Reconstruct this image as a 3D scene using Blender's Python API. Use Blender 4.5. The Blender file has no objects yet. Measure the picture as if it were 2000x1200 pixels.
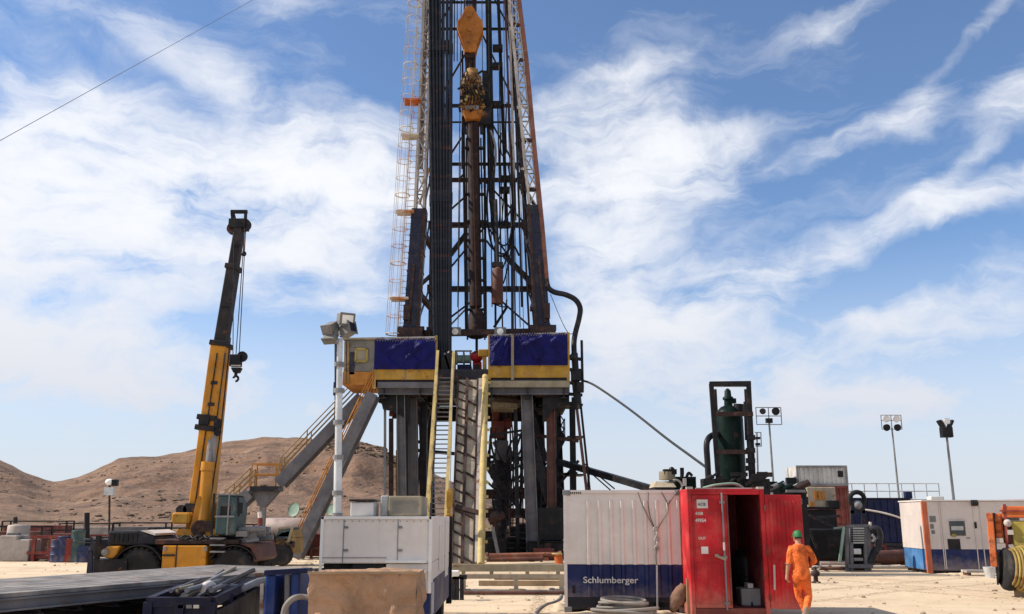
import bpy, bmesh, math, random
from mathutils import Vector, Matrix, Quaternion, noise
random.seed(7)
SC = bpy.context.scene
COL = SC.collection
V = Vector
# ------------------------------------------------------------------ camera geometry used to place things
FPX, TILT, CAMH = 1800.0, math.radians(12.8), 2.03
CT, ST = math.cos(TILT), math.sin(TILT)
def P(px, py, Y):
    """world point seen at photo pixel (px,py) when it stands Y metres ahead"""
    x = (px-1000)/FPX; y = (600-py)/FPX
    k = Y/(CT-y*ST)
    return V((x*k, Y, CAMH+(ST+y*CT)*k))
def PZ(px, z, Y):
    r = (z-CAMH)/Y
    y = (r*CT-ST)/(CT+r*ST)
    return V(((px-1000)/FPX*Y/(CT-y*ST), Y, z))
def GR(px, py):
    """ground point (z=0) seen at the pixel"""
    y = (600-py)/FPX
    Y = -CAMH*(CT-y*ST)/(ST+y*CT)
    return P(px, py, Y)
# ------------------------------------------------------------------ materials
class NT:
    def __init__(s, mat):
        s.t = mat.node_tree; s.n = s.t.nodes; s.l = s.t.links
    def node(s, typ, **kw):
        n = s.n.new(typ)
        for k, v in kw.items():
            if k == 'inp':
                for i, x in v.items(): 
                    if hasattr(x, 'is_linked') or isinstance(x, bpy.types.NodeSocket): s.l.new(x, n.inputs[i])
                    else: n.inputs[i].default_value = x
            else: setattr(n, k, v)
        return n
    def math(s, op, a, b=0.0, c=None, clamp=False):
        n = s.node('ShaderNodeMath', operation=op, use_clamp=clamp)
        for i, x in enumerate((a, b) if c is None else (a, b, c)):
            if isinstance(x, bpy.types.NodeSocket): s.l.new(x, n.inputs[i])
            else: n.inputs[i].default_value = x
        return n.outputs[0]
    def mix(s, f, a, b, blend='MIX'):
        n = s.node('ShaderNodeMix', data_type='RGBA', blend_type=blend)
        for i, x in ((0, f), (6, a), (7, b)):
            if isinstance(x, bpy.types.NodeSocket): s.l.new(x, n.inputs[i])
            else: n.inputs[i].default_value = x
        return n.outputs[2]
    def noise(s, vec, scale, detail=5, rough=.55, dist=0):
        n = s.node('ShaderNodeTexNoise')
        n.inputs['Scale'].default_value = scale; n.inputs['Detail'].default_value = detail
        n.inputs['Roughness'].default_value = rough; n.inputs['Distortion'].default_value = dist
        if vec is not None: s.l.new(vec, n.inputs['Vector'])
        return n.outputs[0]
    def rng(s, x, a, b, c=0.0, d=1.0, smooth=True):
        n = s.node('ShaderNodeMapRange')
        if smooth: n.interpolation_type = 'SMOOTHSTEP'
        s.l.new(x, n.inputs[0])
        for i, v in enumerate((a, b, c, d)): n.inputs[1+i].default_value = v
        return n.outputs[0]
def newmat(name):
    m = bpy.data.materials.new(name); m.use_nodes = True
    t = NT(m); b = t.n['Principled BSDF']
    return m, t, b
def rgb(c, k=1): return (c[0]*k, c[1]*k, c[2]*k, 1)
def objvec(t, scale=(1, 1, 1)):
    tc = t.node('ShaderNodeTexCoord')
    mp = t.node('ShaderNodeMapping'); mp.inputs['Scale'].default_value = scale
    t.l.new(tc.outputs['Object'], mp.inputs[0])
    return mp.outputs[0]
def paint(name, col, rough=.5, metal=0.0, var=.3, rust=0.0, streak=.25, scale=1.2, bump=.15, dust=.15, rustcol=(.13, .045, .02), dustcol=(.42, .33, .24), rustscale=3.0, spec=.22, splash=0):
    m, t, b = newmat(name)
    v = objvec(t)
    n1 = t.noise(v, scale, 6, .6)
    base = t.mix(t.rng(n1, .3, .7), rgb(col, 1-var), rgb(col, 1+var*.6))
    vs = objvec(t, (5, 5, .35))
    n2 = t.noise(vs, 1.6, 5, .6)
    base = t.mix(t.math('MULTIPLY', t.rng(n2, .5, .75), streak), base, rgb(col, .45))
    if dust:
        n4 = t.noise(v, 2.3, 7, .65)
        base = t.mix(t.math('MULTIPLY', t.rng(n4, .45, .72), dust), base, rgb(dustcol))
    if splash:      # dust thrown up on the lowest half metre
        sz = t.node('ShaderNodeSeparateXYZ'); t.l.new(v, sz.inputs[0])
        hz = t.math('ADD', sz.outputs[2], t.math('MULTIPLY', t.noise(v, 4, 6, .7), -.9))
        base = t.mix(t.math('MULTIPLY', t.rng(hz, .25, -.35), splash), base, rgb(dustcol))
    if rust:
        n3 = t.noise(v, rustscale, 8, .7, .4)
        f = t.rng(n3, .62-.22*rust, .70-.2*rust)
        n5 = t.noise(v, 14, 3)
        rc = t.mix(n5, rgb(rustcol, .6), rgb(rustcol, 1.7))
        base = t.mix(t.math('MULTIPLY', f, min(1, .55+rust)), base, rc)
    b.inputs['Specular IOR Level'].default_value = spec
    t.l.new(base, b.inputs['Base Color'])
    b.inputs['Metallic'].default_value = metal
    rr = t.rng(n1, .2, .8, max(.05, rough-.12), min(1, rough+.15))
    t.l.new(rr, b.inputs['Roughness'])
    if bump:
        bp = t.node('ShaderNodeBump'); bp.inputs['Strength'].default_value = bump; bp.inputs['Distance'].default_value = .02
        t.l.new(t.noise(v, 9, 4), bp.inputs['Height']); t.l.new(bp.outputs[0], b.inputs['Normal'])
    return m
def cloth(name, col, scale=6, amt=.02, rough=.8, var=.25, strength=.6, spec=.3):
    m, t, b = newmat(name)
    v = objvec(t)
    n1 = t.noise(v, scale*.5, 6, .6, .6)
    t.l.new(t.mix(t.rng(n1, .3, .7), rgb(col, 1-var), rgb(col, 1+var)), b.inputs['Base Color'])
    b.inputs['Roughness'].default_value = rough; b.inputs['Specular IOR Level'].default_value = spec
    bp = t.node('ShaderNodeBump'); bp.inputs['Strength'].default_value = strength; bp.inputs['Distance'].default_value = amt
    t.l.new(t.noise(v, scale, 5, .55, .8), bp.inputs['Height']); t.l.new(bp.outputs[0], b.inputs['Normal'])
    return m
M = {}
def mats():
    p = paint
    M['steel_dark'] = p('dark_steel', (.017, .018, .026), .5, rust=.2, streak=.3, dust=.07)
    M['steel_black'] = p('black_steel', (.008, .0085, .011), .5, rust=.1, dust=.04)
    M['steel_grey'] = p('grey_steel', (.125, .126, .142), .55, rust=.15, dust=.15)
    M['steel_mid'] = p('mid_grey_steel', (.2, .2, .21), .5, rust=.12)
    M['beam_rust'] = p('rusty_beam', (.038, .022, .021), .7, rust=.4, dust=.08, rustcol=(.085, .038, .026))
    M['navy_leg'] = p('navy_leg_paint', (.017, .02, .042), .45, rust=.16, dust=.08, rustcol=(.07, .032, .024))
    M['lattice_white'] = p('weathered_white', (.42, .385, .355), .6, rust=.3, dust=.2)
    M['ladder_white'] = p('ladder_pale', (.58, .53, .47), .6, rust=.45, rustcol=(.42, .17, .06), rustscale=.5, dust=.2)
    M['pipe_drill'] = p('drill_pipe_steel', (.014, .016, .024), .38, rust=.12, streak=.5, dust=.04)
    M['orange_block'] = p('orange_block_paint', (.48, .17, .028), .55, rust=.25, dust=.1)
    M['topdrive'] = p('top_drive_paint', (.30, .16, .045), .6, rust=.6, dust=.25, rustcol=(.08, .04, .025))
    M['rust_tube'] = p('rusty_tube', (.026, .016, .016), .75, rust=.28, dust=.05, rustcol=(.085, .032, .02))
    M['red_pipe'] = p('red_oxide_pipe', (.20, .080, .055), .6, rust=.2, dust=.2)
    M['hose'] = p('black_hose', (.012, .012, .016), .5, dust=.1, bump=.05)
    M['tarp'] = cloth('blue_tarpaulin', (.0055, .006, .085), 2.2, .2, .5, .3, 1.0, spec=.14)
    M['yellow_rig'] = p('rig_yellow', (.40, .225, .03), .55, rust=.2, dust=.2)
    M['yellow_rail'] = p('pale_yellow_rail', (.46, .35, .14), .65, rust=.25, dust=.3)
    M['yellow_dull'] = p('dull_yellow', (.28, .18, .06), .6, rust=.3, dust=.2)
    M['doghouse'] = p('doghouse_grey', (.15, .145, .13), .6, rust=.2, dust=.15)
    M['orange_low'] = p('doghouse_orange', (.42, .17, .03), .6, rust=.2)
    M['brown_col'] = p('brown_column', (.10, .042, .035), .6, rust=.3, dust=.1)
    M['ramp_tan'] = p('ramp_tan', (.36, .30, .225), .75, rust=.15, streak=.45, dust=.3)
    M['crane_yellow'] = p('crane_yellow', (.50, .215, .018), .45, rust=.08, dust=.1, scale=.8)
    M['boom_dark'] = p('boom_inner_dark', (.020, .017, .018), .5, rust=.12, dust=.06)
    M['rubber'] = p('tyre_rubber', (.018, .018, .020), .8, dust=.25, streak=0, bump=.3, dustcol=(.2, .16, .12))
    M['glass'] = p('dark_glass', (.02, .03, .036), .06, dust=.10, streak=0, bump=0, spec=.6)
    M['white'] = p('white_paint', (.74, .72, .69), .45, rust=.04, streak=.12, var=.08, dust=.12)
    M['white_worn'] = p('worn_white_paint', (.69, .625, .575), .5, rust=.0, streak=.14, var=.10, dust=.2)
    M['navy'] = p('navy_band_paint', (.009, .018, .085), .5, rust=.06, var=.35, dust=.06, splash=.35)
    M['navy_bright'] = p('blue_panel_paint', (.02, .055, .22), .4, rust=.08, dust=.10)
    M['tank_navy'] = p('tank_navy', (.007, .012, .055), .5, rust=.08, dust=.04)
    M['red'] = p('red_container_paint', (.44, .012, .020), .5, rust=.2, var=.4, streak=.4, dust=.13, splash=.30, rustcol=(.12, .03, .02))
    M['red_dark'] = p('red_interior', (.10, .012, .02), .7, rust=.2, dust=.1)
    M['orange_stripe'] = p('orange_red_stripe', (.5, .13, .06), .5, dust=.15)
    M['orange_mach'] = p('orange_machine', (.50, .115, .03), .6, rust=.32, dust=.2)
    M['olive'] = p('olive_panel', (.34, .27, .06), .6, rust=.25, dust=.2)
    M['green_tank'] = p('dark_green_tank', (.003, .013, .0105), .45, rust=.06, dust=.01, spec=.10)
    M['green_pale'] = p('pale_green', (.2, .3, .24), .6, dust=.2)
    M['oxide'] = p('red_oxide', (.16, .04, .034), .6, rust=.25, dust=.15)
    M['red_frame'] = p('red_frame', (.20, .035, .028), .6, rust=.3, dust=.2)
    M['blue_end_lit'] = p('sunlit_blue', (.05, .16, .36), .5, dust=.1)  # cabin end's blue lightened to carry the sunlight falling on it
    M['basket_navy'] = p('basket_navy', (.004, .006, .028), .55, rust=.1, dust=.05)
    M['cabin_white'] = p('cabin_white', (.55, .49, .46), .5, dust=.2, var=.1, streak=.15)
    M['teal'] = p('teal_hood', (.045, .085, .09), .5, dust=.3)
    M['galv'] = p('galvanised', (.55, .57, .58), .4, metal=.3, rust=.05, dust=.15)
    M['grey_box'] = p('grey_box', (.45, .45, .44), .55, dust=.2)
    M['khaki_box'] = p('khaki_box', (.27, .235, .165), .65, rust=.1, dust=.2)
    M['deck'] = p('deck_grey', (.19, .18, .175), .7, var=.5, scale=2.5, rust=.25, streak=.3, dust=.35)
    M['canvas'] = cloth('tan_canvas', (.34, .205, .125), 3.2, .14, .9, .28, .9)
    M['coverall'] = cloth('orange_coverall', (.66, .135, .03), 11, .05, .9, .45, 1.0)
    M['hat'] = p('green_hat', (.02, .15, .055), .5, dust=.1, streak=0)
    M['skin'] = p('skin', (.42, .22, .14), .5, streak=0, dust=0, var=.1, bump=.05)
    M['boot'] = p('dusty_boot', (.25, .21, .17), .8, dust=.5, streak=0)
    M['cable_black'] = p('cable_black', (.02, .022, .026), .6, dust=.05, streak=0)
    M['rope'] = p('wire_rope', (.16, .14, .12), .6, dust=.3, streak=0)
    M['coil'] = p('grey_coil', (.24, .22, .20), .7, dust=.4, streak=0)
    M['wood'] = p('wood_timber', (.33, .23, .14), .8, dust=.3)
    M['lampglass'] = p('lamp_glass', (.8, .8, .78), .15, dust=.05, streak=0, bump=0)
    M['lamp_grey'] = p('lamp_housing', (.16, .16, .155), .5, dust=.15)
    M['pink_tank'] = p('pale_tank', (.34, .27, .25), .5, rust=.1, dust=.25)
    M['letter'] = p('letter_white', (.60, .58, .54), .6, dust=.35, streak=.3, bump=0, rust=.12, rustcol=(.25, .2, .18), rustscale=14)
    M['letter_dark'] = p('letter_dark', (.07, .04, .16), .5, dust=.1, streak=0, bump=0)
    M['sack'] = cloth('brown_sacking', (.16, .09, .06), 8, .05, .9)
    M['concrete'] = p('concrete_grey', (.38, .34, .31), .85, dust=.3)
    M['blue_drum'] = p('blue_drum', (.03, .04, .11), .5, dust=.3)
mats()
# ------------------------------------------------------------------ mesh builder
OFF = {}
class MB:
    def __init__(s): s.bm = bmesh.new()
    def _box(s, mtx):
        r = bmesh.ops.create_cube(s.bm, size=1, matrix=mtx); return r['verts']
    def box(s, c, size, rot=None):
        m = Matrix.Translation(V(c))
        if rot is not None: m = m @ (rot.to_4x4() if hasattr(rot, 'to_4x4') else Matrix.Rotation(rot, 4, 'Z'))
        s._box(m @ Matrix.Diagonal((size[0], size[1], size[2], 1))); return s
    def mm(s, a, b):
        a = V(a); b = V(b); return s.box((a+b)/2, [abs(b[i]-a[i]) for i in range(3)])
    def beam(s, p0, p1, w, h=None, up=(0, 1, 0)):
        """rectangular bar: h measured along 'up', w across"""
        p0 = V(p0); p1 = V(p1); h = w if h is None else h
        d = p1-p0; L = d.length
        if L < 1e-6: return s
        z = d/L; u = V(up); u = u-z*u.dot(z)
        if u.length < 1e-4: u = V((1, 0, 0))-z*z.x
        u.normalize(); x = u.cross(z)
        m = Matrix((x, u, z)).transposed().to_4x4(); m.translation = (p0+p1)/2
        s._box(m @ Matrix.Diagonal((w, h, L, 1))); return s
    def ibeam(s, p0, p1, w, h, t=.03, up=(0, 0, 1)):
        p0 = V(p0); p1 = V(p1); z = (p1-p0).normalized(); u = V(up); u = (u-z*u.dot(z)).normalized()
        s.beam(p0+u*(h/2-t/2), p1+u*(h/2-t/2), w, t, up); s.beam(p0-u*(h/2-t/2), p1-u*(h/2-t/2), w, t, up)
        s.beam(p0, p1, t, h-2*t-.002, up); return s
    def tube(s, p0, p1, r, seg=10, r2=None, caps=True):
        p0 = V(p0); p1 = V(p1); d = p1-p0
        if d.length < 1e-6: return s
        m = d.to_track_quat('Z', 'Y').to_matrix().to_4x4(); m.translation = (p0+p1)/2
        bmesh.ops.create_cone(s.bm, cap_ends=caps, cap_tris=False, segments=seg, radius1=r, radius2=r if r2 is None else r2, depth=d.length, matrix=m)
        return s
    def path(s, pts, r, seg=8, smooth=0, closed=False):
        pts = [V(p) for p in pts]
        if smooth: pts = catmull(pts, smooth)
        rad = r if callable(r) else (lambda t: r)
        rings = []; n = len(pts); u = None
        for i, p in enumerate(pts):
            t = (pts[min(i+1, n-1)]-pts[max(i-1, 0)]).normalized()
            if u is None:
                u = V((0, 0, 1)) if abs(t.z) < .9 else V((1, 0, 0))
            u = u-t*u.dot(t)
            if u.length < 1e-5: u = t.orthogonal()
            u.normalize(); w = t.cross(u); rr = rad(i/max(1, n-1))
            rings.append([s.bm.verts.new(p+(u*math.cos(a)+w*math.sin(a))*rr) for a in [k*2*math.pi/seg for k in range(seg)]])
        for a, b in zip(rings, rings[1:]):
            for k in range(seg): s.bm.faces.new((a[k], a[(k+1) % seg], b[(k+1) % seg], b[k]))
        s.bm.faces.new(rings[0][::-1]); s.bm.faces.new(rings[-1]); return s
    def torus(s, c, axis, R, r, seg=32, rs=8, a0=0, a1=2*math.pi):
        c = V(c); ax = V(axis).normalized(); u = ax.orthogonal().normalized(); w = ax.cross(u)
        full = abs(a1-a0-2*math.pi) < 1e-6; N = seg if full else seg+1; rings = []
        for i in range(N):
            a = a0+(a1-a0)*i/seg; d = u*math.cos(a)+w*math.sin(a)
            rings.append([s.bm.verts.new(c+d*(R+r*math.cos(b))+ax*r*math.sin(b)) for b in [k*2*math.pi/rs for k in range(rs)]])
        for i in range(N if full else N-1):
            a = rings[i]; b = rings[(i+1) % N]
            for k in range(rs): s.bm.faces.new((a[k], b[k], b[(k+1) % rs], a[(k+1) % rs]))
        return s
    def lathe(s, prof, o, axis=(0, 0, 1), seg=24):
        o = V(o); ax = V(axis).normalized(); u = ax.orthogonal().normalized(); w = ax.cross(u); rings = []
        for r, z in prof:
            rings.append([s.bm.verts.new(o+ax*z+(u*math.cos(a)+w*math.sin(a))*max(r, 1e-4)) for a in [k*2*math.pi/seg for k in range(seg)]])
        for a, b in zip(rings, rings[1:]):
            for k in range(seg): s.bm.faces.new((a[k], a[(k+1) % seg], b[(k+1) % seg], b[k]))
        s.bm.faces.new(rings[0][::-1]); s.bm.faces.new(rings[-1]); return s
    def prism(s, pts, ext):
        """pts: 3D polygon; ext: extrusion vector"""
        e = V(ext); a = [s.bm.verts.new(V(p)) for p in pts]; b = [s.bm.verts.new(V(p)+e) for p in pts]; n = len(a)
        s.bm.faces.new(a); s.bm.faces.new(b[::-1])
        for i in range(n): s.bm.faces.new((a[i], b[i], b[(i+1) % n], a[(i+1) % n]))
        return s
    def grid(s, f, nu, nv):
        vs = [[s.bm.verts.new(V(f(i/nu, j/nv))) for i in range(nu+1)] for j in range(nv+1)]
        for j in range(nv):
            for i in range(nu): s.bm.faces.new((vs[j][i], vs[j][i+1], vs[j+1][i+1], vs[j+1][i]))
        return s
    def sphere(s, c, r, seg=14, sc=(1, 1, 1)):
        bmesh.ops.create_uvsphere(s.bm, u_segments=seg, v_segments=max(6, seg//2), radius=r, matrix=Matrix.Translation(V(c)) @ Matrix.Diagonal((*sc, 1))); return s
    def build(s, name, mat, parent=None, origin=None, label=None, cat=None, group=None, kind=None, smooth=False, bevel=0, fixn=True):
        if fixn: bmesh.ops.recalc_face_normals(s.bm, faces=s.bm.faces[:])
        off = OFF.get(parent.name, V((0, 0, 0))) if parent else (V(origin) if origin is not None else V((0, 0, 0)))
        if off.length: bmesh.ops.translate(s.bm, verts=s.bm.verts[:], vec=-off)
        if smooth:
            for f in s.bm.faces: f.smooth = True
            for e in s.bm.edges:
                if len(e.link_faces) == 2 and e.calc_face_angle(0) > 1.1: e.smooth = False
        me = bpy.data.meshes.new(name); s.bm.to_mesh(me); s.bm.free()
        o = bpy.data.objects.new(name, me); COL.objects.link(o)
        me.materials.append(M[mat] if isinstance(mat, str) else mat)
        if parent: o.parent = parent
        else: o.location = off
        OFF[o.name] = off
        if bevel:
            b = o.modifiers.new('Bevel', 'BEVEL'); b.width = bevel; b.segments = 2; b.limit_method = 'ANGLE'
        tag(o, label, cat, group, kind)
        return o
def catmull(pts, k):
    out = []; n = len(pts)
    for i in range(n-1):
        p0, p1, p2, p3 = pts[max(i-1, 0)], pts[i], pts[i+1], pts[min(i+2, n-1)]
        for j in range(k):
            t = j/k
            out.append(.5*((2*p1)+(p2-p0)*t+(2*p0-5*p1+4*p2-p3)*t*t+(3*p1-p0-3*p2+p3)*t**3))
    out.append(pts[-1]); return out
def tag(o, label=None, cat=None, group=None, kind=None):
    if label: o['label'] = label
    if cat: o['category'] = cat
    if group: o['group'] = group
    if kind: o['kind'] = kind
def thing(name, label, cat, loc, group=None):
    o = bpy.data.objects.new(name, None); COL.objects.link(o); o.location = V(loc); o.empty_display_size = .3
    OFF[o.name] = V(loc); tag(o, label, cat, group); return o
def dup(o, loc, label=None):
    r = o.copy(); COL.objects.link(r); r.location = V(loc); OFF[r.name] = V(loc)
    if label: r['label'] = label
    for ch in list(o.children):
        c = ch.copy(); COL.objects.link(c); c.parent = r
        for g in list(ch.children):
            d = g.copy(); COL.objects.link(d); d.parent = c
    return r
def lettering(txt, size, loc, mat, parent, rot=(math.pi/2, 0, 0), bold=.0, sx=1.0, shear=0, name='lettering', ext=.004):
    cu = bpy.data.curves.new('t', 'FONT'); cu.body = txt; cu.size = size; cu.extrude = ext; cu.offset = bold; cu.shear = shear
    t = bpy.data.objects.new('t', cu); me = bpy.data.meshes.new_from_object(t)
    me.name = name
    for v in me.vertices: v.co.x *= sx
    R = Matrix.Translation(V(loc)) @ Quaternion((1, 0, 0), rot[0]).to_matrix().to_4x4() if rot[2] == 0 else Matrix.Translation(V(loc)) @ Matrix.Rotation(rot[2], 4, 'Z') @ Matrix.Rotation(rot[0], 4, 'X')
    me.transform(Matrix.Translation(-OFF.get(parent.name, V((0, 0, 0)))) @ R)
    me.materials.clear(); me.materials.append(M[mat])
    o = bpy.data.objects.new(name, me); COL.objects.link(o); o.parent = parent; OFF[o.name] = OFF.get(parent.name, V((0, 0, 0)))
    bpy.data.objects.remove(t); bpy.data.curves.remove(cu)
    return o
# ------------------------------------------------------------------ sun, sky
SUND = V((-0.745, 0.055, 0.665)).normalized()
def make_sky():
    w = bpy.data.worlds.new('World'); SC.world = w; w.use_nodes = True
    t = NT(w); bg = t.n['Background']
    sky = t.node('ShaderNodeTexSky', sky_type='NISHITA'); sky.sun_disc = False
    el = math.asin(SUND.z); sky.sun_elevation = el; sky.sun_rotation = math.atan2(SUND.x, SUND.y)
    sky.altitude = 900; sky.air_density = 1.0; sky.dust_density = .6; sky.ozone_density = 2.2
    tc = t.node('ShaderNodeTexCoord'); sep = t.node('ShaderNodeSeparateXYZ'); t.l.new(tc.outputs['Generated'], sep.inputs[0])
    az = t.math('ARCTAN2', sep.outputs[0], sep.outputs[1]); ele = t.math('ARCSINE', sep.outputs[2])
    cmb = t.node('ShaderNodeCombineXYZ'); t.l.new(az, cmb.inputs[0]); t.l.new(ele, cmb.inputs[1])
    v = cmb.outputs[0]
    # slow warp so that the cloud edges curl
    def warp(vec, scale, amt, off):
        mp = t.node('ShaderNodeMapping'); mp.inputs['Location'].default_value = off; t.l.new(vec, mp.inputs[0])
        n = t.node('ShaderNodeTexNoise'); n.inputs['Scale'].default_value = scale; n.inputs['Detail'].default_value = 4
        t.l.new(mp.outputs[0], n.inputs[0])
        s = t.node('ShaderNodeVectorMath', operation='SUBTRACT'); t.l.new(n.outputs[1], s.inputs[0]); s.inputs[1].default_value = (.5, .5, .5)
        k = t.node('ShaderNodeVectorMath', operation='SCALE'); t.l.new(s.outputs[0], k.inputs[0]); k.inputs['Scale'].default_value = amt
        a = t.node('ShaderNodeVectorMath', operation='ADD'); t.l.new(vec, a.inputs[0]); t.l.new(k.outputs[0], a.inputs[1])
        return a.outputs[0]
    vw = warp(v, 4.0, .05, (3, 1, 0)); vw = warp(vw, 13.0, .04, (9, 4, 0)); vw = warp(vw, 40.0, .016, (2, 7, 0))
    def ang(px, py):
        d = P(px, py, 100)-V((0, 0, CAMH)); return math.atan2(d.x, d.y), math.asin(d.z/d.length)
    K = 1/1800
    blobs = [  # px, py, half length, half width, tilt, weight : where the cirrus banks hang
        (220, 430, 470, 140, 2, 1.35), (620, 370, 280, 95, 8, 1.05), (0, 600, 200, 150, 0, 1.3), (420, 330, 330, 60, 8, .6), (60, 250, 150, 36, 18, .75), (150, 180, 125, 30, -4, .7),
        (440, 165, 130, 42, -22, .7), (545, 8, 80, 24, 10, .6), (80, 30, 220, 60, 8, .42), (170, 705, 230, 46, 0, 1.2), (300, 790, 330, 60, -4, .9),
        (720, 585, 110, 46, 0, .75), (600, 500, 130, 50, 12, .55), (560, 700, 120, 16, 14, .42), (590, 200, 90, 60, -10, .35),
        (1180, 330, 180, 125, 6, 1.25), (1340, 325, 150, 46, 12, .8), (1200, 158, 130, 22, 15, .7), (1770, 438, 310, 28, 13, 1.1), (1640, 52, 100, 18, 10, .4),
        (1900, 85, 190, 11, 38, .38), (1795, 240, 50, 26, 25, .6), (1890, 320, 130, 14, 33, .5), (1985, 205, 70, 40, 32, .6), (1590, 305, 150, 18, 12, .7),
        (1275, 600, 200, 56, 22, 1.3), (1180, 520, 100, 90, 20, 1.0), (1400, 645, 140, 34, 15, 1.0), (1640, 640, 210, 28, 13, 1.15), (1700, 750, 320, 60, 0, 1.4),
        (1200, 720, 160, 60, 5, .9), (1500, 565, 150, 26, 15, .9), (1000, 905, 1500, 110, 0, .62), (1970, 580, 170, 44, 10, .8), (1300, 820, 330, 60, 0, .5)]
    cov = None
    for (px, py, sx, sy, tl, am) in blobs:
        a, e = ang(px, py)
        mp = t.node('ShaderNodeMapping', vector_type='TEXTURE')
        mp.inputs['Location'].default_value = (a, e, 0); mp.inputs['Rotation'].default_value = (0, 0, math.radians(tl)); mp.inputs['Scale'].default_value = (sx*K*1.3, sy*K*1.35, 1)
        t.l.new(vw, mp.inputs[0])
        sp = t.node('ShaderNodeVectorMath', operation='LENGTH'); t.l.new(mp.outputs[0], sp.inputs[0])
        f = t.rng(sp.outputs['Value'], 0.0, 1.45, am, 0.0)
        cov = f if cov is None else t.math('ADD', cov, f)
    mp = t.node('ShaderNodeMapping'); mp.inputs['Rotation'].default_value = (0, 0, math.radians(-16)); mp.inputs['Scale'].default_value = (5.0, 17.0, 1)
    t.l.new(vw, mp.inputs[0])
    streak = t.noise(mp.outputs[0], 1.0, 9, .62, .5)
    mp2 = t.node('ShaderNodeMapping'); mp2.inputs['Scale'].default_value = (16, 24, 1); t.l.new(vw, mp2.inputs[0])
    puff = t.noise(mp2.outputs[0], 1.0, 7, .6, .2)
    tex = t.math('ADD', t.math('MULTIPLY', t.rng(streak, .3, .72, 0, 1, False), .65), t.math('MULTIPLY', t.rng(puff, .3, .7, 0, 1, False), .35))
    # cloud overhead is plain wisps
    raw = t.math('MULTIPLY', cov, t.math('ADD', .05, t.math('MULTIPLY', t.math('POWER', tex, 1.35), 2.05)))
    raw = t.math('ADD', raw, t.math('MULTIPLY', t.rng(streak, .40, .75), .30))
    raw = t.math('ADD', raw, t.rng(sep.outputs[1], .1, -.35, 0, .75))  # unseen bright cloud bank behind the camera, added as fill light
    xx = t.math('MULTIPLY', t.math('POWER', t.math('MAXIMUM', t.math('SUBTRACT', raw, .03), 0.0), 1.25), 1.3)
    dens = t.math('SUBTRACT', 1.0, t.math('POWER', 2.71828, t.math('MULTIPLY', xx, -1.0)))
    hz = t.rng(ele, .0, .30, .90, 0.03)
    dens = t.math('MAXIMUM', dens, t.math('MULTIPLY', hz, .95))
    SKYMUL = t.mix(1.0, sky.outputs[0], (0.77, 0.92, 1.06, 1), 'MULTIPLY')
    cc = t.mix(t.rng(ele, .0, .35), (4.65, 4.8, 5.3, 1), (6.5, 6.6, 6.85, 1))
    col = t.mix(dens, SKYMUL, cc)
    t.l.new(col, bg.inputs[0]); bg.inputs[1].default_value = .085
make_sky()
sl = bpy.data.lights.new('sun', 'SUN'); sl.energy = 3.7; sl.angle = math.radians(.53); sl.color = (1, .90, .77)
so = bpy.data.objects.new('sun', sl); COL.objects.link(so); so.rotation_euler = SUND.to_track_quat('Z', 'Y').to_euler(); so.location = (-60, 5, 60)
def ico_data():
    b = bmesh.new(); bmesh.ops.create_icosphere(b, subdivisions=1, radius=1); b.verts.index_update()
    r = ([v.co.copy() for v in b.verts], [[v.index for v in f.verts] for f in b.faces]); b.free(); return r
def blob_mesh(name, vs, fs, mat, **kw):
    me = bpy.data.meshes.new(name); me.from_pydata(vs, [], fs); me.materials.append(M[mat])
    o = bpy.data.objects.new(name, me); COL.objects.link(o); OFF[o.name] = V((0, 0, 0)); tag(o, kw.get('label'), kw.get('cat'), kind=kw.get('kind')); return o
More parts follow.
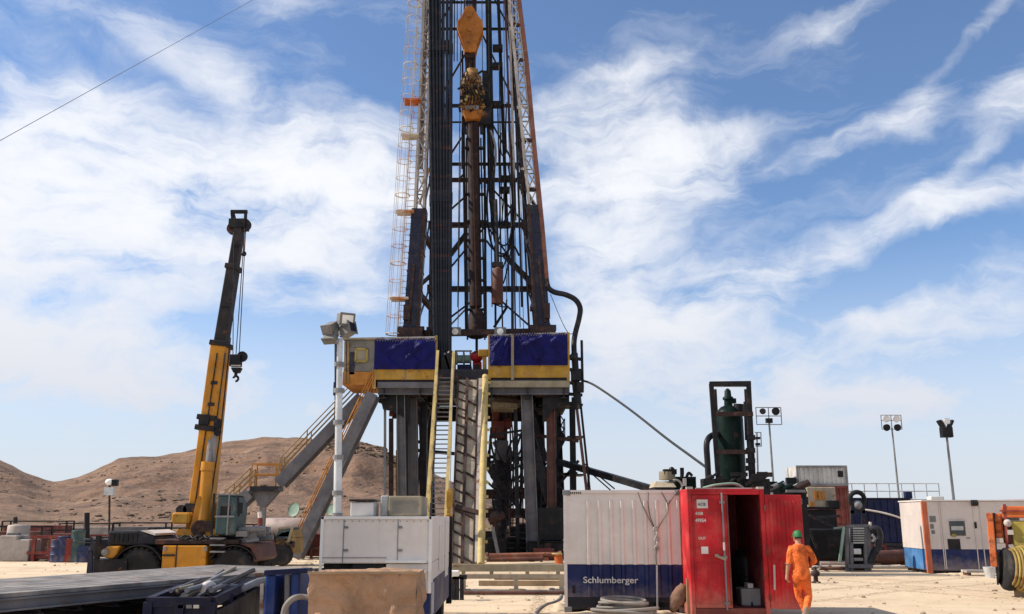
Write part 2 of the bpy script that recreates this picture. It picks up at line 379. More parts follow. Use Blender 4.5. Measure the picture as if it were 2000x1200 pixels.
# ------------------------------------------------------------------ ground
def ground():
    m, t, b = newmat('desert_sand')
    v = objvec(t)
    big = t.noise(v, .06, 5, .6); mid = t.noise(v, .45, 6, .65); fine = t.noise(v, 5, 6, .7)
    tr = t.noise(objvec(t, (.05, 1.1, 1)), 1.0, 5, .55, .3)
    c = t.mix(t.rng(big, .3, .7), (.52, .41, .285, 1), (.61, .495, .355, 1))
    c = t.mix(t.math('MULTIPLY', t.rng(mid, .45, .68), .7), c, (.44, .325, .215, 1))
    c = t.mix(t.math('MULTIPLY', t.rng(fine, .55, .75), .35), c, (.36, .28, .2, 1))
    c = t.mix(t.math('MULTIPLY', t.rng(tr, .56, .66), .35), c, (.38, .30, .22, 1))
    sp = t.node('ShaderNodeSeparateXYZ'); t.l.new(v, sp.inputs[0])
    wob = t.math('MULTIPLY', t.noise(v, .12, 2), 1.6); tread = t.noise(objvec(t, (9, 3.5, 1)), 1.0, 2); rut = None
    for ang_, off in ((.25, 9.2), (.25, 11.0), (-.55, 24.5), (-.55, 26.3), (1.15, 5.1), (1.15, 6.9), (.9, -13.2), (.9, -15.0), (.05, .3), (-.12, -3.1)):
        u = t.math('ADD', t.math('MULTIPLY', sp.outputs[0], math.cos(ang_)), t.math('MULTIPLY', sp.outputs[1], -math.sin(ang_)))
        dd = t.math('ABSOLUTE', t.math('SUBTRACT', t.math('ADD', u, wob), off)); k_ = t.rng(dd, .24, .10)
        rut = k_ if rut is None else t.math('MAXIMUM', rut, k_)
    rutm = t.math('MULTIPLY', rut, t.rng(tread, .35, .6))
    c = t.mix(t.math('MULTIPLY', rutm, .85), c, (.37, .275, .185, 1))
    stain = t.rng(t.noise(objvec(t, (.5, .9, 1)), 1.0, 4, .6), .66, .72)
    c = t.mix(t.math('MULTIPLY', stain, .5), c, (.20, .15, .11, 1))
    far = t.rng(t.math('ADD', sp.outputs[1], t.math('MULTIPLY', mid, 26.0)), 68, 88)
    scrub = t.mix(t.rng(t.noise(v, .35, 6, .7), .4, .62), (.23, .16, .10, 1), (.14, .11, .05, 1))
    c = t.mix(far, c, scrub)
    t.l.new(c, b.inputs['Base Color']); b.inputs['Roughness'].default_value = .95; b.inputs['Specular IOR Level'].default_value = .1
    bp = t.node('ShaderNodeBump'); bp.inputs['Strength'].default_value = .7; bp.inputs['Distance'].default_value = .06
    h = t.math('ADD', t.math('ADD', t.math('MULTIPLY', rutm, -.4), mid), t.math('ADD', t.math('MULTIPLY', fine, .3), t.math('MULTIPLY', tr, .5)))
    t.l.new(h, bp.inputs['Height']); t.l.new(bp.outputs[0], b.inputs['Normal'])
    M['sand'] = m
    mb = MB()
    def f(u, vv):
        x = (u-.5)*2; x = math.copysign(abs(x)**3.2, x)*5200
        y = vv*2-.35; y = math.copysign(abs(y)**3.2, y)*1200
        d = math.hypot(x, y-22)
        z = 0.0
        if 20 < y < 34 and 6.6 < x < 30: z = .0
        if y > 60: z = .0
        return (x, y, z)
    mb.grid(f, 120, 110)
    mb.build('ground', 'sand', kind='structure')
    # loose stones
    vs = []; fs = []; ico = ico_data(); rnd = random.Random(3)
    for i in range(4200):
        Y = 10+ (rnd.random()**1.5)*60; X = (rnd.random()-.45)*1.25*Y
        r = .012+.06*rnd.random()**6
        m4 = Matrix.Translation((X, Y, r*.35)) @ Matrix.Rotation(rnd.random()*6, 4, 'Z') @ Matrix.Diagonal((r*(1+rnd.random()), r, r*.7, 1))
        b0 = len(vs); vs += [tuple(m4 @ q) for q in ico[0]]; fs += [[b0+k for k in f] for f in ico[1]]
    M['stone'] = paint('pale_stone', (.40, .32, .24), .9, streak=0, dust=.3)
    blob_mesh('gravel', vs, fs, 'stone', kind='stuff', label='loose pale pebbles strewn over the bare sand of the yard', cat='gravel')
ground()
# ------------------------------------------------------------------ hills
def hill_mat(name, tint=1.0):
    m, t, b = newmat(name)
    v = objvec(t)
    sep = t.node('ShaderNodeSeparateXYZ'); t.l.new(v, sep.inputs[0])
    n1 = t.noise(v, .012, 7, .6); n2 = t.noise(v, .07, 7, .65); n3 = t.noise(v, .5, 5, .7)
    c = t.mix(t.rng(n1, .3, .7), (.185, .105, .066, 1), (.245, .148, .092, 1))
    # rock strata
    zz = t.math('ADD', t.math('MULTIPLY', sep.outputs[2], .55), t.math('MULTIPLY', n1, 9.0))
    st = t.node('ShaderNodeTexNoise', noise_dimensions='1D'); st.inputs['Scale'].default_value = .55; st.inputs['Detail'].default_value = 4
    t.l.new(zz, st.inputs['W'])
    c = t.mix(t.math('MULTIPLY', t.rng(st.outputs[0], .52, .60), .6), c, (.115, .066, .044, 1))
    c = t.mix(t.math('MULTIPLY', t.rng(n2, .50, .64), .8), c, (.100, .058, .038, 1))
    c = t.mix(t.math('MULTIPLY', t.rng(n2, .45, .32), .55), c, (.31, .215, .15, 1))
    # dry scrub: speckles, thicker on the plain at the foot
    foot = t.rng(sep.outputs[2], 7.0, -2.0, .12, .75)
    c = t.mix(t.math('MULTIPLY', t.rng(n3, .5, .62), foot), c, (.15, .115, .05, 1))
    t.l.new(c, b.inputs['Base Color']); b.inputs['Roughness'].default_value = 1
    bp = t.node('ShaderNodeBump'); bp.inputs['Strength'].default_value = 1.0; bp.inputs['Distance'].default_value = 4.5
    t.l.new(t.math('ADD', n2, t.math('MULTIPLY', n3, .35)), bp.inputs['Height']); t.l.new(bp.outputs[0], b.inputs['Normal'])
    return m
def hills():
    M['hill'] = hill_mat('hill_rock')
    prof = [(-1500, 930), (-900, 905), (-420, 868), (-120, 872), (0, 898), (30, 911), (60, 926), (85, 936), (106, 941), (130, 936), (150, 932), (185, 918), (215, 903), (232, 894), (245, 892.5), (300, 889), (345, 882), (400, 871),
            (460, 861), (520, 855), (570, 855), (640, 857), (690, 858), (715, 864), (735, 869), (752, 873), (762, 885), (800, 905), (870, 935), (967, 978), (1000, 992), (1035, 1004), (1080, 1008.6)]
    def H(px):
        for (a, ya), (b, yb) in zip(prof, prof[1:]):
            if a <= px <= b:
                k = (px-a)/(b-a); return ya+(yb-ya)*k
        return 1009
    mb = MB(); NU, NV = 420, 90
    def f(u, v):
        px = -1480+u*(1080+1480); v2 = v*1.5
        Yr = 520+60*math.sin(px*.004)
        ridge = P(px, H(px), Yr); hz = max(ridge.z, 0)
        Y = 150+(Yr-150)*v2
        x = ridge.x*Y/Yr
        if v2 <= 1:
            h = hz*(.10*v2+.90*v2**1.55)
        else:
            h = hz*(1-(v2-1)*.9)
        edge = max(0, 1-abs(v2-.55)/.5)
        n = noise.fractal(V((x*.018, Y*.018, 1.7)), .9, 2.0, 6)
        r = abs(noise.noise(V((x*.03+Y*.008, Y*.01, 4))))
        h += edge*hz*(.16*n-.26*r+.06); h += (.35+.65*edge)*min(1, hz/8)*1.1*noise.fractal(V((x*.07, Y*.055, 9)), 1.0, 2.1, 4)
        if v2 > .9: h += .7*noise.noise(V((x*.12, Y*.1, 2)))*min(1, hz/10)
        # scarp of bare rock just under the crest
        return (x, Y, h-.35)
    mb.grid(f, NU, NV)
    mb.build('hills', 'hill', kind='structure', smooth=True)
    mb = MB(); prof2 = [(1100, 1007), (1400, 1000), (1600, 992), (1750, 987), (1850, 982), (1930, 977), (1985, 975), (2060, 974), (2300, 980), (2700, 1006)]
    def f2(u, v):
        px = 1100+u*1600; Yr = 2600
        for (a, ya), (b, yb) in zip(prof2, prof2[1:]):
            if a <= px <= b: y = ya+(yb-ya)*(px-a)/(b-a)
        rp = P(px, y, Yr); v2 = v*1.4; Y = 1700+(Yr-1700)*v2; x = rp.x*Y/Yr
        h = rp.z*(v2**1.3 if v2 <= 1 else 1-(v2-1))
        h += 3*noise.fractal(V((x*.006, Y*.006, 0)), .9, 2, 5)*min(1, max(0, h)/20)
        return (x, Y, h-.5)
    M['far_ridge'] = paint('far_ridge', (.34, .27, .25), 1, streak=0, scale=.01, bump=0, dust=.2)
    mb.grid(f2, 120, 14); mb.build('far_hills', 'far_ridge', kind='structure', smooth=True)
hills()
def scrub():
    dg = bpy.context.evaluated_depsgraph_get(); h = bpy.data.objects['hills']
    from mathutils.bvhtree import BVHTree
    bv = BVHTree.FromObject(h, dg); rnd = random.Random(12); vs = []; fs = []; ico = ico_data(); n = 0
    while n < 2600:
        Y = 95+rnd.random()**.8*440; X = (rnd.random()*1.0-.62)*Y*1.15
        hit = bv.ray_cast(V((X, Y, 300)), V((0, 0, -1)))
        z = hit[0].z if hit[0] else 0
        z = max(z, 0)
        dens = noise.noise(V((X*.02, Y*.015, z*.08)))
        if rnd.random() > .28+1.3*dens: continue
        r = (.18+.62*rnd.random()**3)*(1 if Y > 200 else .55)
        m4 = Matrix.Translation((X, Y, z+r*.2)) @ Matrix.Rotation(rnd.random()*6, 4, 'Z') @ Matrix.Diagonal((r*(1+rnd.random()), r, r*(.4+.4*rnd.random()), 1))
        b0 = len(vs)
        for q in ico[0]: vs.append(tuple(m4 @ q+V((rnd.uniform(-.2, .2), rnd.uniform(-.2, .2), rnd.uniform(-.15, .2)))*r))
        for f in ico[1]: fs.append([b0+i for i in f])
        n += 1
    for k in range(420):        # ledge of broken rock under the right end of the crest
        px = rnd.uniform(610, 790); Yr = 520+60*math.sin(px*.004); Y = Yr*rnd.uniform(.80, .985); X = (px-1000)/1846*Y
        hit = bv.ray_cast(V((X, Y, 300)), V((0, 0, -1)))
        if not hit[0]: continue
        r = rnd.uniform(.5, 1.7); m4 = Matrix.Translation((X, Y, hit[0].z+r*.1)) @ Matrix.Rotation(rnd.random()*6, 4, 'Z') @ Matrix.Diagonal((r*rnd.uniform(1, 2.4), r, r*.6, 1)); b0 = len(vs)
        for q in ico[0]: vs.append(tuple(m4 @ q+V((rnd.uniform(-.2, .2), rnd.uniform(-.2, .2), rnd.uniform(-.15, .2)))*r))
        for f in ico[1]: fs.append([b0+i for i in f])
    M['scrub'] = paint('dry_scrub', (.12, .083, .055), 1, streak=0, dust=.25, scale=.05)
    blob_mesh('undergrowth', vs, fs, 'scrub', kind='stuff', label='dark dry scrub and boulders dotted over the brown hillside', cat='scrub')
scrub()
# ------------------------------------------------------------------ camera
cd = bpy.data.cameras.new('camera'); co = bpy.data.objects.new('camera', cd); COL.objects.link(co)
co.location = (0, 0, CAMH); co.rotation_euler = (math.pi/2+TILT, 0, 0)
cd.sensor_width = 36; cd.lens = 36*FPX/2000; cd.clip_start = .1; cd.clip_end = 20000
SC.camera = co
SC.view_settings.view_transform = 'Standard'; SC.view_settings.look = 'None'; SC.view_settings.exposure = 0.82; SC.view_settings.gamma = 1
SC.render.resolution_x = 1024; SC.render.resolution_y = 614
# ================================================================== the drilling rig
RY = 46.0
ZF = P(900, 742, RY).z            # underside of the floor edge
ZT = P(900, 718, RY).z            # walking level
def m_px(px, Y): return px*Y/1846.0
def rig_substructure():
    o = P(925, 1086, RY); o.z = 0
    R = thing('rig_substructure', 'tall grey steel substructure carrying the yellow edged drill floor', 'substructure', o)
    Yb = RY+10.5
    xl = P(738, 742, RY).x; xr = P(1113, 742, RY).x
    xvl, xvr = P(853, 742, RY).x, P(955, 742, RY).x
    mb = MB(); mb.mm((xl, RY+.05, ZF-.10), (xr, Yb, ZT-.08)); mb.build('floor_deck', 'steel_dark', R)
    for k in range(6):
        x = xl+.3+(xr-xl-.6)*k/5
        MB().ibeam((x, RY+.1, ZF-.52), (x, Yb, ZF-.52), .3, .8, .05).build('floor_girder', 'steel_dark', R)
    MB().ibeam((xl, RY+.3, ZF-.42), (xr, RY+.3, ZF-.42), .3, .6, .05).build('edge_girder', 'steel_grey', R)
    MB().ibeam((xl, Yb-.3, ZF-.62), (xr, Yb-.3, ZF-.62), .3, .9, .05).build('edge_girder', 'steel_dark', R)
    # machinery hung under the floor
    mb = MB()
    mb.mm(P(962, 750, RY+1.5), P(1010, 806, RY+4)+V((0, 0, 0)))
    mb.build('drip_pan', 'khaki_box', R)
    for a, b2, r in ((P(958, 778, RY+1.2), P(1012, 782, RY+1.2), .16), (P(1045, 772, RY+1.2), P(1105, 768, RY+1.2), .13), (P(745, 770, RY+1), P(835, 775, RY+1), .12)): MB().tube(a, b2, r, 10).build('under_floor_pipe', 'beam_rust', R)
    # trays and machinery slung between the floor girders
    for (a, b2, y0, y1, d0, d1, m, k) in ((742, 846, 757, 786, 3.2, 7.5, 'steel_black', 0), (958, 1026, 757, 782, 3, 6.5, 'beam_rust', 1), (1052, 1108, 757, 792, 3.6, 8.5, 'steel_black', 2), (985, 1060, 757, 778, 7, 9.5, 'steel_dark', 3)):
        q0, q1 = P(a, y0, RY+d0), P(b2, y1, RY+d0)
        MB().mm((q0.x, RY+d0, q1.z), (q1.x, RY+d1, ZF-.13)).build('under_floor_tray', m, R)
    rnd = random.Random(31)
    for i in range(16):
        px = rnd.choice((rnd.uniform(745, 845), rnd.uniform(960, 1108))); q = P(px, rnd.uniform(770, 815), RY+rnd.uniform(1.5, 6)); s = rnd.uniform(.1, .35)
        mb = MB(); mb.box(q, (s*1.6, s*1.4, s*1.3)) if i % 3 else mb.tube(q-V((s*2, 0, 0)), q+V((s*2, 0, 0)), s*.5, 10)
        mb.tube(q, V((q.x, q.y, ZF-.1)), .04, 6); mb.build('hung_fitting', ('steel_black', 'beam_rust', 'steel_dark', 'oxide')[i % 4], R)
    # gusset brackets left
    mb = MB(); mb.prism([P(738, 758, RY+.6), P(800, 758, RY+.6), P(800, 832, RY+.6), P(788, 815, RY+.6), P(765, 803, RY+.6), P(748, 800, RY+.6)], (0, .12, 0)); mb.build('gusset', 'steel_black', R)
    mb = MB(); mb.prism([P(1112, 758, RY+.6), P(1060, 758, RY+.6), P(1060, 830, RY+.6), P(1080, 800, RY+.6), P(1112, 790, RY+.6)], (0, .12, 0)); mb.build('gusset', 'steel_black', R)
    # columns
    def col(a, b, w, d, mat, Y, Y2=None, nm='column'):
        p0 = P(a[0], a[1], Y); p1 = PZ(b, .75, Y if Y2 is None else Y2)
        mb = MB(); mb.ibeam(p0, p1, d, w, .05, (1, 0, 0)); mb.build(nm, mat, R)
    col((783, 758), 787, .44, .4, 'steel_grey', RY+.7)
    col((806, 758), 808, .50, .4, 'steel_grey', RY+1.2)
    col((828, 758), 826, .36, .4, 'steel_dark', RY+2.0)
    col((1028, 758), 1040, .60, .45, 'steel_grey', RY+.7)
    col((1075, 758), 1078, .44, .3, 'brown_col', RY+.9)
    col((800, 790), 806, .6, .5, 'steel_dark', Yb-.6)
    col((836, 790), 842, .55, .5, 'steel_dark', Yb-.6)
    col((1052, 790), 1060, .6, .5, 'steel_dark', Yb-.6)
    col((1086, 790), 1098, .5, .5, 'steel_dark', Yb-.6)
    def brace(a, b, w, mat, Y, Yq=None, nm='brace'):
        MB().beam(P(*a, Y), P(*b, Yq or Y), w, w*.9).build(nm, mat, R)
    brace((1042, 880), (1086, 1010), .5, 'steel_dark', RY+1.4)
    brace((1028, 775), (1066, 900), .32, 'steel_dark', RY+3)
    brace((948, 905), (1036, 1022), .24, 'steel_black', RY+2.2)
    brace((836, 800), (812, 960), .22, 'navy_leg', RY+2.4)
    brace((845, 950), (815, 800), .2, 'steel_dark', RY+6)
    brace((815, 880), (1040, 900), .2, 'steel_black', Yb-.6)
    brace((764, 818), (764, 1040), .22, 'beam_rust', RY+1.5, nm='drain_pipe')
    brace((752, 760), (752, 1040), .12, 'steel_mid', RY+1.0, nm='drain_pipe')
    brace((776, 880), (776, 1045), .14, 'yellow_dull', RY+2, nm='drain_pipe')
    brace((1122, 760), (1146, 960), .14, 'brown_col', RY+.6, nm='drain_pipe')
    brace((1131, 760), (1152, 960), .11, 'steel_black', RY+1.2, nm='drain_pipe')
    brace((1117, 800), (1122, 985), .16, 'steel_black', RY+4, nm='drain_pipe')
    # base skids, running front to back
    for a, b, m in ((775, 842, 'steel_dark'), (1032, 1100, 'steel_black')):
        mb = MB(); x0 = PZ(a, 0, RY).x; x1 = PZ(b, 0, RY).x
        mb.mm((x0, RY-.4, .05), (x1, RY+11.5, .8)); mb.mm((x0-.06, RY-.46, .802), (x1+.06, RY+11.6, .86)); mb.build('base_skid', m, R, bevel=.02)
    mb = MB(); mb.mm(P(1052, 992, RY+.2), PZ(1096, .87, RY+2.2)); mb.build('winch_housing', 'steel_black', R, bevel=.04)
    # yellow skirts
    y0, y1 = 719, 742
    MB().mm((P(733, 741, RY).x, RY-.06, P(733, 742, RY).z), (xvl, RY+.03, P(733, 719.5, RY).z)).build('yellow_skirt', 'yellow_rig', R)
    MB().mm((xvr, RY-.06, P(733, 738, RY).z), (xr, RY+.03, P(733, 711, RY).z)).build('yellow_skirt', 'yellow_rig', R)
    MB().mm((xl, RY-.02, ZF-.12), (xvl, RY+.06, ZF-.42)).build('edge_plate', 'steel_grey', R)
    MB().mm((xvr, RY-.02, ZF-.05), (xr, RY+.06, ZF-.38)).build('edge_plate', 'khaki_box', R)
    # tarpaulin wind walls, laced to posts
    def tarp(a, b, yt, yb, seed):
        A, B = P(a, yt, RY), P(b, yt, RY); zt, zb = A.z, P(a, yb, RY).z-.14
        mb = MB()
        def f(u, v):
            x = A.x+(B.x-A.x)*u; z = zt+(zb-zt)*v
            n = noise.noise(V((x*1.1+z*.9, z*.5, seed)))*.15+noise.noise(V((x*3+z*2, z*1.4-x, seed+5)))*.075
            pull = .13*math.exp(-((u*.9+v*.9-.55)/.07)**2)*(1-v)+.10*math.exp(-((u+v*.5-.85)/.06)**2)
            k = min(1, 5*min(u, 1-u), 4*min(v, 1-v)+.15)
            return (x, RY-.12-k*(.06+n+pull), z+(.02*math.sin(u*23)+.02 if v == 0 else 0)-(.05*k*math.sin(u*14+1)**2 if v > .97 else 0))
        mb.grid(f, 60, 26); o = mb.build('tarpaulin', 'tarp', R, smooth=True)
    tarp(733, 851, 664, 717, 1.3); tarp(957, 1000, 657, 710, 7.7); tarp(1002, 1108, 653.5, 709, 3.1)
    for px, yt, yb, m in ((731, 660, 760, 'yellow_rail'), (792, 660, 742, 'yellow_dull'), (852, 656, 742, 'yellow_dull'), (956, 654, 742, 'yellow_rig'), (1001, 655, 742, 'khaki_box'), (1110, 650, 745, 'yellow_rig')):
        MB().beam(P(px, yt, RY-(.3 if px == 1001 else .02)), P(px, yb, RY-(.3 if px == 1001 else .02)), .14, .1).build('rail_post', m, R)
    MB().beam(P(672, 662, RY), P(853, 659, RY), .1, .08, (0, 0, 1)).build('top_rail', 'lattice_white', R)
    MB().beam(P(955, 656, RY), P(1110, 651, RY), .1, .08, (0, 0, 1)).build('top_rail', 'lattice_white', R)
    # back and side rails
    mb = MB()
    for x in [xl+(xr-xl)*k/7 for k in range(8)]: mb.tube((x, Yb-.1, ZT), (x, Yb-.1, ZT+1.15), .03, 6)
    mb.tube((xl, Yb-.1, ZT+1.15), (xr, Yb-.1, ZT+1.15), .03, 6); mb.tube((xl, Yb-.1, ZT+.6), (xr, Yb-.1, ZT+.6), .03, 6)
    mb.build('back_rail', 'yellow_dull', R)
    # standpipe manifold on the right edge
    mb = MB()
    mb.tube(P(1122, 690, RY+.3), P(1128, 790, RY+.3), .17, 10); mb.tube(P(1136, 665, RY+.6), P(1138, 760, RY+.6), .07, 8); mb.tube(P(1117, 720, RY+.1), P(1126, 800, RY+.3), .09, 8)
    for y in (700, 722, 748, 770): mb.tube(P(1112, y, RY+.1), P(1136, y+2, RY+.5), .09, 8)
    mb.box(P(1125, 735, RY+.1), (.5, .4, .45)); mb.sphere(P(1118, 698, RY), .18); mb.box(P(1133, 757, RY+.2), (.35, .4, .5))
    mb.build('manifold', 'steel_black', R)
    return R
SUB = rig_substructure()
def doghouse():
    o = P(702, 755, RY)
    R = thing('driller_cabin', 'small grey driller cabin with orange base panel at left of drill floor', 'cabin', o)
    a, b = P(673, 664, RY-.1), P(730, 752, RY-.1)
    z1 = a.z; z0 = b.z; zo = P(700, 727, RY).z
    MB().mm((a.x, RY-.1, zo), (b.x, RY+3.2, z1)).build('cabin_body', 'doghouse', R, bevel=.03)
    MB().mm((a.x-.02, RY-.13, z0), (b.x+.02, RY+3.22, zo-.003)).build('lower_panel', 'orange_low', R, bevel=.02)
    MB().mm((a.x-.08, RY-.2, z1+.003), (b.x+.06, RY+3.3, z1+.09)).build('roof', 'khaki_box', R)
    w0, w1 = P(696, 683, RY), P(717, 707, RY)
    MB().mm((w0.x, RY-.13, w1.z), (w1.x, RY-.105, w0.z)).build('window', 'khaki_box', R)
    mb = MB()
    for p, q in (((w0.x, w0.z), (w1.x, w0.z)), ((w0.x, w1.z), (w1.x, w1.z)), ((w0.x, w0.z), (w0.x, w1.z)), ((w1.x, w0.z), (w1.x, w1.z))):
        mb.beam((p[0], RY-.14, p[1]), (q[0], RY-.14, q[1]), .09, .06)
    mb.build('window_frame', 'olive', R)
    MB().mm(P(684, 688, RY-.13), P(692, 732, RY-.11)).build('door_panel', 'navy_leg', R)
    mb = MB()
    for px in (674, 680): mb.beam(P(px, 668, RY-.15), P(px, 750, RY-.15), .08)
    mb.build('corner_post', 'yellow_dull', R)
doghouse()
# ------------------------------------------------------------------ mast
MF, MR = 47.6, 52.5      # front and rear legs stand this far away
def ext(p, q, z):        # extend the line p->q to height z
    p = V(p); q = V(q); k = (z-p.z)/(q.z-p.z); return p+(q-p)*k
ZTOP = 41.0
def mast():
    o = P(930, 655, MF)
    R = thing('derrick_mast', 'towering steel drilling derrick with dark lower legs and pale lattice above', 'derrick', o)
    def lattice(p0, p1, w, d, mat, n, nm, tw=.09):
        p0, p1 = V(p0), V(p1); mb = MB(); ax = (p1-p0)
        c = [V((sx*w/2, sy*d/2, 0)) for sx, sy in ((-1, -1), (1, -1), (1, 1), (-1, 1))]
        for k in c: mb.beam(p0+k, p1+k, tw*1.5)
        for i in range(n):
            a, b = p0+ax*(i/n), p0+ax*((i+1)/n)
            for j in range(4):
                u, v = c[j], c[(j+1) % 4]
                if i % 2: u, v = v, u
                mb.beam(a+u, b+v, tw*.7); mb.beam(a+u, a+v, tw*.7)
        mb.build(nm, mat, R)
    fl0, fl1 = P(803, 658, MF), P(820, 412, MF); fr0, fr1 = P(1060, 655, MF), P(1043, 405, MF)
    # lower box legs with stiffener ribs
    for (a, b, s) in ((fl0, fl1, -1), (fr0, fr1, 1)):
        mb = MB(); mb.beam(a, b, .80, .8)
        for k in range(7):
            p = a.lerp(b, (k+.5)/7); mb.beam(p-V((.43, 0, 0)), p+V((.43, 0, 0)), .84, .07, (0, 0, 1))
        mb.build('mast_leg', 'navy_leg', R)
        mb = MB(); mb.beam(a+V((-s*.36, -.45, 0)), b+V((-s*.3, -.45, 0)), .16, .10); mb.beam(a+V((s*.1, -.46, .6)), a.lerp(b, .55)+V((s*.05, -.46, 0)), .13, .1)
        mb.build('leg_cover_strip', 'beam_rust', R)
        mb = MB(); mb.box(a+V((0, -.1, .1)), (1.3, 1.2, .5)); mb.tube(a+V((-.7, -.2, .35)), a+V((.7, -.2, .35)), .17); mb.box(a+V((s*.2, -.5, 1.2)), (.35, .2, .8)); mb.build('leg_shoe', 'beam_rust', R)
    # upper lattice legs
    tl = ext(fl1, P(838, 0, MF), ZTOP); tr = ext(fr1, P(1003, 0, MF), ZTOP)
    lattice(fl1, tl, .48, .6, 'lattice_white', 22, 'mast_leg'); lattice(fr1, tr, .50, .6, 'lattice_white', 22, 'mast_leg')
    mb = MB(); mb.beam(P(820, 330, MF+.5), ext(fl1, P(833, 0, MF), ZTOP-1)+V((-.1, .5, 0)), .34, .2); mb.build('leg_plate', 'lattice_white', R)
    # rear legs
    rl0, rl1 = P(843, 660, MR), P(848, 330, MR); rr0, rr1 = P(1046, 640, MR), P(997, 80, MR)
    MB().beam(rl0, ext(rl0, rl1, ZTOP), .38, .4).build('mast_leg', 'beam_rust', R)
    MB().beam(rr0, ext(rr0, rr1, ZTOP), .26, .4).build('mast_leg', 'steel_black', R)
    # girts across the back
    def at(line, y):       # px on a leg line at picture row y
        (xa, ya), (xb, yb) = line; return xa+(xb-xa)*(y-ya)/(yb-ya)
    Lr = ((843, 660), (848, 330)); Rr = ((1046, 640), (997, 80)); Fl = ((803, 658), (820, 412)); Fr = ((1060, 655), (1043, 405))
    gi = [(648, .34, 'beam_rust'), (565, .40, 'steel_dark'), (440, .38, 'steel_dark'), (352, .30, 'beam_rust'), (321, .22, 'steel_black'), (207, .24, 'steel_dark'), (239, .12, 'steel_black'), (57, .18, 'steel_black'), (5, .16, 'steel_black'), (-70, .25, 'steel_black'), (-160, .25, 'steel_black')]
    for y, w, m in [(y_, w_*.75, m_) for y_, w_, m_ in gi]:
        a, b = P(at(Lr, y), y, MR), P(at(Rr, y)+3, y, MR)
        MB().beam(a, b, w, w).build('girt', m, R)
    for y in (648, 565, 440):      # side girts joining front and rear legs
        for F, Q in ((Fl, Lr), (Fr, Rr)):
            MB().beam(P(at(F, y), y, MF), PZ(at(Q, y), P(at(F, y), y, MF).z, MR), .28).build('side_girt', 'beam_rust', R)
    for y in (330, 210, 60, -60):
        MB().beam(P(832, y, MF), P(at(Lr, y), y, MR), .14).build('side_girt', 'lattice_white', R); MB().beam(P(1025 if y > 100 else 1005, y, MF), P(at(Rr, y), y, MR), .14).build('side_girt', 'lattice_white', R)
    for a, b, w, m in (((880, 498), (912, 455), .26, 'steel_dark'), ((986, 500), (1045, 560), .3, 'steel_dark'), ((818, 560), (845, 535), .2, 'steel_dark'), ((880, 635), (912, 602), .09, 'steel_mid'),
                       ((820, 400), (838, 330), .1, 'orange_low'), ((1018, 350), (1045, 405), .16, 'steel_black'), ((965, 640), (990, 600), .14, 'steel_black'), ((895, 352), (908, 338), .1, 'beam_rust')):
        MB().beam(P(*a, MR-.6), P(*b, MR-.6), w).build('brace', m, R)
    # guide rails of the top drive and cable runs
    for a, b, w, m, Y in (((905, 240), (911, 652), .16, 'beam_rust', 50), ((903, 100), (905, 240), .10, 'steel_black', 50), ((946, 240), (949, 660), .14, 'steel_black', 50), ((953, -40), (961, 395), .36, 'steel_black', 50.6),
                          ((972, -30), (990, 440), .20, 'steel_black', 51), ((993, -30), (1007, 430), .13, 'lattice_white', 50), ((985, -30), (1003, 440), .12, 'brown_col', 50.3), ((888, -20), (887, 120), .06, 'steel_black', 50),
                          ((893, -20), (893, 120), .05, 'steel_black', 50), ((1000, 400), (1001, 650), .16, 'navy_leg', 50), ((1014, 560), (1016, 640), .06, 'steel_mid', 50), ((991, 420), (994, 560), .08, 'steel_black', 50.5), ((967, 480), (968, 655), .12, 'steel_black', 50.2)):
        p, q = P(*b, Y), P(*a, Y)
        if a[1] < 0: q = ext(p, q, ZTOP-.5)
        MB().beam(p, q, w, w).build('guide_rail', m, R)
    # clamps along the right cable run
    for y in (95, 130, 205, 350, 372, 440): MB().box(P(972 if y < 210 else 985, y, 50.4), (.6, .5, .28)).build('cable_clamp', 'steel_black', R)
    # base beam with the two floodlights
    MB().beam(P(800, 652, MF+.2), P(1066, 648, MF+.2), .36, .3, (0, 0, 1)).build('base_beam', 'beam_rust', R)
    for px in (889, 977):
        fo = MB().box(P(px, 648, MF-.3), (.62, .35, .42)).build('floodlight', 'lamp_grey', R, bevel=.05)
        MB().lathe([(.01, 0), (.17, .0), (.17, .04), (.01, .05)], P(px, 648, MF-.48), (0, -1, 0), 16).build('lamp_lens', 'lampglass', fo)
    # crown, far above the picture
    mb = MB(); c = (tl+tr)/2; mb.box((c.x, (MF+MR)/2, ZTOP+.3), (tr.x-tl.x+1.2, MR-MF+1.2, .6)); mb.box((c.x, 49.4, ZTOP+1.1), (1.8, 1.2, 1)); mb.build('crown_block', 'steel_dark', R)
    # caged ladder down the left leg
    a0, a1 = P(785, 655, MF-.2), P(806, 400, MF-.2); top = ext(a0, P(826, 0, MF-.2), ZTOP-2)
    mb = MB()
    d = (top-a0); n = int(d.length/.32)
    for s in (-.24, .24): mb.beam(a0+V((s, 0, 0)), top+V((s, 0, 0)), .06)
    for i in range(n): p = a0+d*(i/n); mb.beam(p-V((.24, 0, 0)), p+V((.24, 0, 0)), .028)
    mb.build('ladder', 'ladder_white', R)
    mb = MB(); nh = int(d.length/.93)
    cen = V((-.42, -.25, 0))
    for i in range(nh+1):
        p = a0+d*(i/nh)+cen
        mb.torus(p, d, .40, .02 if i % 4 else .034, 14, 5)
    for k in range(6):
        an = math.pi*(.35+k*.28); q = cen+V((math.cos(an)*.4, -math.sin(an)*.4, 0)); mb.beam(a0+q, top+q, .022)
    mb.build('ladder_cage', 'ladder_white', R)
    for y, m in ((205, 'orange_mach'), (272, 'ladder_white'), (420, 'ladder_white'), (588, 'ladder_white')):
        p = ext(a0, top, P(800, y, MF).z); MB().box(p+V((-.2, -.15, 0)), (.95, .8, .1)).build('rest_platform', m, R)
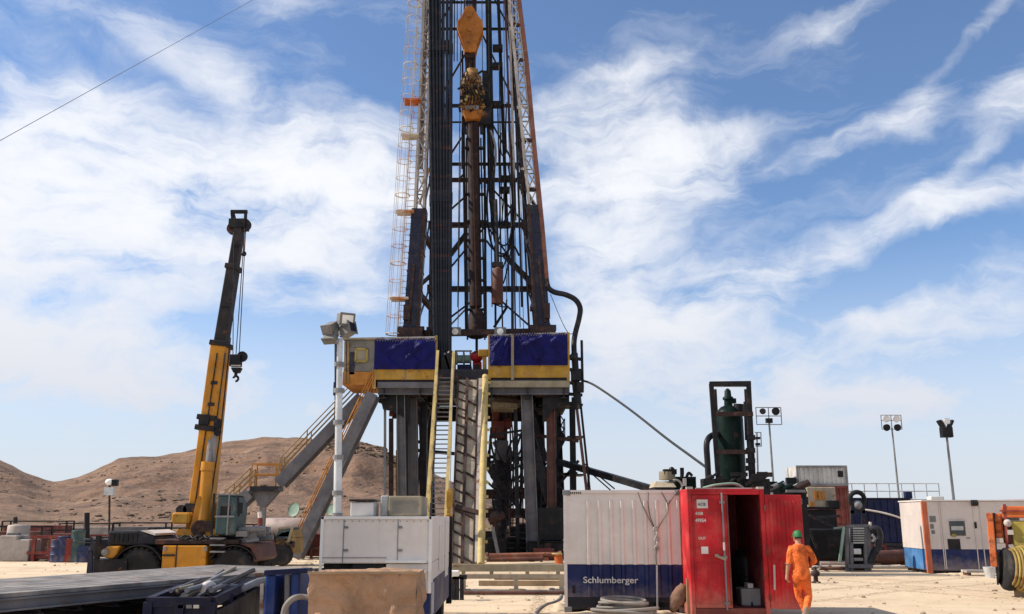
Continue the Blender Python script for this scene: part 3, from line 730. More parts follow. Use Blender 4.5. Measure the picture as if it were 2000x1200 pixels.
    # red standpipe up the right leg
    pts = [P(1069, 560, MF-.4), P(1059, 440, MF-.4), P(1045, 300, MF-.4), P(1028, 115, MF-.4), P(1014, 0, MF-.4)]
    pts.append(ext(pts[-2], pts[-1], 36)); MB().path(pts, .12, 8).build('standpipe', 'red_pipe', R, smooth=True)
    for px, y in ((1060, 473), (1050, 372), (1038, 275), (1028, 118), (1020, 50)): MB().beam(P(px+3, y, MF-.4), P(px-24, y-1, MF), .16).build('pipe_clamp', 'beam_rust', R)
    return R
MAST = mast()
# black mud hose from the standpipe to the manifold
MB().path([P(1067, 545, MF-.4), P(1071, 562, MF-.4), P(1083, 571, MF-.7), P(1105, 576, MF-1), P(1124, 586, MF-1), P(1133, 602, MF-1), P(1131, 622, MF-1), P(1124, 650, MF-1), P(1121, 672, MF-1.1), P(1122, 700, RY+.2)], .14, 10, smooth=6).build(
    'mud_hose', 'hose', None, origin=P(1122, 700, RY), smooth=True, label='thick black rubber hose arching off the right derrick leg', cat='hose')
MB().path([P(1133, 605, MF-1), P(1128, 628, MF-.8), P(1118, 652, MF-.6), P(1103, 640, MF), P(1075, 575, MF)], .02, 5, smooth=6).build('safety_cable', 'rope', None, origin=P(1118, 652, MF), label='thin slack cable looping beside the black mud hose', cat='cable')
# racked stands of drill pipe
def stands():
    base = None; k = 0
    zb = P(860, 685, RY+.3).z
    for row, (n, Y, b0, b1, t0, t1) in enumerate(((7, RY+.75, 850, 877, 838, 880), (6, RY+1.1, 852, 880, 841, 882), (5, RY+1.45, 846, 868, 838, 874))):
        for i in range(n):
            u = i/(n-1); p = P(b0+(b1-b0)*u, 680, Y); p.z = ZT+.02
            q = P(t0+(t1-t0)*u, 0, Y); q = ext(p, q, 36.5)
            p = p+V((0, random.uniform(-.05, .05), 0))
            mb = MB(); mb.tube(p, q, .075, 8)
            d = q-p
            for h in (.02, .345, .67, .985): mb.tube(p+d*(h-.012), p+d*(h+.012), .1, 8)
            mb.build('drill_pipe_stand', 'pipe_drill' if (i+row) % 3 else 'steel_mid' if i == 4 and row == 0 else 'pipe_drill', None, origin=p, smooth=True,
                     label='tall dark drill pipe racked upright in the bundle left of the orange block', cat='drill pipe', group='drill pipe stands racked in the derrick')
stands()
# ------------------------------------------------------------------ hoisting gear
BY = 49.5
def hoisting():
    o = P(918, 110, BY)
    R = thing('travelling_block', 'orange travelling block shaped like a pointed shield, hanging high in the derrick', 'block', o)
    out = [(911, 19), (923, 19), (930, 30), (936, 40), (943, 48), (944, 62), (938, 78), (932, 94), (929, 108), (908, 108), (905, 94), (899, 78), (893, 62), (894, 48), (901, 40), (906, 30)]
    for yy, nm in ((BY-.42, 'side_plate'), (BY+.30, 'side_plate')):
        MB().prism([P(x, y, BY)+V((0, yy-BY, 0)) for x, y in out], (0, .12, 0)).build(nm, 'orange_block', R, bevel=.03)
    mb = MB(); c = P(918, 58, BY)
    for k in range(4): mb.lathe([(.60, -.05), (.66, -.06), (.60, 0), (.66, .06), (.60, .05)], c+V((0, -.22+k*.15, 0)), (0, 1, 0), 28)
    mb.build('sheave', 'steel_dark', R)
    mb = MB()
    for (x, y) in ((918, 58), (918, 30), (918, 98)): mb.lathe([(.01, 0), (.16, 0), (.14, .08), (.01, .09)], P(x, y, BY-.42), (0, -1, 0), 12)
    mb.prism([P(898, 50, BY)+V((0, -.46, 0)), P(902, 44, BY)+V((0, -.46, 0)), P(910, 100, BY)+V((0, -.46, 0)), P(907, 104, BY)+V((0, -.46, 0))], (0, .03, 0))
    mb.build('pin', 'orange_block', R)
    mb = MB(); 
    for s in (-.22, .22): mb.beam(P(918, 104, BY)+V((s, 0, 0)), P(919, 142, BY)+V((s, 0, 0)), .16, .2)
    mb.box(P(918, 112, BY), (.62, .5, .3)); mb.tube(P(918, 112, BY), P(919, 140, BY), .14)
    mb.build('link', 'beam_rust', R)
    # drilling lines
    R2 = thing('drilling_line', 'bundle of dark wire lines running up from orange block', 'cable', P(918, 19, BY))
    mb = MB(); top = 41
    for i in range(8):
        a = P(906+i*3.3, 40 if 1 < i < 6 else 46, BY+(-.25 if i % 2 else .15)); b = V((a.x*.9-.16, a.y, top)); mb.tube(a, b, .042, 6)
    mb.build('wire_lines', 'rust_tube', R2)
    # top drive
    T = thing('top_drive', 'brown and yellow top drive motor crowded with valves below orange block', 'top drive', P(923, 232, BY))
    MB().mm(P(900, 164, BY-.7), P(945, 216, BY+.6)).build('motor_housing', 'topdrive', T, bevel=.06)
    mb = MB(); mb.lathe([(.01, 0), (.5, 0), (.55, .08), (.55, .42), (.42, .55), (.34, .9), (.01, .95)], P(922, 165, BY), (0, 0, 1), 20); mb.build('gearbox', 'topdrive', T, smooth=True)
    MB().mm(P(909, 206, BY-.76), P(935, 215, BY-.71)).build('name_plate', 'steel_mid', T)
    mb = MB(); mb.prism([P(903, 214, BY-.7), P(943, 214, BY-.7), P(936, 232, BY-.6), P(909, 232, BY-.6)], (0, 1.2, 0)); mb.build('lower_housing', 'orange_block', T, bevel=.03)
    mb = MB(); rnd = random.Random(11)
    for i in range(30):
        x = rnd.uniform(899, 946); y = rnd.uniform(146, 224); 
        if 146 < y < 172 and abs(x-922) > 16: continue
        s = rnd.uniform(.06, .2); p = P(x, y, BY-.74-rnd.random()*.12)
        mb = MB()
        if i % 3 == 0: mb.tube(p-V((s, 0, 0)), p+V((s, .0, 0)), s*.5, 8)
        elif i % 3 == 1: mb.box(p, (s*1.6, s, s*1.3))
        else: mb.tube(p-V((0, 0, s*1.4)), p+V((0, 0, s*1.4)), s*.4, 8)
        mb.build('valve', 'topdrive', T, bevel=.01)
    mb = MB()
    for i in range(22):
        x = rnd.choice((rnd.uniform(896, 906), rnd.uniform(938, 950), rnd.uniform(908, 936))); y = rnd.uniform(138, 228); s = rnd.uniform(.05, .14); p = P(x, y, BY-.72-rnd.random()*.2)
        mb.box(p, (s*1.5, s, s*1.5)) if i % 2 else mb.tube(p-V((s, 0, s)), p+V((s, 0, s*.5)), s*.5, 7)
    for i in range(7):
        x = 904+i*6; mb.path([P(x, 150+i, BY-.7), P(x-4, 170, BY-.95), P(x+5, 190, BY-.9), P(x+1, 206, BY-.75)], .035, 6, smooth=4)
    mb.build('fittings', 'steel_black', T)
    mb = MB()
    for i in range(5):
        p = P(rnd.uniform(903, 940), rnd.uniform(150, 205), BY-.88); mb.lathe([(.01, 0), (.09, 0), (.09, .06), (.01, .07)], p, (0, -1, 0), 10)
    mb.build('gauge', 'yellow_rail', T)
    mb = MB()
    mb.beam(P(906, 228, BY), P(908, 262, BY), .2); mb.beam(P(940, 228, BY), P(941, 262, BY), .2); mb.beam(P(903, 238, BY), P(945, 238, BY), .34); mb.box(P(950, 230, BY+.4), (.5, .6, 1.0))
    mb.build('link_tilt', 'steel_dark', T)
    MB().mm(P(942, 138, BY+.6), P(962, 250, BY+1.3)).build('dolly', 'steel_black', T)
    # the thick rusty tube under it
    K = thing('pipe_handler_tube', 'thick rusty brown tube hanging from top drive to floor', 'tube', P(930, 662, BY))
    mb = MB(); a, b = P(924, 234, BY), P(929, 600, BY)
    mb.tube(b, a, .35, 20); mb.build('barrel', 'rust_tube', K, smooth=True)
    mb = MB(); mb.lathe([(.33, 0), (.44, .05), (.44, 1.3), (.33, 1.55), (.01, 1.6)], P(930, 661, BY), (0, 0, 1), 20); mb.build('bell', 'rust_tube', K, smooth=True)
    mb = MB()
    for s in (-1, 1): mb.beam(P(930+s*17, 664, BY-.1), P(925+s*14, 270, BY-.1), .09); 
    for y in (290, 380, 433, 470, 505, 548, 605): mb.box(P(926+.012*(y-234), y, BY-.1), (1.05, .3, .1))
    mb.build('clamp_rail', 'steel_black', K)
    mb = MB(); mb.beam(P(921, 240, BY-.36), P(931, 640, BY-.36), .08, .06); mb.build('rust_seam', 'brown_col', K)
    MB().tube(P(931, 661, BY), PZ(931, ZT+.1, BY), .075, 10).build('drill_stem', 'steel_black', K)
    # counterweight and hoses
    C = thing('counterweight', 'grey brown hanging counterweight cylinder right of rusty tube', 'counterweight', P(972, 596, 49))
    MB().lathe([(.28, 0), (.30, .03), (.30, 1.9), (.22, 2.05), (.06, 2.1)], P(972, 594, 49), (0, 0, 1), 18).build('weight', 'brown_col', C, smooth=True)
    mb = MB(); mb.tube(P(972, 515, 49), P(968, 390, 49), .1, 8); mb.box(P(972, 518, 49), (.6, .4, .25)); mb.build('hanger', 'steel_dark', C)
    hz = [([(952, 250), (956, 320), (951, 400), (958, 470), (975, 500), (993, 490), (1003, 450), (1006, 390), (1003, 330)], .06, 'steel_black', 'longest black hydraulic hose loop hanging right of rusty tube'),
          ([(956, 260), (963, 300), (966, 330), (962, 400), (968, 460), (985, 480), (998, 455), (1000, 380), (992, 320)], .05, 'hose', 'inner hydraulic hose loop hanging beside counterweight'),
          ([(958, 255), (967, 285), (967, 320), (958, 350)], .07, 'steel_mid', 'short grey hose bulging out beneath top drive'),
          ([(948, 430), (962, 445), (975, 443), (990, 425), (1000, 405)], .05, 'hose', 'shallow hose loop crossing the girt above counterweight'),
          ([(950, 470), (965, 488), (985, 496), (1002, 480), (1014, 500)], .06, 'steel_black', 'lowest drooping hose over the diagonal brace')]
    for pts, r, m, lb in hz:
        MB().path([P(x, y, 49.2+.1*i) for i, (x, y) in enumerate(pts)], r, 7, smooth=6).build('hydraulic_hose', m, None, origin=P(*pts[-1], 49.5), smooth=True, label=lb, cat='hose', group='hydraulic hoses in the derrick')
    # tail cable under the counterweight
    MB().path([P(960, 592, 49), P(985, 600, 49), P(990, 585, 49)], .04, 6, smooth=3).build('tag_line', 'steel_black', None, origin=P(960, 592, 49), label='short dark line slung under hanging counterweight', cat='cable')
hoisting()
# ------------------------------------------------------------------ on the floor by the V-door
def floor_gear():
    R = thing('iron_roughneck', 'bright red pipe wrench machine standing in gap between blue tarpaulins', 'pipe wrench', P(930, 735, RY+1.2)-V((0, 0, 0)))
    y = RY+1.2
    MB().mm(P(923, 706, y), P(941, 740, y+.8)).build('base_body', 'red', R, bevel=.04)
    mb = MB(); mb.sphere(P(931, 697, y), .34, 16, (1, 1, .9)); mb.tube(P(921, 694, y), P(942, 694, y), .14); mb.build('jaw_head', 'red', R, smooth=True)
    mb = MB(); mb.tube(P(926, 690, y-.2), P(936, 690, y-.2), .11); mb.box(P(931, 718, y-.1), (.3, .12, .3)); mb.build('jaw', 'beam_rust', R)
    W = thing('air_winch', 'dark blue winch with pale drum behind top of yellow stair', 'winch', P(905, 738, RY+1.5))
    y = RY+1.5
    MB().mm(P(893, 712, y), P(922, 741, y+1)).build('winch_body', 'tank_navy', W, bevel=.04)
    mb = MB(); mb.tube(P(893, 702, y+.3), P(918, 702, y+.3), .22, 16); mb.build('drum', 'green_pale', W, smooth=True)
    mb = MB()
    for x in (892, 906, 919): mb.box(P(x, 700, y+.3), (.08, .7, .6))
    mb.beam(P(889, 686, y), P(922, 686, y), .08); mb.beam(P(889, 686, y), P(889, 740, y), .08)
    mb.build('winch_frame', 'steel_mid', W)
    V2 = thing('gate_post', 'orange yellow hinged gate post right of red pipe wrench machine', 'post', P(946, 738, RY+.4))
    MB().beam(P(946, 684, RY+.4), P(947, 742, RY+.4), .2).build('post_body', 'yellow_rig', V2)
    MB().box(P(944, 690, RY+.3), (.5, .3, .35)).build('latch_box', 'yellow_rig', V2, bevel=.03)
    B = thing('blowout_tong', 'dark folded tool set on floor at the foot of racked drill pipe', 'tool', P(872, 738, RY+.4))
    mb = MB(); mb.box(P(874, 712, RY+.5), (.6, .5, .9)); mb.tube(P(866, 700, RY+.4), P(884, 722, RY+.4), .12); mb.sphere(P(880, 692, RY+.5), .2); mb.build('tool_body', 'steel_black', B)
    MB().beam(P(868, 690, RY+.3), P(880, 730, RY+.3), .1).build('tool_arm', 'steel_mid', B)
floor_gear()
# ------------------------------------------------------------------ V-door ramp, stairs
def vdoor():
    YB = 39.2
    R = thing('pipe_ramp', 'steep tan pipe ramp with dark ladder frame and pale yellow tube on right edge', 'ramp', PZ(915, 0, YB))
    tl, tr = P(893, 742, RY-.35), P(948, 742, RY-.35); bl, br = PZ(880, .15, YB), PZ(942, .15, YB)
    up = (tl-bl).normalized(); nrm = (br-bl).cross(tl-bl).normalized()
    if nrm.y > 0: nrm = -nrm
    bl2 = bl.lerp(br, .12); tl2 = tl.lerp(tr, .12)
    MB().prism([bl, br, tr, tl], -nrm*.12).build('ramp_sheet', 'ramp_tan', R)
    def Q(u, v, h=.0): return bl.lerp(br, u).lerp(tl.lerp(tr, u), v)+nrm*h
    mb = MB()
    for u, w in ((.04, .08), (.36, .13), (.74, .12)): mb.beam(Q(u, 0, .06), Q(u, 1, .06), w, .09, nrm)
    for i in range(10):
        v = i/9.6; mb.beam(Q(.36, v+.03, .06), Q(.74, v-.006, .06), .07, .07, nrm); mb.beam(Q(.04, v+.045, .05), Q(.36, v+.02, .05), .06, .06, nrm); mb.beam(Q(.04, v+.09, .05), Q(.36, v+.07, .05), .05, .05, nrm)
    mb.beam(Q(.1, .262, .12), Q(.98, .225, .12), .22, .07, nrm)
    mb.build('ladder_frame', 'beam_rust', R)
    mb = MB(); mb.beam(Q(.86, 0, .05), Q(.86, 1, .05), .26, .12, nrm); mb.build('ramp_lip', 'lattice_white', R)
    mb = MB(); mb.tube(P(939, 1103, YB-.1)*1, P(948, 735, RY-.4), .16, 12)
    for k in range(14):
        p = P(939, 1103, YB-.1).lerp(P(948, 735, RY-.4), k/14+.03); mb.box(p+V((.2, -.02, 0)), (.12, .1, .12))
    mb.build('side_tube', 'yellow_rail', R, smooth=True)
    # stair
    S = thing('floor_stair', 'narrow dark stair with pale yellow handrails up to drill floor', 'stair', PZ(852, 0, 40.4))
    YB2 = 40.2
    la, lb = PZ(836, .2, YB2), P(856, 735, RY-.4); ra, rb = PZ(868, .2, YB2), P(884, 735, RY-.4)
    mb = MB(); mb.beam(la, lb, .08, .3, (0, -1, 0)); mb.beam(ra, rb, .08, .3, (0, -1, 0)); mb.build('stringer', 'steel_dark', S)
    n = 38; mb = MB()
    for i in range(n):
        a = la.lerp(lb, (i+.5)/n); b = ra.lerp(rb, (i+.5)/n); c = (a+b)/2; mb.box(c, ((b-a).length-.06, .26, .04))
    o = mb.build('treads', 'steel_mid', S)
    for (a, b, c0, c1, m) in ((la, lb, (832, 1020), (855, 686), 'yellow_rail'), (ra, rb, (870, 1020), (886, 688), 'yellow_rail')):
        q0, q1 = P(*c0, YB2-.1), P(*c1, RY-.8)
        mb = MB(); mb.beam(q0, q1, .135, .12)
        for k in range(9):
            t = (k+.3)/9; mb.beam(a.lerp(b, t), q0.lerp(q1, t), .05)
        mb.beam(a.lerp(q0, .5), b.lerp(q1, .5), .05)
        mb.build('handrail', m, S)
    H = thing('hoist_hook', 'worn orange yellow hoist hook hanging along right stair rail', 'hook', P(876, 1030, 40))
    mb = MB(); mb.beam(P(878, 955, 40), P(875, 1028, 39.9), .16, .12); mb.torus(P(876, 1012, 39.85), (0, 1, 0), .14, .05, 16, 6); mb.box(P(878, 975, 39.9), (.26, .2, .7)); mb.build('hook_body', 'yellow_rig', H, bevel=.02)
    MB().tube(P(879, 955, 40), P(886, 690, 44.5), .02, 5).build('hoist_wire', 'rope', H)
vdoor()
def side_stairs():
    def flight(R, a, b, Y, W, n, mat='steel_grey', rails=True, railmat='yellow_dull', rh=1.0, railside=(1,)):
        """a bottom, b top (world); the flight is W deep in Y; stringers face the camera"""
        a, b = V(a), V(b)
        for k in (0, W):
            MB().beam(a+V((0, k, 0)), b+V((0, k, 0)), .58, .10, (0, 1, 0)).build('stringer', mat, R)
        for k in range(n):
            p = a.lerp(b, (k+.5)/n)+V((0, W/2, .08))
            MB().box(p, (.27, W-.12, .035)).build('tread', 'steel_mid', R)
        for k in (0, W):
            for hh in ((rh, rh*.72, rh*.45) if k == 0 else (rh, rh*.5)):
                pass
            mb = MB(); o = V((0, k, .25))
            for hh in (rh, rh*.7, rh*.42): mb.tube(a+o+V((0, 0, hh)), b+o+V((0, 0, hh)), .03, 6)
            m = max(3, int((b-a).length/1.6))
            for i in range(m+1):
                p = a.lerp(b, i/m)+o; mb.tube(p, p+V((0, 0, rh)), .03, 6)
            mb.build('handrail', railmat, R)
    # long stair with a landing, going down to the left
    S = thing('landing_stair', 'long grey side stair with a mid landing, left behind the crane', 'stair', PZ(515, 0, RY+2.5))
    Y = RY+2.2
    b, a = P(706, 775, Y), P(543, 945, Y)
    flight(S, a, b, Y, 1.0, 26)
    l0, l1 = P(488, 962, Y), P(540, 950, Y); l0.z = l1.z
    MB().mm((l0.x, Y-.05, l1.z-.25), (l1.x+.1, Y+1.05, l1.z)).build('landing', 'steel_dark', S)
    mb = MB()
    for x in (l0.x+.03, l1.x-.05):
        for yy in (Y, Y+1): mb.tube((x, yy, l1.z), (x, yy, l1.z+1.15), .04, 6)
    for yy in (Y, Y+1):
        for h in (.6, 1.13): mb.beam((l0.x, yy, l1.z+h), (l1.x, yy, l1.z+h), .07)
    mb.build('landing_rail', 'orange_low', S)
    mb = MB(); c = P(512, 1000, Y+.4)
    mb.prism([(l0.x, Y+.3, l1.z-.253), (l1.x+.05, Y+.3, l1.z-.253), (c.x+.18, Y+.3, l1.z-1.0), (c.x-.18, Y+.3, l1.z-1.0)], (0, .5, 0)); mb.build('leg_bracket', 'steel_grey', S)
    MB().beam((c.x, Y+.55, l1.z-1.0), (c.x, Y+.55, 0), .28).build('support_leg', 'steel_mid', S)
    flight(S, P(392, 1052, Y), P(486, 963, Y), Y, 1.0, 14)
    # nearer, steeper stair
    S2 = thing('straight_stair', 'straight grey side stair with orange handrails between white lamp pole and crane', 'stair', PZ(575, 0, RY-.6))
    Y = RY-.2
    flight(S2, PZ(574, .1, Y), P(727, 768, Y), Y, 1.0, 34, railmat='orange_low', rh=.95)
side_stairs()
def right_tower():
    S = thing('stair_tower', 'dark zigzag stair tower behind right columns of the substructure', 'stair', PZ(1098, 0, RY+6))
    Y = RY+6
    def X(px): return PZ(px, 4, Y).x
    x0, x1 = X(1048), X(1122); zs = [.1, 2.2, 4.3, 6.4, 8.2]
    for k in range(4):
        a, b = (x0+.5, x1-.5) if k % 2 == 0 else (x1-.5, x0+.5)
        yy = Y+(0 if k % 2 == 0 else 1.1)
        for q in (0, .9): MB().beam((a, yy+q, zs[k]), (b, yy+q, zs[k+1]), .26, .06).build('stringer', 'steel_black', S)
        n = 9
        for i in range(n):
            u = (i+.5)/n; MB().box((a+(b-a)*u, yy+.45, zs[k]+(zs[k+1]-zs[k])*u), (.28, .86, .05)).build('tread', 'steel_dark', S)
        mb = MB()
        for h in (.5, 1.0): mb.tube((a, yy, zs[k]+h), (b, yy, zs[k+1]+h), .035, 6)
        for i in range(4): u = i/3; p = V((a+(b-a)*u, yy, zs[k]+(zs[k+1]-zs[k])*u)); mb.tube(p, p+V((0, 0, 1)), .03, 6)
        mb.build('handrail', 'steel_black', S)
    for x in (x0, x1):
        for q in (0, 2.1): MB().beam((x, Y+q, 0), (x, Y+q, 8.6), .2).build('tower_post', 'steel_black', S)
    for z in zs[1:]:
        MB().box((x0-.1, Y+1, z), (1.0, 2.0, .08)).build('landing', 'steel_dark', S); MB().box((x1+.1, Y+1, z), (.9, 2.0, .08)).build('landing', 'steel_dark', S)
right_tower()
# ------------------------------------------------------------------ wellhead under the floor
def wellhead():
    R = thing('blowout_preventer', 'dark rusty blowout preventer stack hanging under drill floor behind ramp', 'valve stack', PZ(978, 0, 50.5))
    c = PZ(980, 0, 50.5)
    mb = MB()
    for z0, z1, r in ((.3, .8, .45), (.8, 1.5, .3), (1.5, 1.8, .5), (1.8, 2.6, .4), (2.6, 2.8, .55), (2.8, 3.6, .42), (3.6, 3.8, .55), (3.8, 4.6, .5), (4.6, 4.8, .6), (4.8, 5.6, .42)): mb.tube(c+V((0, 0, z0)), c+V((0, 0, z1)), r, 18)
    mb.build('preventer_body', 'steel_dark', R, smooth=True)
    mb = MB()
    for z in (2.2, 3.2): mb.mm(c+V((-1.3, -.3, z-.25)), c+V((1.3, .3, z+.25))); mb.tube(c+V((-1.6, 0, z)), c+V((1.6, 0, z)), .16)
    mb.build('ram', 'beam_rust', R, bevel=.03)
    MB().tube(c+V((0, 0, 5.6)), V((c.x, c.y, ZF-.4)), .3, 14).build('bell_nipple', 'beam_rust', R)
    mb = MB(); mb.box(P(972, 840, 50), (.7, .6, .9)); mb.sphere(P(990, 828, 50), .32); mb.tube(P(968, 780, 50), P(968, 850, 50), .2); mb.build('tong_arm', 'oxide', R)
    mb = MB(); mb.box(P(980, 880, 49.5), (.55, .5, 1.0), .4); mb.tube(P(966, 862, 49.5), P(990, 905, 49.5), .16); mb.sphere(P(993, 886, 49.5), .26); mb.build('choke_valve', 'steel_grey', R)
    hz = [([(955, 880), (952, 915), (965, 930), (985, 925), (1005, 915), (1030, 905)], .07), ([(960, 900), (975, 940), (995, 930), (990, 890), (1000, 860)], .06), ([(950, 940), (970, 958), (985, 962), (995, 940), (994, 905)], .06),
          ([(1000, 830), (1003, 900), (998, 960)], .04), ([(958, 850), (956, 900), (962, 935), (990, 938), (1012, 936)], .07), ([(962, 960), (966, 1000), (985, 1010)], .06)]
    for i, (pts, r) in enumerate(hz):
        MB().path([P(x, y, 49+.15*i) for x, y in pts], r, 7, smooth=6).build('choke_hose', 'hose', R, smooth=True)
    K = thing('support_pipe', 'slim black vertical pipe right of blowout preventer, reaching the ground', 'pipe', PZ(1010, 0, 46.6))
    mb = MB(); mb.tube(PZ(1012, 0, 46.6), P(1007, 800, 46.6), .1, 8); mb.build('pipe_body', 'steel_black', K)
    for y in (850, 940, 1010): MB().box(P(1010, y, 46.6), (.3, .3, .12)).build('flange', 'steel_dark', K)
    # low platforms and steps between the legs
    T = thing('access_steps', 'low dark steps with rails between substructure legs', 'steps', PZ(1010, 0, 47.5))
    mb = MB()
    for i in range(7): mb.box(PZ(1010, .25+.24*i, 47+.28*i), (1.3, .3, .05))
    mb.build('treads', 'steel_dark', T)
    mb = MB()
    for px in (982, 1038): mb.beam(PZ(px, .1, 46.8), PZ(px, 1.9, 49), .1, .2); mb.beam(PZ(px, 1.1, 46.8), PZ(px, 2.9, 49), .06); mb.beam(PZ(px, .1, 46.8), PZ(px, 1.1, 46.8), .06); mb.beam(PZ(px, 1.9, 49), PZ(px, 2.9, 49), .06)
    mb.build('step_frame', 'steel_black', T)
    Cb = thing('cellar_pump', 'dark red pump block with upright valve at foot of ramp', 'pump', PZ(965, 0, 46))
    mb = MB(); mb.mm(PZ(950, .1, 46), PZ(990, 1.0, 47.2)); mb.build('pump_block', 'steel_black', Cb, bevel=.04)
    mb = MB(); mb.sphere(P(968, 1010, 46), .3); mb.tube(P(955, 1020, 46), P(985, 1005, 46), .18); mb.tube(P(968, 1010, 46), PZ(966, .9, 46), .14); mb.build('valve', 'beam_rust', Cb)
    MB().beam(P(962, 1030, 45.6), PZ(975, .05, 45.4), .16).build('jack_leg', 'steel_mid', Cb)
    for i, (a, b, y, r, m, lb) in enumerate((((948, 1086), (1096, 1083), 44.8, .11, 'red_pipe', 'straight red oxide pipe lying across substructure base, farther of the two'), ((950, 1094), (1060, 1092), 43.8, .10, 'brown_col', 'short dull red pipe lying in front of substructure base, nearer of the two'))):
        mb = MB(); mb.tube(P(*a, y), P(*b, y), r, 10); mb.tube(P(*a, y), P(*a, y)+V((.12, 0, 0)), r*1.4, 10); mb.tube(P(*b, y), P(*b, y)-V((.12, 0, 0)), r*1.4, 10)
        for u in (.2, .8):
            q = P(*a, y).lerp(P(*b, y), u); mb.box((q.x, q.y, q.z/2-r/2), (.25, .25, max(.05, q.z-r)))
        mb.build('flow_pipe', m, None, origin=(P(*a, y).x, y, 0), smooth=True, label=lb, cat='pipe', group='red pipes along the substructure base')
    rnd = random.Random(77)
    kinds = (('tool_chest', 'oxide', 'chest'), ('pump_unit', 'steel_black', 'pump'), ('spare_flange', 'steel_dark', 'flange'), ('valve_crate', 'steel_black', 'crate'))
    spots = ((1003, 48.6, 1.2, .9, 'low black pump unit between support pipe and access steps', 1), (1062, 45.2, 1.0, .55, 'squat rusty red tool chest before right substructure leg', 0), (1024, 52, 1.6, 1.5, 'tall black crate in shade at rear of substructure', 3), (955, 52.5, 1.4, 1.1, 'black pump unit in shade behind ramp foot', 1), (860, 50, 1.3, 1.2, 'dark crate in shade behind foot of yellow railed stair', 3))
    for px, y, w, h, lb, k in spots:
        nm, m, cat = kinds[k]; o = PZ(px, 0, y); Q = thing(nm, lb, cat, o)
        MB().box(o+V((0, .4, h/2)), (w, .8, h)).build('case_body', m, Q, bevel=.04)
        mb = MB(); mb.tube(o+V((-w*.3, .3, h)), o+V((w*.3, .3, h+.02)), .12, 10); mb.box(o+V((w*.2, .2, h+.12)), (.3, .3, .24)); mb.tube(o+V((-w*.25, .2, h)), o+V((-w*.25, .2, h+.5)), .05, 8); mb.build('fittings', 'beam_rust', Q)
    O = thing('valve_post', 'bright orange valve post beside left end of white and navy container', 'valve', PZ(1092, 0, 40))
    mb = MB(); mb.tube(PZ(1093, 0, 40), P(1090, 1084, 40), .17, 12); mb.build('post_body', 'orange_mach', O, smooth=True)
    mb = MB(); mb.torus(P(1088, 1082, 40), (0, 0, 1), .2, .035, 16, 6); mb.tube(P(1088, 1082, 40), P(1090, 1088, 40), .05); mb.build('hand_wheel', 'yellow_rail', O)
wellhead()
# ------------------------------------------------------------------ lines leaving the rig
F = thing('flow_line', 'black sloping return line from the rig to the equipment behind red container', 'pipe', P(1275, 956, 44))
MB().beam(P(1090, 902, 50), P(1278, 957, 43), .34, .3, (0, 0, 1)).build('trough', 'steel_black', F)
mb = MB(); mb.beam(P(1140, 905, 48), P(1200, 955, 45.5), .06); mb.beam(P(1155, 925, 47), P(1195, 960, 45.8), .06)
for u in (.15, .35): mb.beam(P(1090, 902, 50).lerp(P(1278, 957, 43), u), P(1090, 902, 50).lerp(P(1278, 957, 43), u)-V((0, 0, 2.4)), .12)
mb.build('line_stay', 'steel_black', F)
Gt = P(1140, 744, RY)
MB().path([Gt, P(1165, 755, RY-1), P(1230, 800, 43), P(1300, 855, 40), P(1345, 888, 38), P(1378, 912, 36.6)], .055, 7, smooth=5).build('supply_cable', 'cable_black', None, origin=Gt, smooth=True, label='long thick cable sloping from the drill floor to the separator frame', cat='cable')
gw0 = P(0, 275, 25); gw1 = P(480, 8, 41.3); gwt = gw0+(gw1-gw0)*1.9; gwb = gw0+(gw0-gw1)*(gw0.z/(gw1.z-gw0.z))
MB().tube(gwb, gwt, .010, 5).build('guy_wire', 'steel_mid', None, origin=gwb, label='single thin guy wire crossing the sky at upper left', cat='cable')
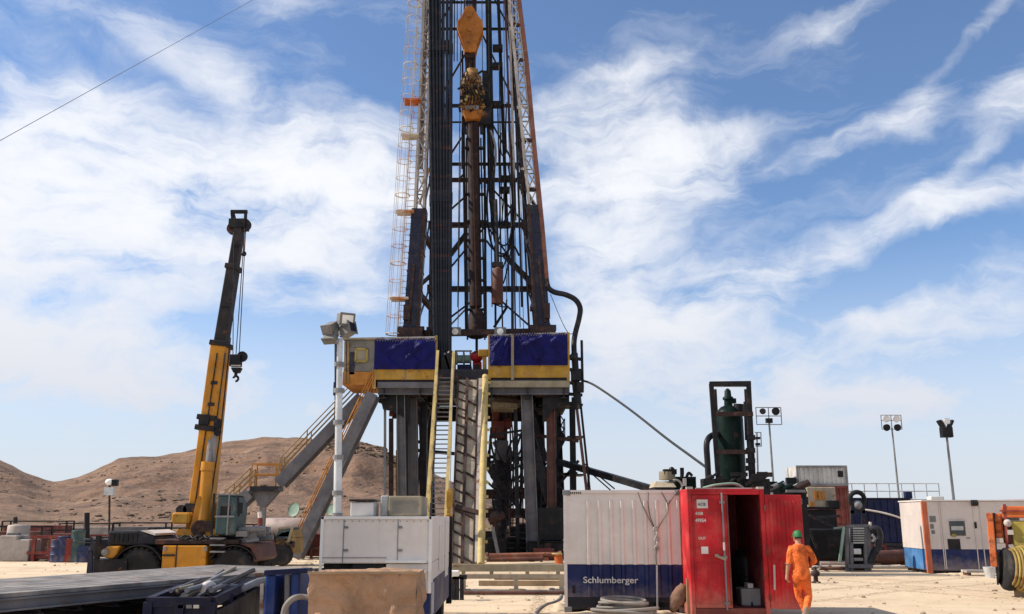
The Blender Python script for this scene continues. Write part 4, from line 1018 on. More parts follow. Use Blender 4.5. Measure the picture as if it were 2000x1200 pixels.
# ================================================================== crane
CY = 26.5
def crane():
    Y = CY
    R = thing('mobile_crane', 'yellow four wheeled mobile crane with raised telescopic boom', 'crane', PZ(365, 0, Y))
    W = 2.2
    def X(px, y=1050): return P(px, y, Y).x
    def Z(y): return P(350, y, Y).z
    # chassis
    mb = MB(); mb.mm((X(205), Y+.5, .85), (X(500), Y+W-.5, 1.25)); mb.mm((X(300), Y+.1, Z(1064)), (X(465), Y+W-.1, Z(1054))); mb.build('chassis', 'beam_rust', R, bevel=.03)
    mb = MB(); mb.mm((X(318), Y+.05, .45), (X(345), Y+.8, Z(1066))); mb.mm((X(346), Y+.02, .45), (X(404), Y+.8, Z(1066))); mb.build('side_box', 'crane_yellow', R, bevel=.03)
    mb = MB(); mb.mm((X(320), Y+.0, .95), (X(343), Y+.045, 1.0)); mb.mm((X(346), Y-.0, .5), (X(348), Y+.015, 1.25)); mb.build('box_seam', 'steel_dark', R)
    MB().mm((X(300), Y+W-.8, .45), (X(420), Y+W-.05, Z(1066))).build('side_box', 'crane_yellow', R, bevel=.03)
    for px in (272, 456):
        for yy in (Y+.02, Y+W-.62):
            c = V((X(px), yy+.3, .58)); w = thing('wheel', None, None, c) if False else None
            mb = MB(); mb.lathe([(.26, -.20), (.36, -.24), (.50, -.26), (.565, -.2), (.58, -.08), (.58, .08), (.565, .2), (.50, .26), (.36, .24), (.26, .20)], c, (0, 1, 0), 40)
            for k in range(22):
                a = k*2*math.pi/22; d = V((math.cos(a), 0, math.sin(a)))
                for s in (-1, 1): mb.box(c+d*.582+V((0, s*.12, 0)), (.07, .22, .045), Matrix.Rotation(-a+math.pi/2, 3, 'Y') @ Matrix.Rotation(s*.5, 3, 'Z'))
            t = mb.build('wheel', 'rubber', R, smooth=True)
            mb = MB(); mb.lathe([(.01, .08), (.16, .08), (.2, .12), (.33, .1), (.36, .26), (.34, .27), (.30, .15), (.01, .13)] if False else [(.01, -.17), (.11, -.17), (.12, -.08), (.23, -.10), (.27, -.215), (.285, -.215), (.285, .17), (.01, .17)], c, (0, 1, 0), 28)
            mb.build('rim', 'steel_dark', t, smooth=True)
            mb = MB()
            prev = None
            for k in range(9):
                a = math.radians(25+130*k/8); p = c+V((math.cos(a)*.70, 0, math.sin(a)*.66))
                if prev is not None: mb.beam(prev, p, .035, .55, (0, 1, 0))
                prev = p
            mb.build('mudguard', 'steel_black', R)
    # engine hood at the left end and bumper
    mb = MB(); h0, h1 = Z(1066), Z(1038)
    mb.prism([(X(203), Y+.25, h0), (X(203), Y+.25, h1), (X(262), Y+.25, h1+.02), (X(297), Y+.25, h1-.16), (X(297), Y+.25, h0)], (0, W-.5, 0)); mb.build('engine_hood', 'steel_dark', R, bevel=.05)
    mb = MB(); mb.prism([(X(266), Y+.24, h1+.01), (X(296), Y+.24, h1-.12), (X(296), Y+.24, h1-.06), (X(280), Y+.24, h1+.03)], (0, W-.5, 0)); mb.build('hood_vent', 'white_worn', R)
    mb = MB()
    for k in range(6): mb.box((X(215+k*9), Y+.235, (h0+h1)/2), (.06, .03, h1-h0-.15))
    mb.build('hood_louvre', 'steel_black', R)
    mb = MB(); mb.prism([(X(199), Y+.1, Z(1084)), (X(205), Y+.1, Z(1068)), (X(233), Y+.1, Z(1067)), (X(228), Y+.1, Z(1084)), (X(222), Y+.1, Z(1092)), (X(208), Y+.1, Z(1092))], (0, W-.2, 0)); mb.build('front_bumper', 'crane_yellow', R, bevel=.05)
    mb = MB(); mb.box((X(214), Y+.8, .62), (1.1, 1.6, .5)); mb.beam((X(190), Y+.1, .5), (X(190), Y+.1, 1.5), .12); mb.build('outrigger', 'steel_black', R)
    for px in (206,): MB().lathe([(.01, 0), (.1, 0), (.1, .06), (.01, .08)], (X(px), Y+.09, Z(1079)), (0, -1, 0), 12).build('headlight', 'lamp_grey', R)
    # slewing platform
    MB().tube((X(385), Y+W/2, Z(1056)), (X(385), Y+W/2, Z(1048)), .95, 28).build('slew_ring', 'steel_black', R)
    mb = MB(); mb.mm((X(330), Y+.55, Z(1049)), (X(416), Y+W-.55, Z(1034))); mb.build('turntable', 'crane_yellow', R, bevel=.03)
    mb = MB(); mb.prism([(X(355), Y+.6, Z(1036)), (X(364), Y+.6, Z(975)), (X(370), Y+.6, Z(968)), (X(373), Y+.6, Z(975)), (X(376), Y+.6, Z(1036))], (0, .12, 0)); mb.build('boom_bracket', 'crane_yellow', R); mb = MB(); mb.prism([(X(355), Y+W-.72, Z(1036)), (X(364), Y+W-.72, Z(975)), (X(370), Y+W-.72, Z(968)), (X(408), Y+W-.72, Z(1000)), (X(410), Y+W-.72, Z(1036))], (0, .12, 0)); mb.build('boom_bracket', 'crane_yellow', R)
    mb = MB(); mb.mm((X(319), Y+.45, Z(1024)), (X(357), Y+W-.45, Z(1001))); mb.build('counterweight', 'crane_yellow', R, bevel=.08)
    mb = MB(); mb.mm((X(323), Y+.43, Z(1021)), (X(352), Y+.449, Z(1005))); mb.build('weight_panel', 'yellow_rig', R)
    mb = MB(); mb.tube((X(330), Y+.8, Z(997)), (X(330), Y+W-.8, Z(997)), .16, 14); mb.tube((X(346), Y+.8, Z(995)), (X(346), Y+W-.8, Z(995)), .18, 14); mb.build('winch_drum', 'steel_dark', R)
    # cab
    cx0, cx1, cz0, cz1 = X(418), X(459), Z(1045), Z(968)
    mb = MB(); y0 = Y+.0; y1 = Y+1.1
    mb.prism([(cx0, y0, cz0), (cx0, y0, cz1), (cx1-.12, y0, cz1), (cx1, y0, cz0+.75), (cx1-.03, y0, cz0)], (0, y1-y0, 0)); mb.build('cab', 'teal', R, bevel=.05)
    mb = MB(); mb.prism([(cx0+.08, y0-.012, cz0+.55), (cx0+.08, y0-.012, cz1-.1), (cx1-.2, y0-.012, cz1-.1), (cx1-.1, y0-.012, cz0+.7)], (0, .01, 0)); mb.build('cab_window', 'glass', R)
    mb = MB(); mb.mm((cx0-.03, y0-.04, cz1+.003), (cx1-.05, y1+.03, cz1+.05)); mb.beam((cx0, y0-.03, cz0+.5), (cx1-.05, y0-.03, cz0+.5), .05); mb.beam((cx0+.36, y0-.02, cz0), (cx0+.36, y0-.02, cz1), .04); mb.build('cab_trim', 'steel_mid', R)
    mb = MB(); mb.beam((cx0-.06, y0-.05, cz0), (cx0-.06, y0-.05, cz1+.05), .05); mb.beam((cx1+.08, y0-.05, cz0+.5), (cx1+.02, y0-.05, cz1), .05); mb.box((cx1+.12, y0-.1, cz1-.35), (.14, .06, .3)); mb.build('grab_rail', 'steel_black', R)
    # hydraulics on the right of the cab
    rnd = random.Random(5); mb = MB()
    for i in range(16):
        p = V((X(rnd.uniform(462, 498)), Y+rnd.uniform(.2, 1.6), Z(rnd.uniform(1036, 1060)))); s = rnd.uniform(.08, .2)
        mb.box(p, (s*2, s*1.5, s)) if i % 2 else mb.tube(p-V((s*2, 0, 0)), p+V((s*2, 0, .05)), s*.45, 8)
    mb.build('hydraulics', 'steel_mid', R)
    mb = MB(); mb.prism([(X(462), Y+.1, Z(1062)), (X(500), Y+.1, Z(1062)), (X(508), Y+.1, Z(1092)), (X(497), Y+.1, Z(1100)), (X(488), Y+.1, Z(1072))], (0, W-.2, 0)); mb.build('rear_bumper', 'brown_col', R, bevel=.04)
    # boom, three sections
    def sect(a, b, wa, wb, d0, d1, nm, mat, y=0, par=R):
        pa, pb = P(*a, Y+1.25+y), P(*b, Y+1.25+y); ax = (pb-pa).normalized(); u = V((0, 1, 0)).cross(ax).normalized()
        mb = MB(); vs = []
        for p, w, d in ((pa, wa, d0), (pb, wb, d1)):
            w = w*Y/1846/2*1.02; vs.append([p+u*w*sx+V((0, d/2*sy, 0)) for sx, sy in ((-1, -1), (1, -1), (1, 1), (-1, 1))])
        a_ = [mb.bm.verts.new(v) for v in vs[0]]; b_ = [mb.bm.verts.new(v) for v in vs[1]]
        for k in range(4): mb.bm.faces.new((a_[k], a_[(k+1) % 4], b_[(k+1) % 4], b_[k]))
        mb.bm.faces.new(a_[::-1]); mb.bm.faces.new(b_)
        return mb.build(nm, mat, par, bevel=.03)
    bm = sect((389, 1040), (432, 672), 44, 31, .62, .62, 'boom', 'crane_yellow')
    b2 = sect((431, 680), (456, 522), 24, 20.5, .50, .50, 'boom_section', 'boom_dark'); b3 = sect((455.5, 526), (470, 436), 18.5, 17, .42, .42, 'boom_section', 'boom_dark')
    for (x, y, w) in ((432, 674, 36), (456, 524, 27), (407, 838, 42), (410, 818, 40)):
        q = P(x, y, Y+1.25); MB().box(q, (w*Y/1846, .74 if y > 600 else .6, .16), Matrix.Rotation(math.atan2(.045, .37)*1.0, 3, 'Y')).build('boom_collar', 'boom_dark', R, bevel=.02)
    MB().box(P(425, 828, Y+.9), (.14, .3, .28)).build('boom_fitting', 'steel_black', R); MB().box(P(399, 820, Y+.9), (.3, .12, .3)).build('boom_fitting', 'steel_black', R)
    mb = MB(); mb.beam(P(420, 850, Y+.9), P(412, 920, Y+.9), .14, .05); mb.build('boom_strip', 'steel_mid', R)
    # lift cylinder
    mb = MB(); mb.tube(P(396, 1035, Y+.7), P(405, 918, Y+.82), .17, 14); mb.tube(P(405, 920, Y+.82), P(407, 903, Y+.83), .2, 14); mb.build('lift_cylinder', 'crane_yellow', R, smooth=True)
    MB().tube(P(407, 905, Y+.83), P(412, 860, Y+.95), .09, 10).build('lift_rod', 'steel_mid', R)
    # head
    mb = MB()
    mb.box(P(467, 440, Y+1.25), (.52, .5, .28)); mb.beam(P(455, 440, Y+1.1), P(453, 414, Y+1.1), .08); mb.beam(P(479, 440, Y+1.1), P(480, 414, Y+1.1), .08); mb.beam(P(451, 414, Y+1.1), P(483, 414, Y+1.1), .1); mb.beam(P(456, 415, Y+1.1), P(462, 436, Y+1.1), .05)
    mb.build('boom_head', 'steel_black', R)
    mb = MB(); mb.lathe([(.14, -.05), (.2, -.06), (.17, 0), (.2, .06), (.14, .05)], P(478, 440, Y+1.15), (0, 1, 0), 18); mb.lathe([(.14, -.05), (.2, -.06), (.17, 0), (.2, .06), (.14, .05)], P(456, 447, Y+1.15), (0, 1, 0), 18); mb.build('head_sheave', 'steel_dark', R)
    # base joints
    mb = MB(); mb.tube(P(390, 1033, Y+.5), P(390, 1033, Y+2), .24, 16); mb.box(P(404, 1028, Y+.6), (.35, .2, .3)); mb.build('boom_pivot', 'beam_rust', R)
    H = thing('hook_block', 'black hook block hanging on wire lines beside yellow boom', 'hook', P(461, 745, Y+.8))
    mb = MB(); mb.mm(P(448, 692, Y+.65), P(473, 718, Y+.95)); mb.prism([P(450, 718, Y+.7), P(471, 718, Y+.7), P(466, 728, Y+.7), P(455, 728, Y+.7)], (0, .2, 0)); mb.build('block_body', 'steel_black', H, bevel=.02)
    MB().mm(P(451, 713, Y+.62), P(470, 716, Y+.66)).build('block_stripe', 'lattice_white', H)
    mb = MB(); mb.lathe([(.01, -.04), (.16, -.04), (.16, .04), (.01, .04)], P(473, 697, Y+.8), (0, 1, 0), 16); mb.tube(P(461, 727, Y+.8), P(460, 737, Y+.8), .05, 8); mb.torus(P(460.5, 740, Y+.8), (0, 1, 0), .075, .035, 16, 6, -2.2, 2.4); mb.build('hook', 'steel_black', H)
    mb = MB()
    for a, b in (((457, 470), (455, 692)), ((478, 446), (461, 692)), ((480, 446), (467, 692))): mb.tube(P(*a, Y+.9), P(*b, Y+.8), .014, 5)
    mb.build('hoist_wires', 'steel_black', H)
    B = thing('auxiliary_ball', 'small black ball on short line below crane boom tip', 'hook', P(476, 500, Y+.9))
    MB().sphere(P(476, 496, Y+.9), .085).build('ball', 'steel_black', B, smooth=True); MB().tube(P(476, 495, Y+.9), P(478, 446, Y+1), .01, 5).build('ball_line', 'orange_mach', B)
crane()
# ================================================================== foreground, left
def deck_platform():
    z = 1.22
    def D(px, py):   # point of the deck plane at the pixel
        y = (600-py)/FPX; k = (z-CAMH)/((ST+y*CT)/(CT-y*ST)); return P(px, py, k)
    n0, n1 = D(-140, 1172), D(540, 1117)
    d = (n1-n0).normalized(); w = V((-d.y, d.x, 0))
    far = D(0, 1131); width = (far-n0).dot(w)
    R = thing('flat_trailer', 'long grey topped steel deck on dark girders crossing the lower left', 'trailer', V((n0.x, n0.y, 0)))
    L = (n1-n0).length+1.2
    def Q(u, v, zz): return n0+d*u+w*v+V((0, 0, zz-z))
    n = 26
    mb = MB(); pw = width/9
    for k in range(9): mb.prism([Q(0, k*pw+.016, z), Q(L, k*pw+.016, z), Q(L, (k+1)*pw-.016, z), Q(0, (k+1)*pw-.016, z)], (0, 0, -.045+.006*(k % 2)))
    mb.build('deck_planks', 'deck', R)
    for v in (.05, width-.05): MB().ibeam(Q(0, v, z-.12), Q(L, v, z-.12), .12, .14, .02).build('side_rail', 'steel_grey', R)
    for v in (.5, width-.5): MB().ibeam(Q(0, v, z-.36), Q(L, v, z-.36), .16, .16, .03).build('girder', 'steel_black', R)
    mb = MB()
    for k in range(12):
        u = .3+k*(L-.6)/11; mb.ibeam(Q(u, .1, z-.17), Q(u, width-.1, z-.17), .1, .2, .02)
    mb.build('cross_members', 'steel_dark', R)
    mb = MB()
    for u in (.8, 2.3, 4.0, 5.4, 7.2): 
        mb.beam(Q(u, .45, z-.6), Q(u, .45, .0), .16); mb.beam(Q(u, width-.5, z-.6), Q(u, width-.5, 0), .16); mb.beam(Q(u, .4, .25), Q(u, width-.4, .25), .1); mb.box(Q(u, .45, .04), (.4, .4, .07)); mb.box(Q(u, width-.5, .04), (.4, .4, .07))
    mb.build('support_frame', 'steel_black', R)
    # tool boxes and wheels hung beneath
    mb = MB()
    mb.prism([Q(.0, .62, z-.80), Q(3.2, .62, z-.80), Q(3.2, .62, z-1.12), Q(.0, .62, z-1.12)], w*.5); mb.prism([Q(3.3, .7, z-.78), Q(5.7, .7, z-.78), Q(5.7, .7, z-1.1), Q(3.3, .7, z-1.1)], w*.5)
    mb.build('storage_box', 'steel_dark', R, bevel=.02)
    mb = MB()
    for u in (.9, 1.6, 2.6, 3.6): mb.sphere(Q(u, .6, z-.88-.03*(u % 1)), .03); 
    mb.beam(Q(2.0, .6, z-.95), Q(2.6, .6, z-.86), .03); mb.build('box_latch', 'steel_mid', R)
    for u in (3.7, 4.9): 
        c = Q(u, width-.35, .42); MB().lathe([(.2, -.1), (.38, -.12), (.42, -.06), (.42, .06), (.38, .12), (.2, .1)], c, w, 28).build('wheel', 'rubber', R, smooth=True)
    return D, Q
deck_platform()
def gear_frame():
    # dark blue skid frame with pipes and hoses on top
    Y0 = 10.6
    R = thing('pipe_basket', 'dark navy steel basket holding loose pipes below edge of grey deck', 'basket', PZ(400, 0, 11))
    a = P(292, 1176, Y0); zt = a.z; A = V((a.x, a.y, zt)); Bp = PZ(414, zt, Y0); C = PZ(513, zt, 15.0); Dd = PZ(415, zt, 15.2)
    def fr(p, q, w=.08, h=.10): return MB().beam(p, q, w, h, (0, 0, 1))
    fr(A, Bp).build('top_rail', 'basket_navy', R); fr(Bp, C).build('top_rail', 'basket_navy', R); fr(C, Dd).build('top_rail', 'basket_navy', R); fr(Dd, A).build('top_rail', 'basket_navy', R)
    for p in (A, Bp, C, Dd, A.lerp(Bp, .5), Bp.lerp(C, .5), Bp.lerp(C, .25), Bp.lerp(C, .75)): MB().beam(p, V((p.x, p.y, 0)), .1).build('post', 'basket_navy', R)
    MB().prism([A+V((0, -.01, -.02)), Bp+V((0, -.01, -.02)), Bp+V((0, -.01, -.16)), A+V((0, -.01, -.16))], (0, .02, 0)).build('front_plate', 'basket_navy', R)
    sd = (C-Bp); MB().prism([Bp+V((.03, 0, -.1)), C+V((.03, 0, -.1)), V((C.x+.03, C.y, .15)), V((Bp.x+.03, Bp.y, .15))], (.03, 0, 0)).build('side_panel', 'steel_black', R)
    for i, px in enumerate((356, 372, 386)):
        c = PZ(px, zt-.045, Y0); MB().mm(c+V((-.03, -.05, -.018)), c+V((.03, -.03, .018))).build('tag_plate', 'steel_mid' if i < 2 else 'letter', R)
    MB().mm(A+V((.1, .1, -.3)), V((C.x, C.y, zt-.26))).build('basket_floor', 'steel_black', R)
    rnd = random.Random(2); cen = A.lerp(C, .5)
    for i in range(16):
        u = rnd.uniform(.05, .95); p = A.lerp(Bp, u)+V((0, .15, rnd.uniform(-.02, .12))); q = Dd.lerp(C, min(1, u+rnd.uniform(-.12, .12)))+V((0, -.1, rnd.uniform(0, .14)))
        q = p.lerp(q, rnd.uniform(.6, 1))
        MB().tube(p, q, rnd.uniform(.018, .036), 8).build('loose_pipe', ('steel_grey', 'steel_dark', 'khaki_box', 'steel_mid', 'beam_rust')[i % 5], None, origin=p, smooth=True,
                 label='loose pipe among others lying across dark navy basket', cat='pipe', group='loose pipes in the navy basket')
    for i, (pts, m, lb) in enumerate((([(430, 1162), (440, 1145), (470, 1150), (500, 1138), (520, 1134)], 'steel_mid', 'grey hose snaking over right edge of navy basket'), ([(395, 1150), (410, 1142), (425, 1152), (450, 1140), (480, 1142)], 'white_worn', 'whitish knotted hose at middle of navy basket'))):
        MB().path([P(x, y, 11.6+.5*k) for k, (x, y) in enumerate(pts)], .05, 8, smooth=6).build('loose_hose', m, None, origin=P(*pts[0], 11.6), smooth=True, label=lb, cat='hose')
    # blue box pair
    Yb = 11.9
    K = thing('blue_tank_rack', 'pair of bright navy tank panels with white edged post beside tan canvas block', 'tank', PZ(560, 0, Yb))
    for a, b in ((518, 556), (568, 602)):
        MB().mm(P(a, 1121 if a < 540 else 1117, Yb), PZ(b, .25, Yb+.7)).build('tank_panel', 'navy_bright', K, bevel=.03)
    MB().mm(P(556, 1124, Yb+.2), PZ(568, .2, Yb+.6)).build('centre_plate', 'steel_black', K)
    mb = MB(); mb.tube(P(561, 1118, Yb+.02), PZ(560, .3, Yb+.02), .035, 8); mb.build('centre_pipe', 'steel_mid', K)
    MB().beam(P(512, 1141, Yb-.1), PZ(508, 0, Yb-.1), .04).build('edge_post', 'lattice_white', K)
    mb = MB(); mb.beam(P(518, 1119, Yb), P(602, 1114, Yb), .06, .1); mb.box(P(596, 1114, Yb), (.12, .3, .05)); mb.build('top_bar', 'tank_navy', K)
    mb = MB(); mb.prism([P(602, 1118, Yb-.02), P(609, 1122, Yb-.02), P(605, 1132, Yb-.02)], (0, .3, 0)); mb.build('corner_flap', 'white', K)
    mb = MB(); mb.mm(PZ(520, .0, Yb-.2), PZ(600, .52, Yb-.15)); mb.build('lower_plate', 'steel_mid', K)
    MB().path([P(553, 1205, 11.2), P(558, 1185, 11.2), P(572, 1170, 11.2), P(590, 1166, 11.3), P(606, 1172, 11.3), P(612, 1200, 11.3)], .035, 8, smooth=6).build('arched_hose', 'coil', None, origin=P(553, 1205, 11.2), smooth=True, label='grey hose arching in front of navy tank panels', cat='hose')
gear_frame()
def canvas_block():
    Y = 11.2
    a, b = P(605, 1121, Y), PZ(808, .0, Y)
    R = thing('canvas_crate', 'waist high crate wrapped in crumpled tan canvas', 'crate', V(((a.x+b.x)/2, Y, 0)))
    zt = a.z; x0, x1 = a.x, b.x; dp = .95
    mb = MB(); N = 46
    def disp(p, nrm):
        n = noise.fractal(V((p.x*2.1, p.y*2.1, p.z*2.1+3)), .8, 2.1, 5)*.07
        cr = abs(noise.noise(V((p.x*2.6+p.z*1.9, p.y*2, p.z*2.4-p.x*1.3))))*-.07
        return p+nrm*(n+cr+.02)
    def face(o, u, v, nrm):
        def f(s, t):
            k = min(1, 7*min(s, 1-s)+.15)*min(1, 7*min(t, 1-t)+.15)
            p = o+u*s+v*t; q = disp(p, nrm); return p+(q-p)*k
        mb.grid(f, N, N)
    face(V((x0, Y, 0)), V((x1-x0, 0, 0)), V((0, 0, zt)), V((0, -1, 0)))
    face(V((x1, Y, 0)), V((0, dp, 0)), V((0, 0, zt)), V((1, 0, 0)))
    face(V((x0, Y+dp, 0)), V((0, -dp, 0)), V((0, 0, zt)), V((-1, 0, 0)))
    face(V((x1, Y+dp, 0)), V((x0-x1, 0, 0)), V((0, 0, zt)), V((0, 1, 0)))
    face(V((x0, Y, zt)), V((x1-x0, 0, 0)), V((0, dp, 0)), V((0, 0, .35)))
    bmesh.ops.remove_doubles(mb.bm, verts=mb.bm.verts[:], dist=.004)
    mb.build('canvas_cover', 'canvas', R, smooth=True)
    mb = MB(); mb.beam((x0-.02, Y-.02, zt+.012), (x1+.02, Y-.02, zt+.012), .03, .014); mb.build('top_batten', 'wood', R)
canvas_block()
def white_unit():
    Y = 15.2
    a = P(628, 1009, Y); b = P(840, 1159, Y)
    x0, x1 = a.x, b.x; zt = a.z; zb = b.z; dp = 4.4
    R = thing('equipment_trailer', 'white box trailer with navy lower band and two cooling units on its roof', 'trailer', V(((x0+x1)/2, Y+2, 0)))
    z1 = P(700, 1101, Y).z; xs = P(754, 1100, Y).x
    MB().mm((x0, Y, z1), (x1, Y+dp, zt)).build('box_body', 'white_worn', R, bevel=.02)
    MB().mm((xs, Y+.003, zb), (x1-.002, Y+dp-.01, z1-.004)).build('lower_body', 'white_worn', R, bevel=.015)
    MB().mm((x0+.02, Y+.25, zb), (xs-.01, Y+dp-.3, z1-.01)).build('underbody', 'steel_black', R)
    mb = MB(); mb.lathe([(.1, 0), (.26, -.02), (.3, .03), (.3, .22), (.1, .25)], (P(720, 1118, Y).x, Y+.05, P(720, 1120, Y).z), (0, 1, 0), 26); mb.build('wheel', 'rubber', R, smooth=True)
    MB().mm((xs, Y-.10, P(700, 1099, Y).z), (P(833, 1100, Y).x, Y-.003, P(700, 1095, Y).z)).build('step_ledge', 'white', R)
    MB().mm((P(795, 1115, Y).x, Y-.16, P(700, 1118, Y).z), (P(833, 1100, Y).x, Y-.003, P(700, 1114, Y).z)).build('step_ledge', 'white', R)
    t = .035
    mb = MB(); mb.beam((x0, Y-.012, zt-.02), (x1, Y-.012, zt-.02), .025, .045, (0, 0, 1)); mb.beam((x0+.02, Y-.012, z1-.25), (x0+.02, Y-.012, zt), .045, .025); mb.beam((x1-.01, Y-.012, zb), (x1-.01, Y-.012, zt), .05, .025); mb.build('edge_trim', 'white', R)
    mb = MB()
    for px in (671, 777): mb.beam((P(px, 1050, Y).x, Y-.004, z1), (P(px, 1050, Y).x, Y-.004, zt-.05), .012, .01)
    mb.beam((x0+.05, Y-.004, z1+.09), (xs, Y-.004, z1+.09), .01, .012); mb.build('panel_seam', 'steel_mid', R)
    for px in (672, 778):
        for py in (1030, 1075): MB().box((P(px, py, Y).x+.03, Y-.012, P(px, py, Y).z), (.07, .02, .035)).build('hinge', 'steel_mid', R)
    for k in range(16): MB().sphere((x0+.06+k*(x1-x0-.12)/15, Y-.002, zt-.075), .009, 6).build('rivet', 'steel_mid', R)
    MB().mm((x1-.3, Y+.012, .45), (x1-.003, Y+dp-.02, zb-.004)).build('navy_skirt', 'navy', R)
    MB().mm((x1-.02, Y+.6, .45), (x1+.012, Y+dp-.01, 1.02)).build('navy_band', 'navy', R)
    mb = MB(); mb.mm((x1+.001, Y+1.6, 1.1), (x1+.02, Y+2.6, 1.85)); mb.mm((x1+.001, Y+3.1, .9), (x1+.015, Y+3.9, 1.95)); mb.build('side_door', 'white_worn', R)
    mb = MB(); mb.mm((x1+.002, Y+.15, .5), (x1+.02, Y+.55, .98)); mb.build('side_hatch', 'grey_box', R)
    MB().mm((x1-.05, Y+dp+.0, .3), (x1+.06, Y+dp+.07, zt)).build('rear_shade_strip', 'steel_black', R)  # black strip paints the shade on the box's far right edge
    for yy in (Y+.9, Y+3.4):
        c = V((x1-.16, yy, .36)); t_ = MB().lathe([(.18, -.1), (.32, -.12), (.36, -.05), (.36, .05), (.32, .12), (.18, .1)], c, (1, 0, 0), 28).build('wheel', 'rubber', R, smooth=True); MB().lathe([(.01, .05), (.19, .04), (.19, -.05), (.01, -.05)], c, (1, 0, 0), 18).build('rim', 'steel_mid', t_)
    mb = MB(); mb.mm((x0+.2, Y+.5, .35), (x1-.3, Y+dp-.3, .5)); mb.beam((x0+.3, Y+.2, 0), (x0+.3, Y+.2, .45), .1); mb.beam((x1-.35, Y+.2, 0), (x1-.35, Y+.2, .45), .1); mb.build('undercarriage', 'steel_black', R)
    A = thing('cooling_unit', 'small square pale grey cooling unit on white trailer roof', 'air conditioner', V((P(707, 1004, Y+1.6).x, Y+1.6, zt)))
    MB().mm((P(684, 1000, Y+1.3).x, Y+1.3, zt+.003), (P(729, 1000, Y+1.3).x, Y+2, P(700, 981, Y+1.3).z)).build('unit_case', 'grey_box', A, bevel=.02)
    MB().mm((P(686, 1000, Y+1.5).x, Y+1.25, P(700, 980, Y+1.3).z+.003), (P(734, 1000, Y+1.5).x, Y+2.1, P(700, 977, Y+1.3).z+.012)).build('unit_lid', 'steel_black', A)
    B = thing('cooling_unit', 'wide khaki cooling unit with side duct on white trailer roof', 'air conditioner', V((P(783, 1004, Y+1.6).x, Y+1.8, zt)))
    MB().mm((P(758, 1000, Y+1.6).x, Y+1.6, zt+.003), (P(823, 1000, Y+1.6).x, Y+2.8, P(700, 969, Y+1.6).z)).build('unit_case', 'khaki_box', B, bevel=.025)
    mb = MB()
    for k in range(9): mb.box((P(791, 1000, Y+1.6).x, Y+1.595, zt+.06+k*.026), (.46, .012, .008))
    mb.build('grille', 'steel_mid', B)
    MB().mm((P(742, 1000, Y+1.6).x, Y+1.65, zt+.003), (P(757, 1000, Y+1.6).x, Y+2.6, P(700, 968, Y+1.6).z)).build('side_duct', 'grey_box', B, bevel=.02)
white_unit()
# ================================================================== lamp pole with four floodlights
def lamp_mast():
    Y = 21.0
    o = PZ(656, 0, Y)
    R = thing('floodlight_mast', 'white telescopic pole topped with four grey floodlights', 'light tower', o)
    top = P(664, 662, Y)
    segs = [(0, .34, .105), (.34, .55, .092), (.55, .80, .08), (.80, 1, .068)]
    mb = MB()
    for a, b, r in segs: mb.tube(o.lerp(top, a), o.lerp(top, b), r, 14)
    mb.build('pole', 'galv', R, smooth=True)
    for u in (.34, .42, .55, .68, .80, .9): MB().tube(o.lerp(top, u)-V((0, 0, .05)), o.lerp(top, u)+V((0, 0, .05)), .125, 12).build('collar', 'steel_mid', R)
    mb = MB(); mb.tube(P(657, 668, Y+.1), P(657, 782, Y+.1), .045, 8); mb.box(P(657, 760, Y+.1), (.12, .12, .3)); mb.build('cable_duct', 'navy_leg', R)
    MB().beam(P(640, 654, Y), P(686, 648, Y), .09).build('cross_arm', 'galv', R)
    def flood(px, py, w, h, yaw, pitch, front):
        c = P(px, py, Y-.05); rot = Matrix.Rotation(yaw, 3, 'Z') @ Matrix.Rotation(pitch, 3, 'X')
        h_ = MB()
        h_.box(c, (w, .32, h), rot); 
        for k in range(4): h_.box(c+rot @ V((0, .17, -h*.35+k*h*.23)), (w*.9, .08, .03), rot)
        h_.box(c+rot @ V((0, -.17, 0)), (w+.05, .03, h+.05), rot)
        b = h_.build('lamp_housing', 'lamp_grey', R, bevel=.03)
        MB().box(c+rot @ V((0, -.192, 0)), (w-.06, .012, h-.06), rot).build('lamp_lens', front, b)
        MB().beam(c, P(664, 652, Y), .05).build('lamp_arm', 'galv', R)
    flood(674, 624, .32, .26, .5, .2, 'lampglass'); flood(646, 640, .24, .20, -.5, .5, 'lamp_grey'); flood(647, 656, .30, .16, -.3, 1.0, 'lamp_grey'); flood(679, 645, .22, .28, .9, -.3, 'steel_black')
    mb = MB(); mb.box((o.x, o.y, .35), (1.2, 1.6, .6)); mb.build('base_cart', 'grey_box', R, bevel=.04)
lamp_mast()
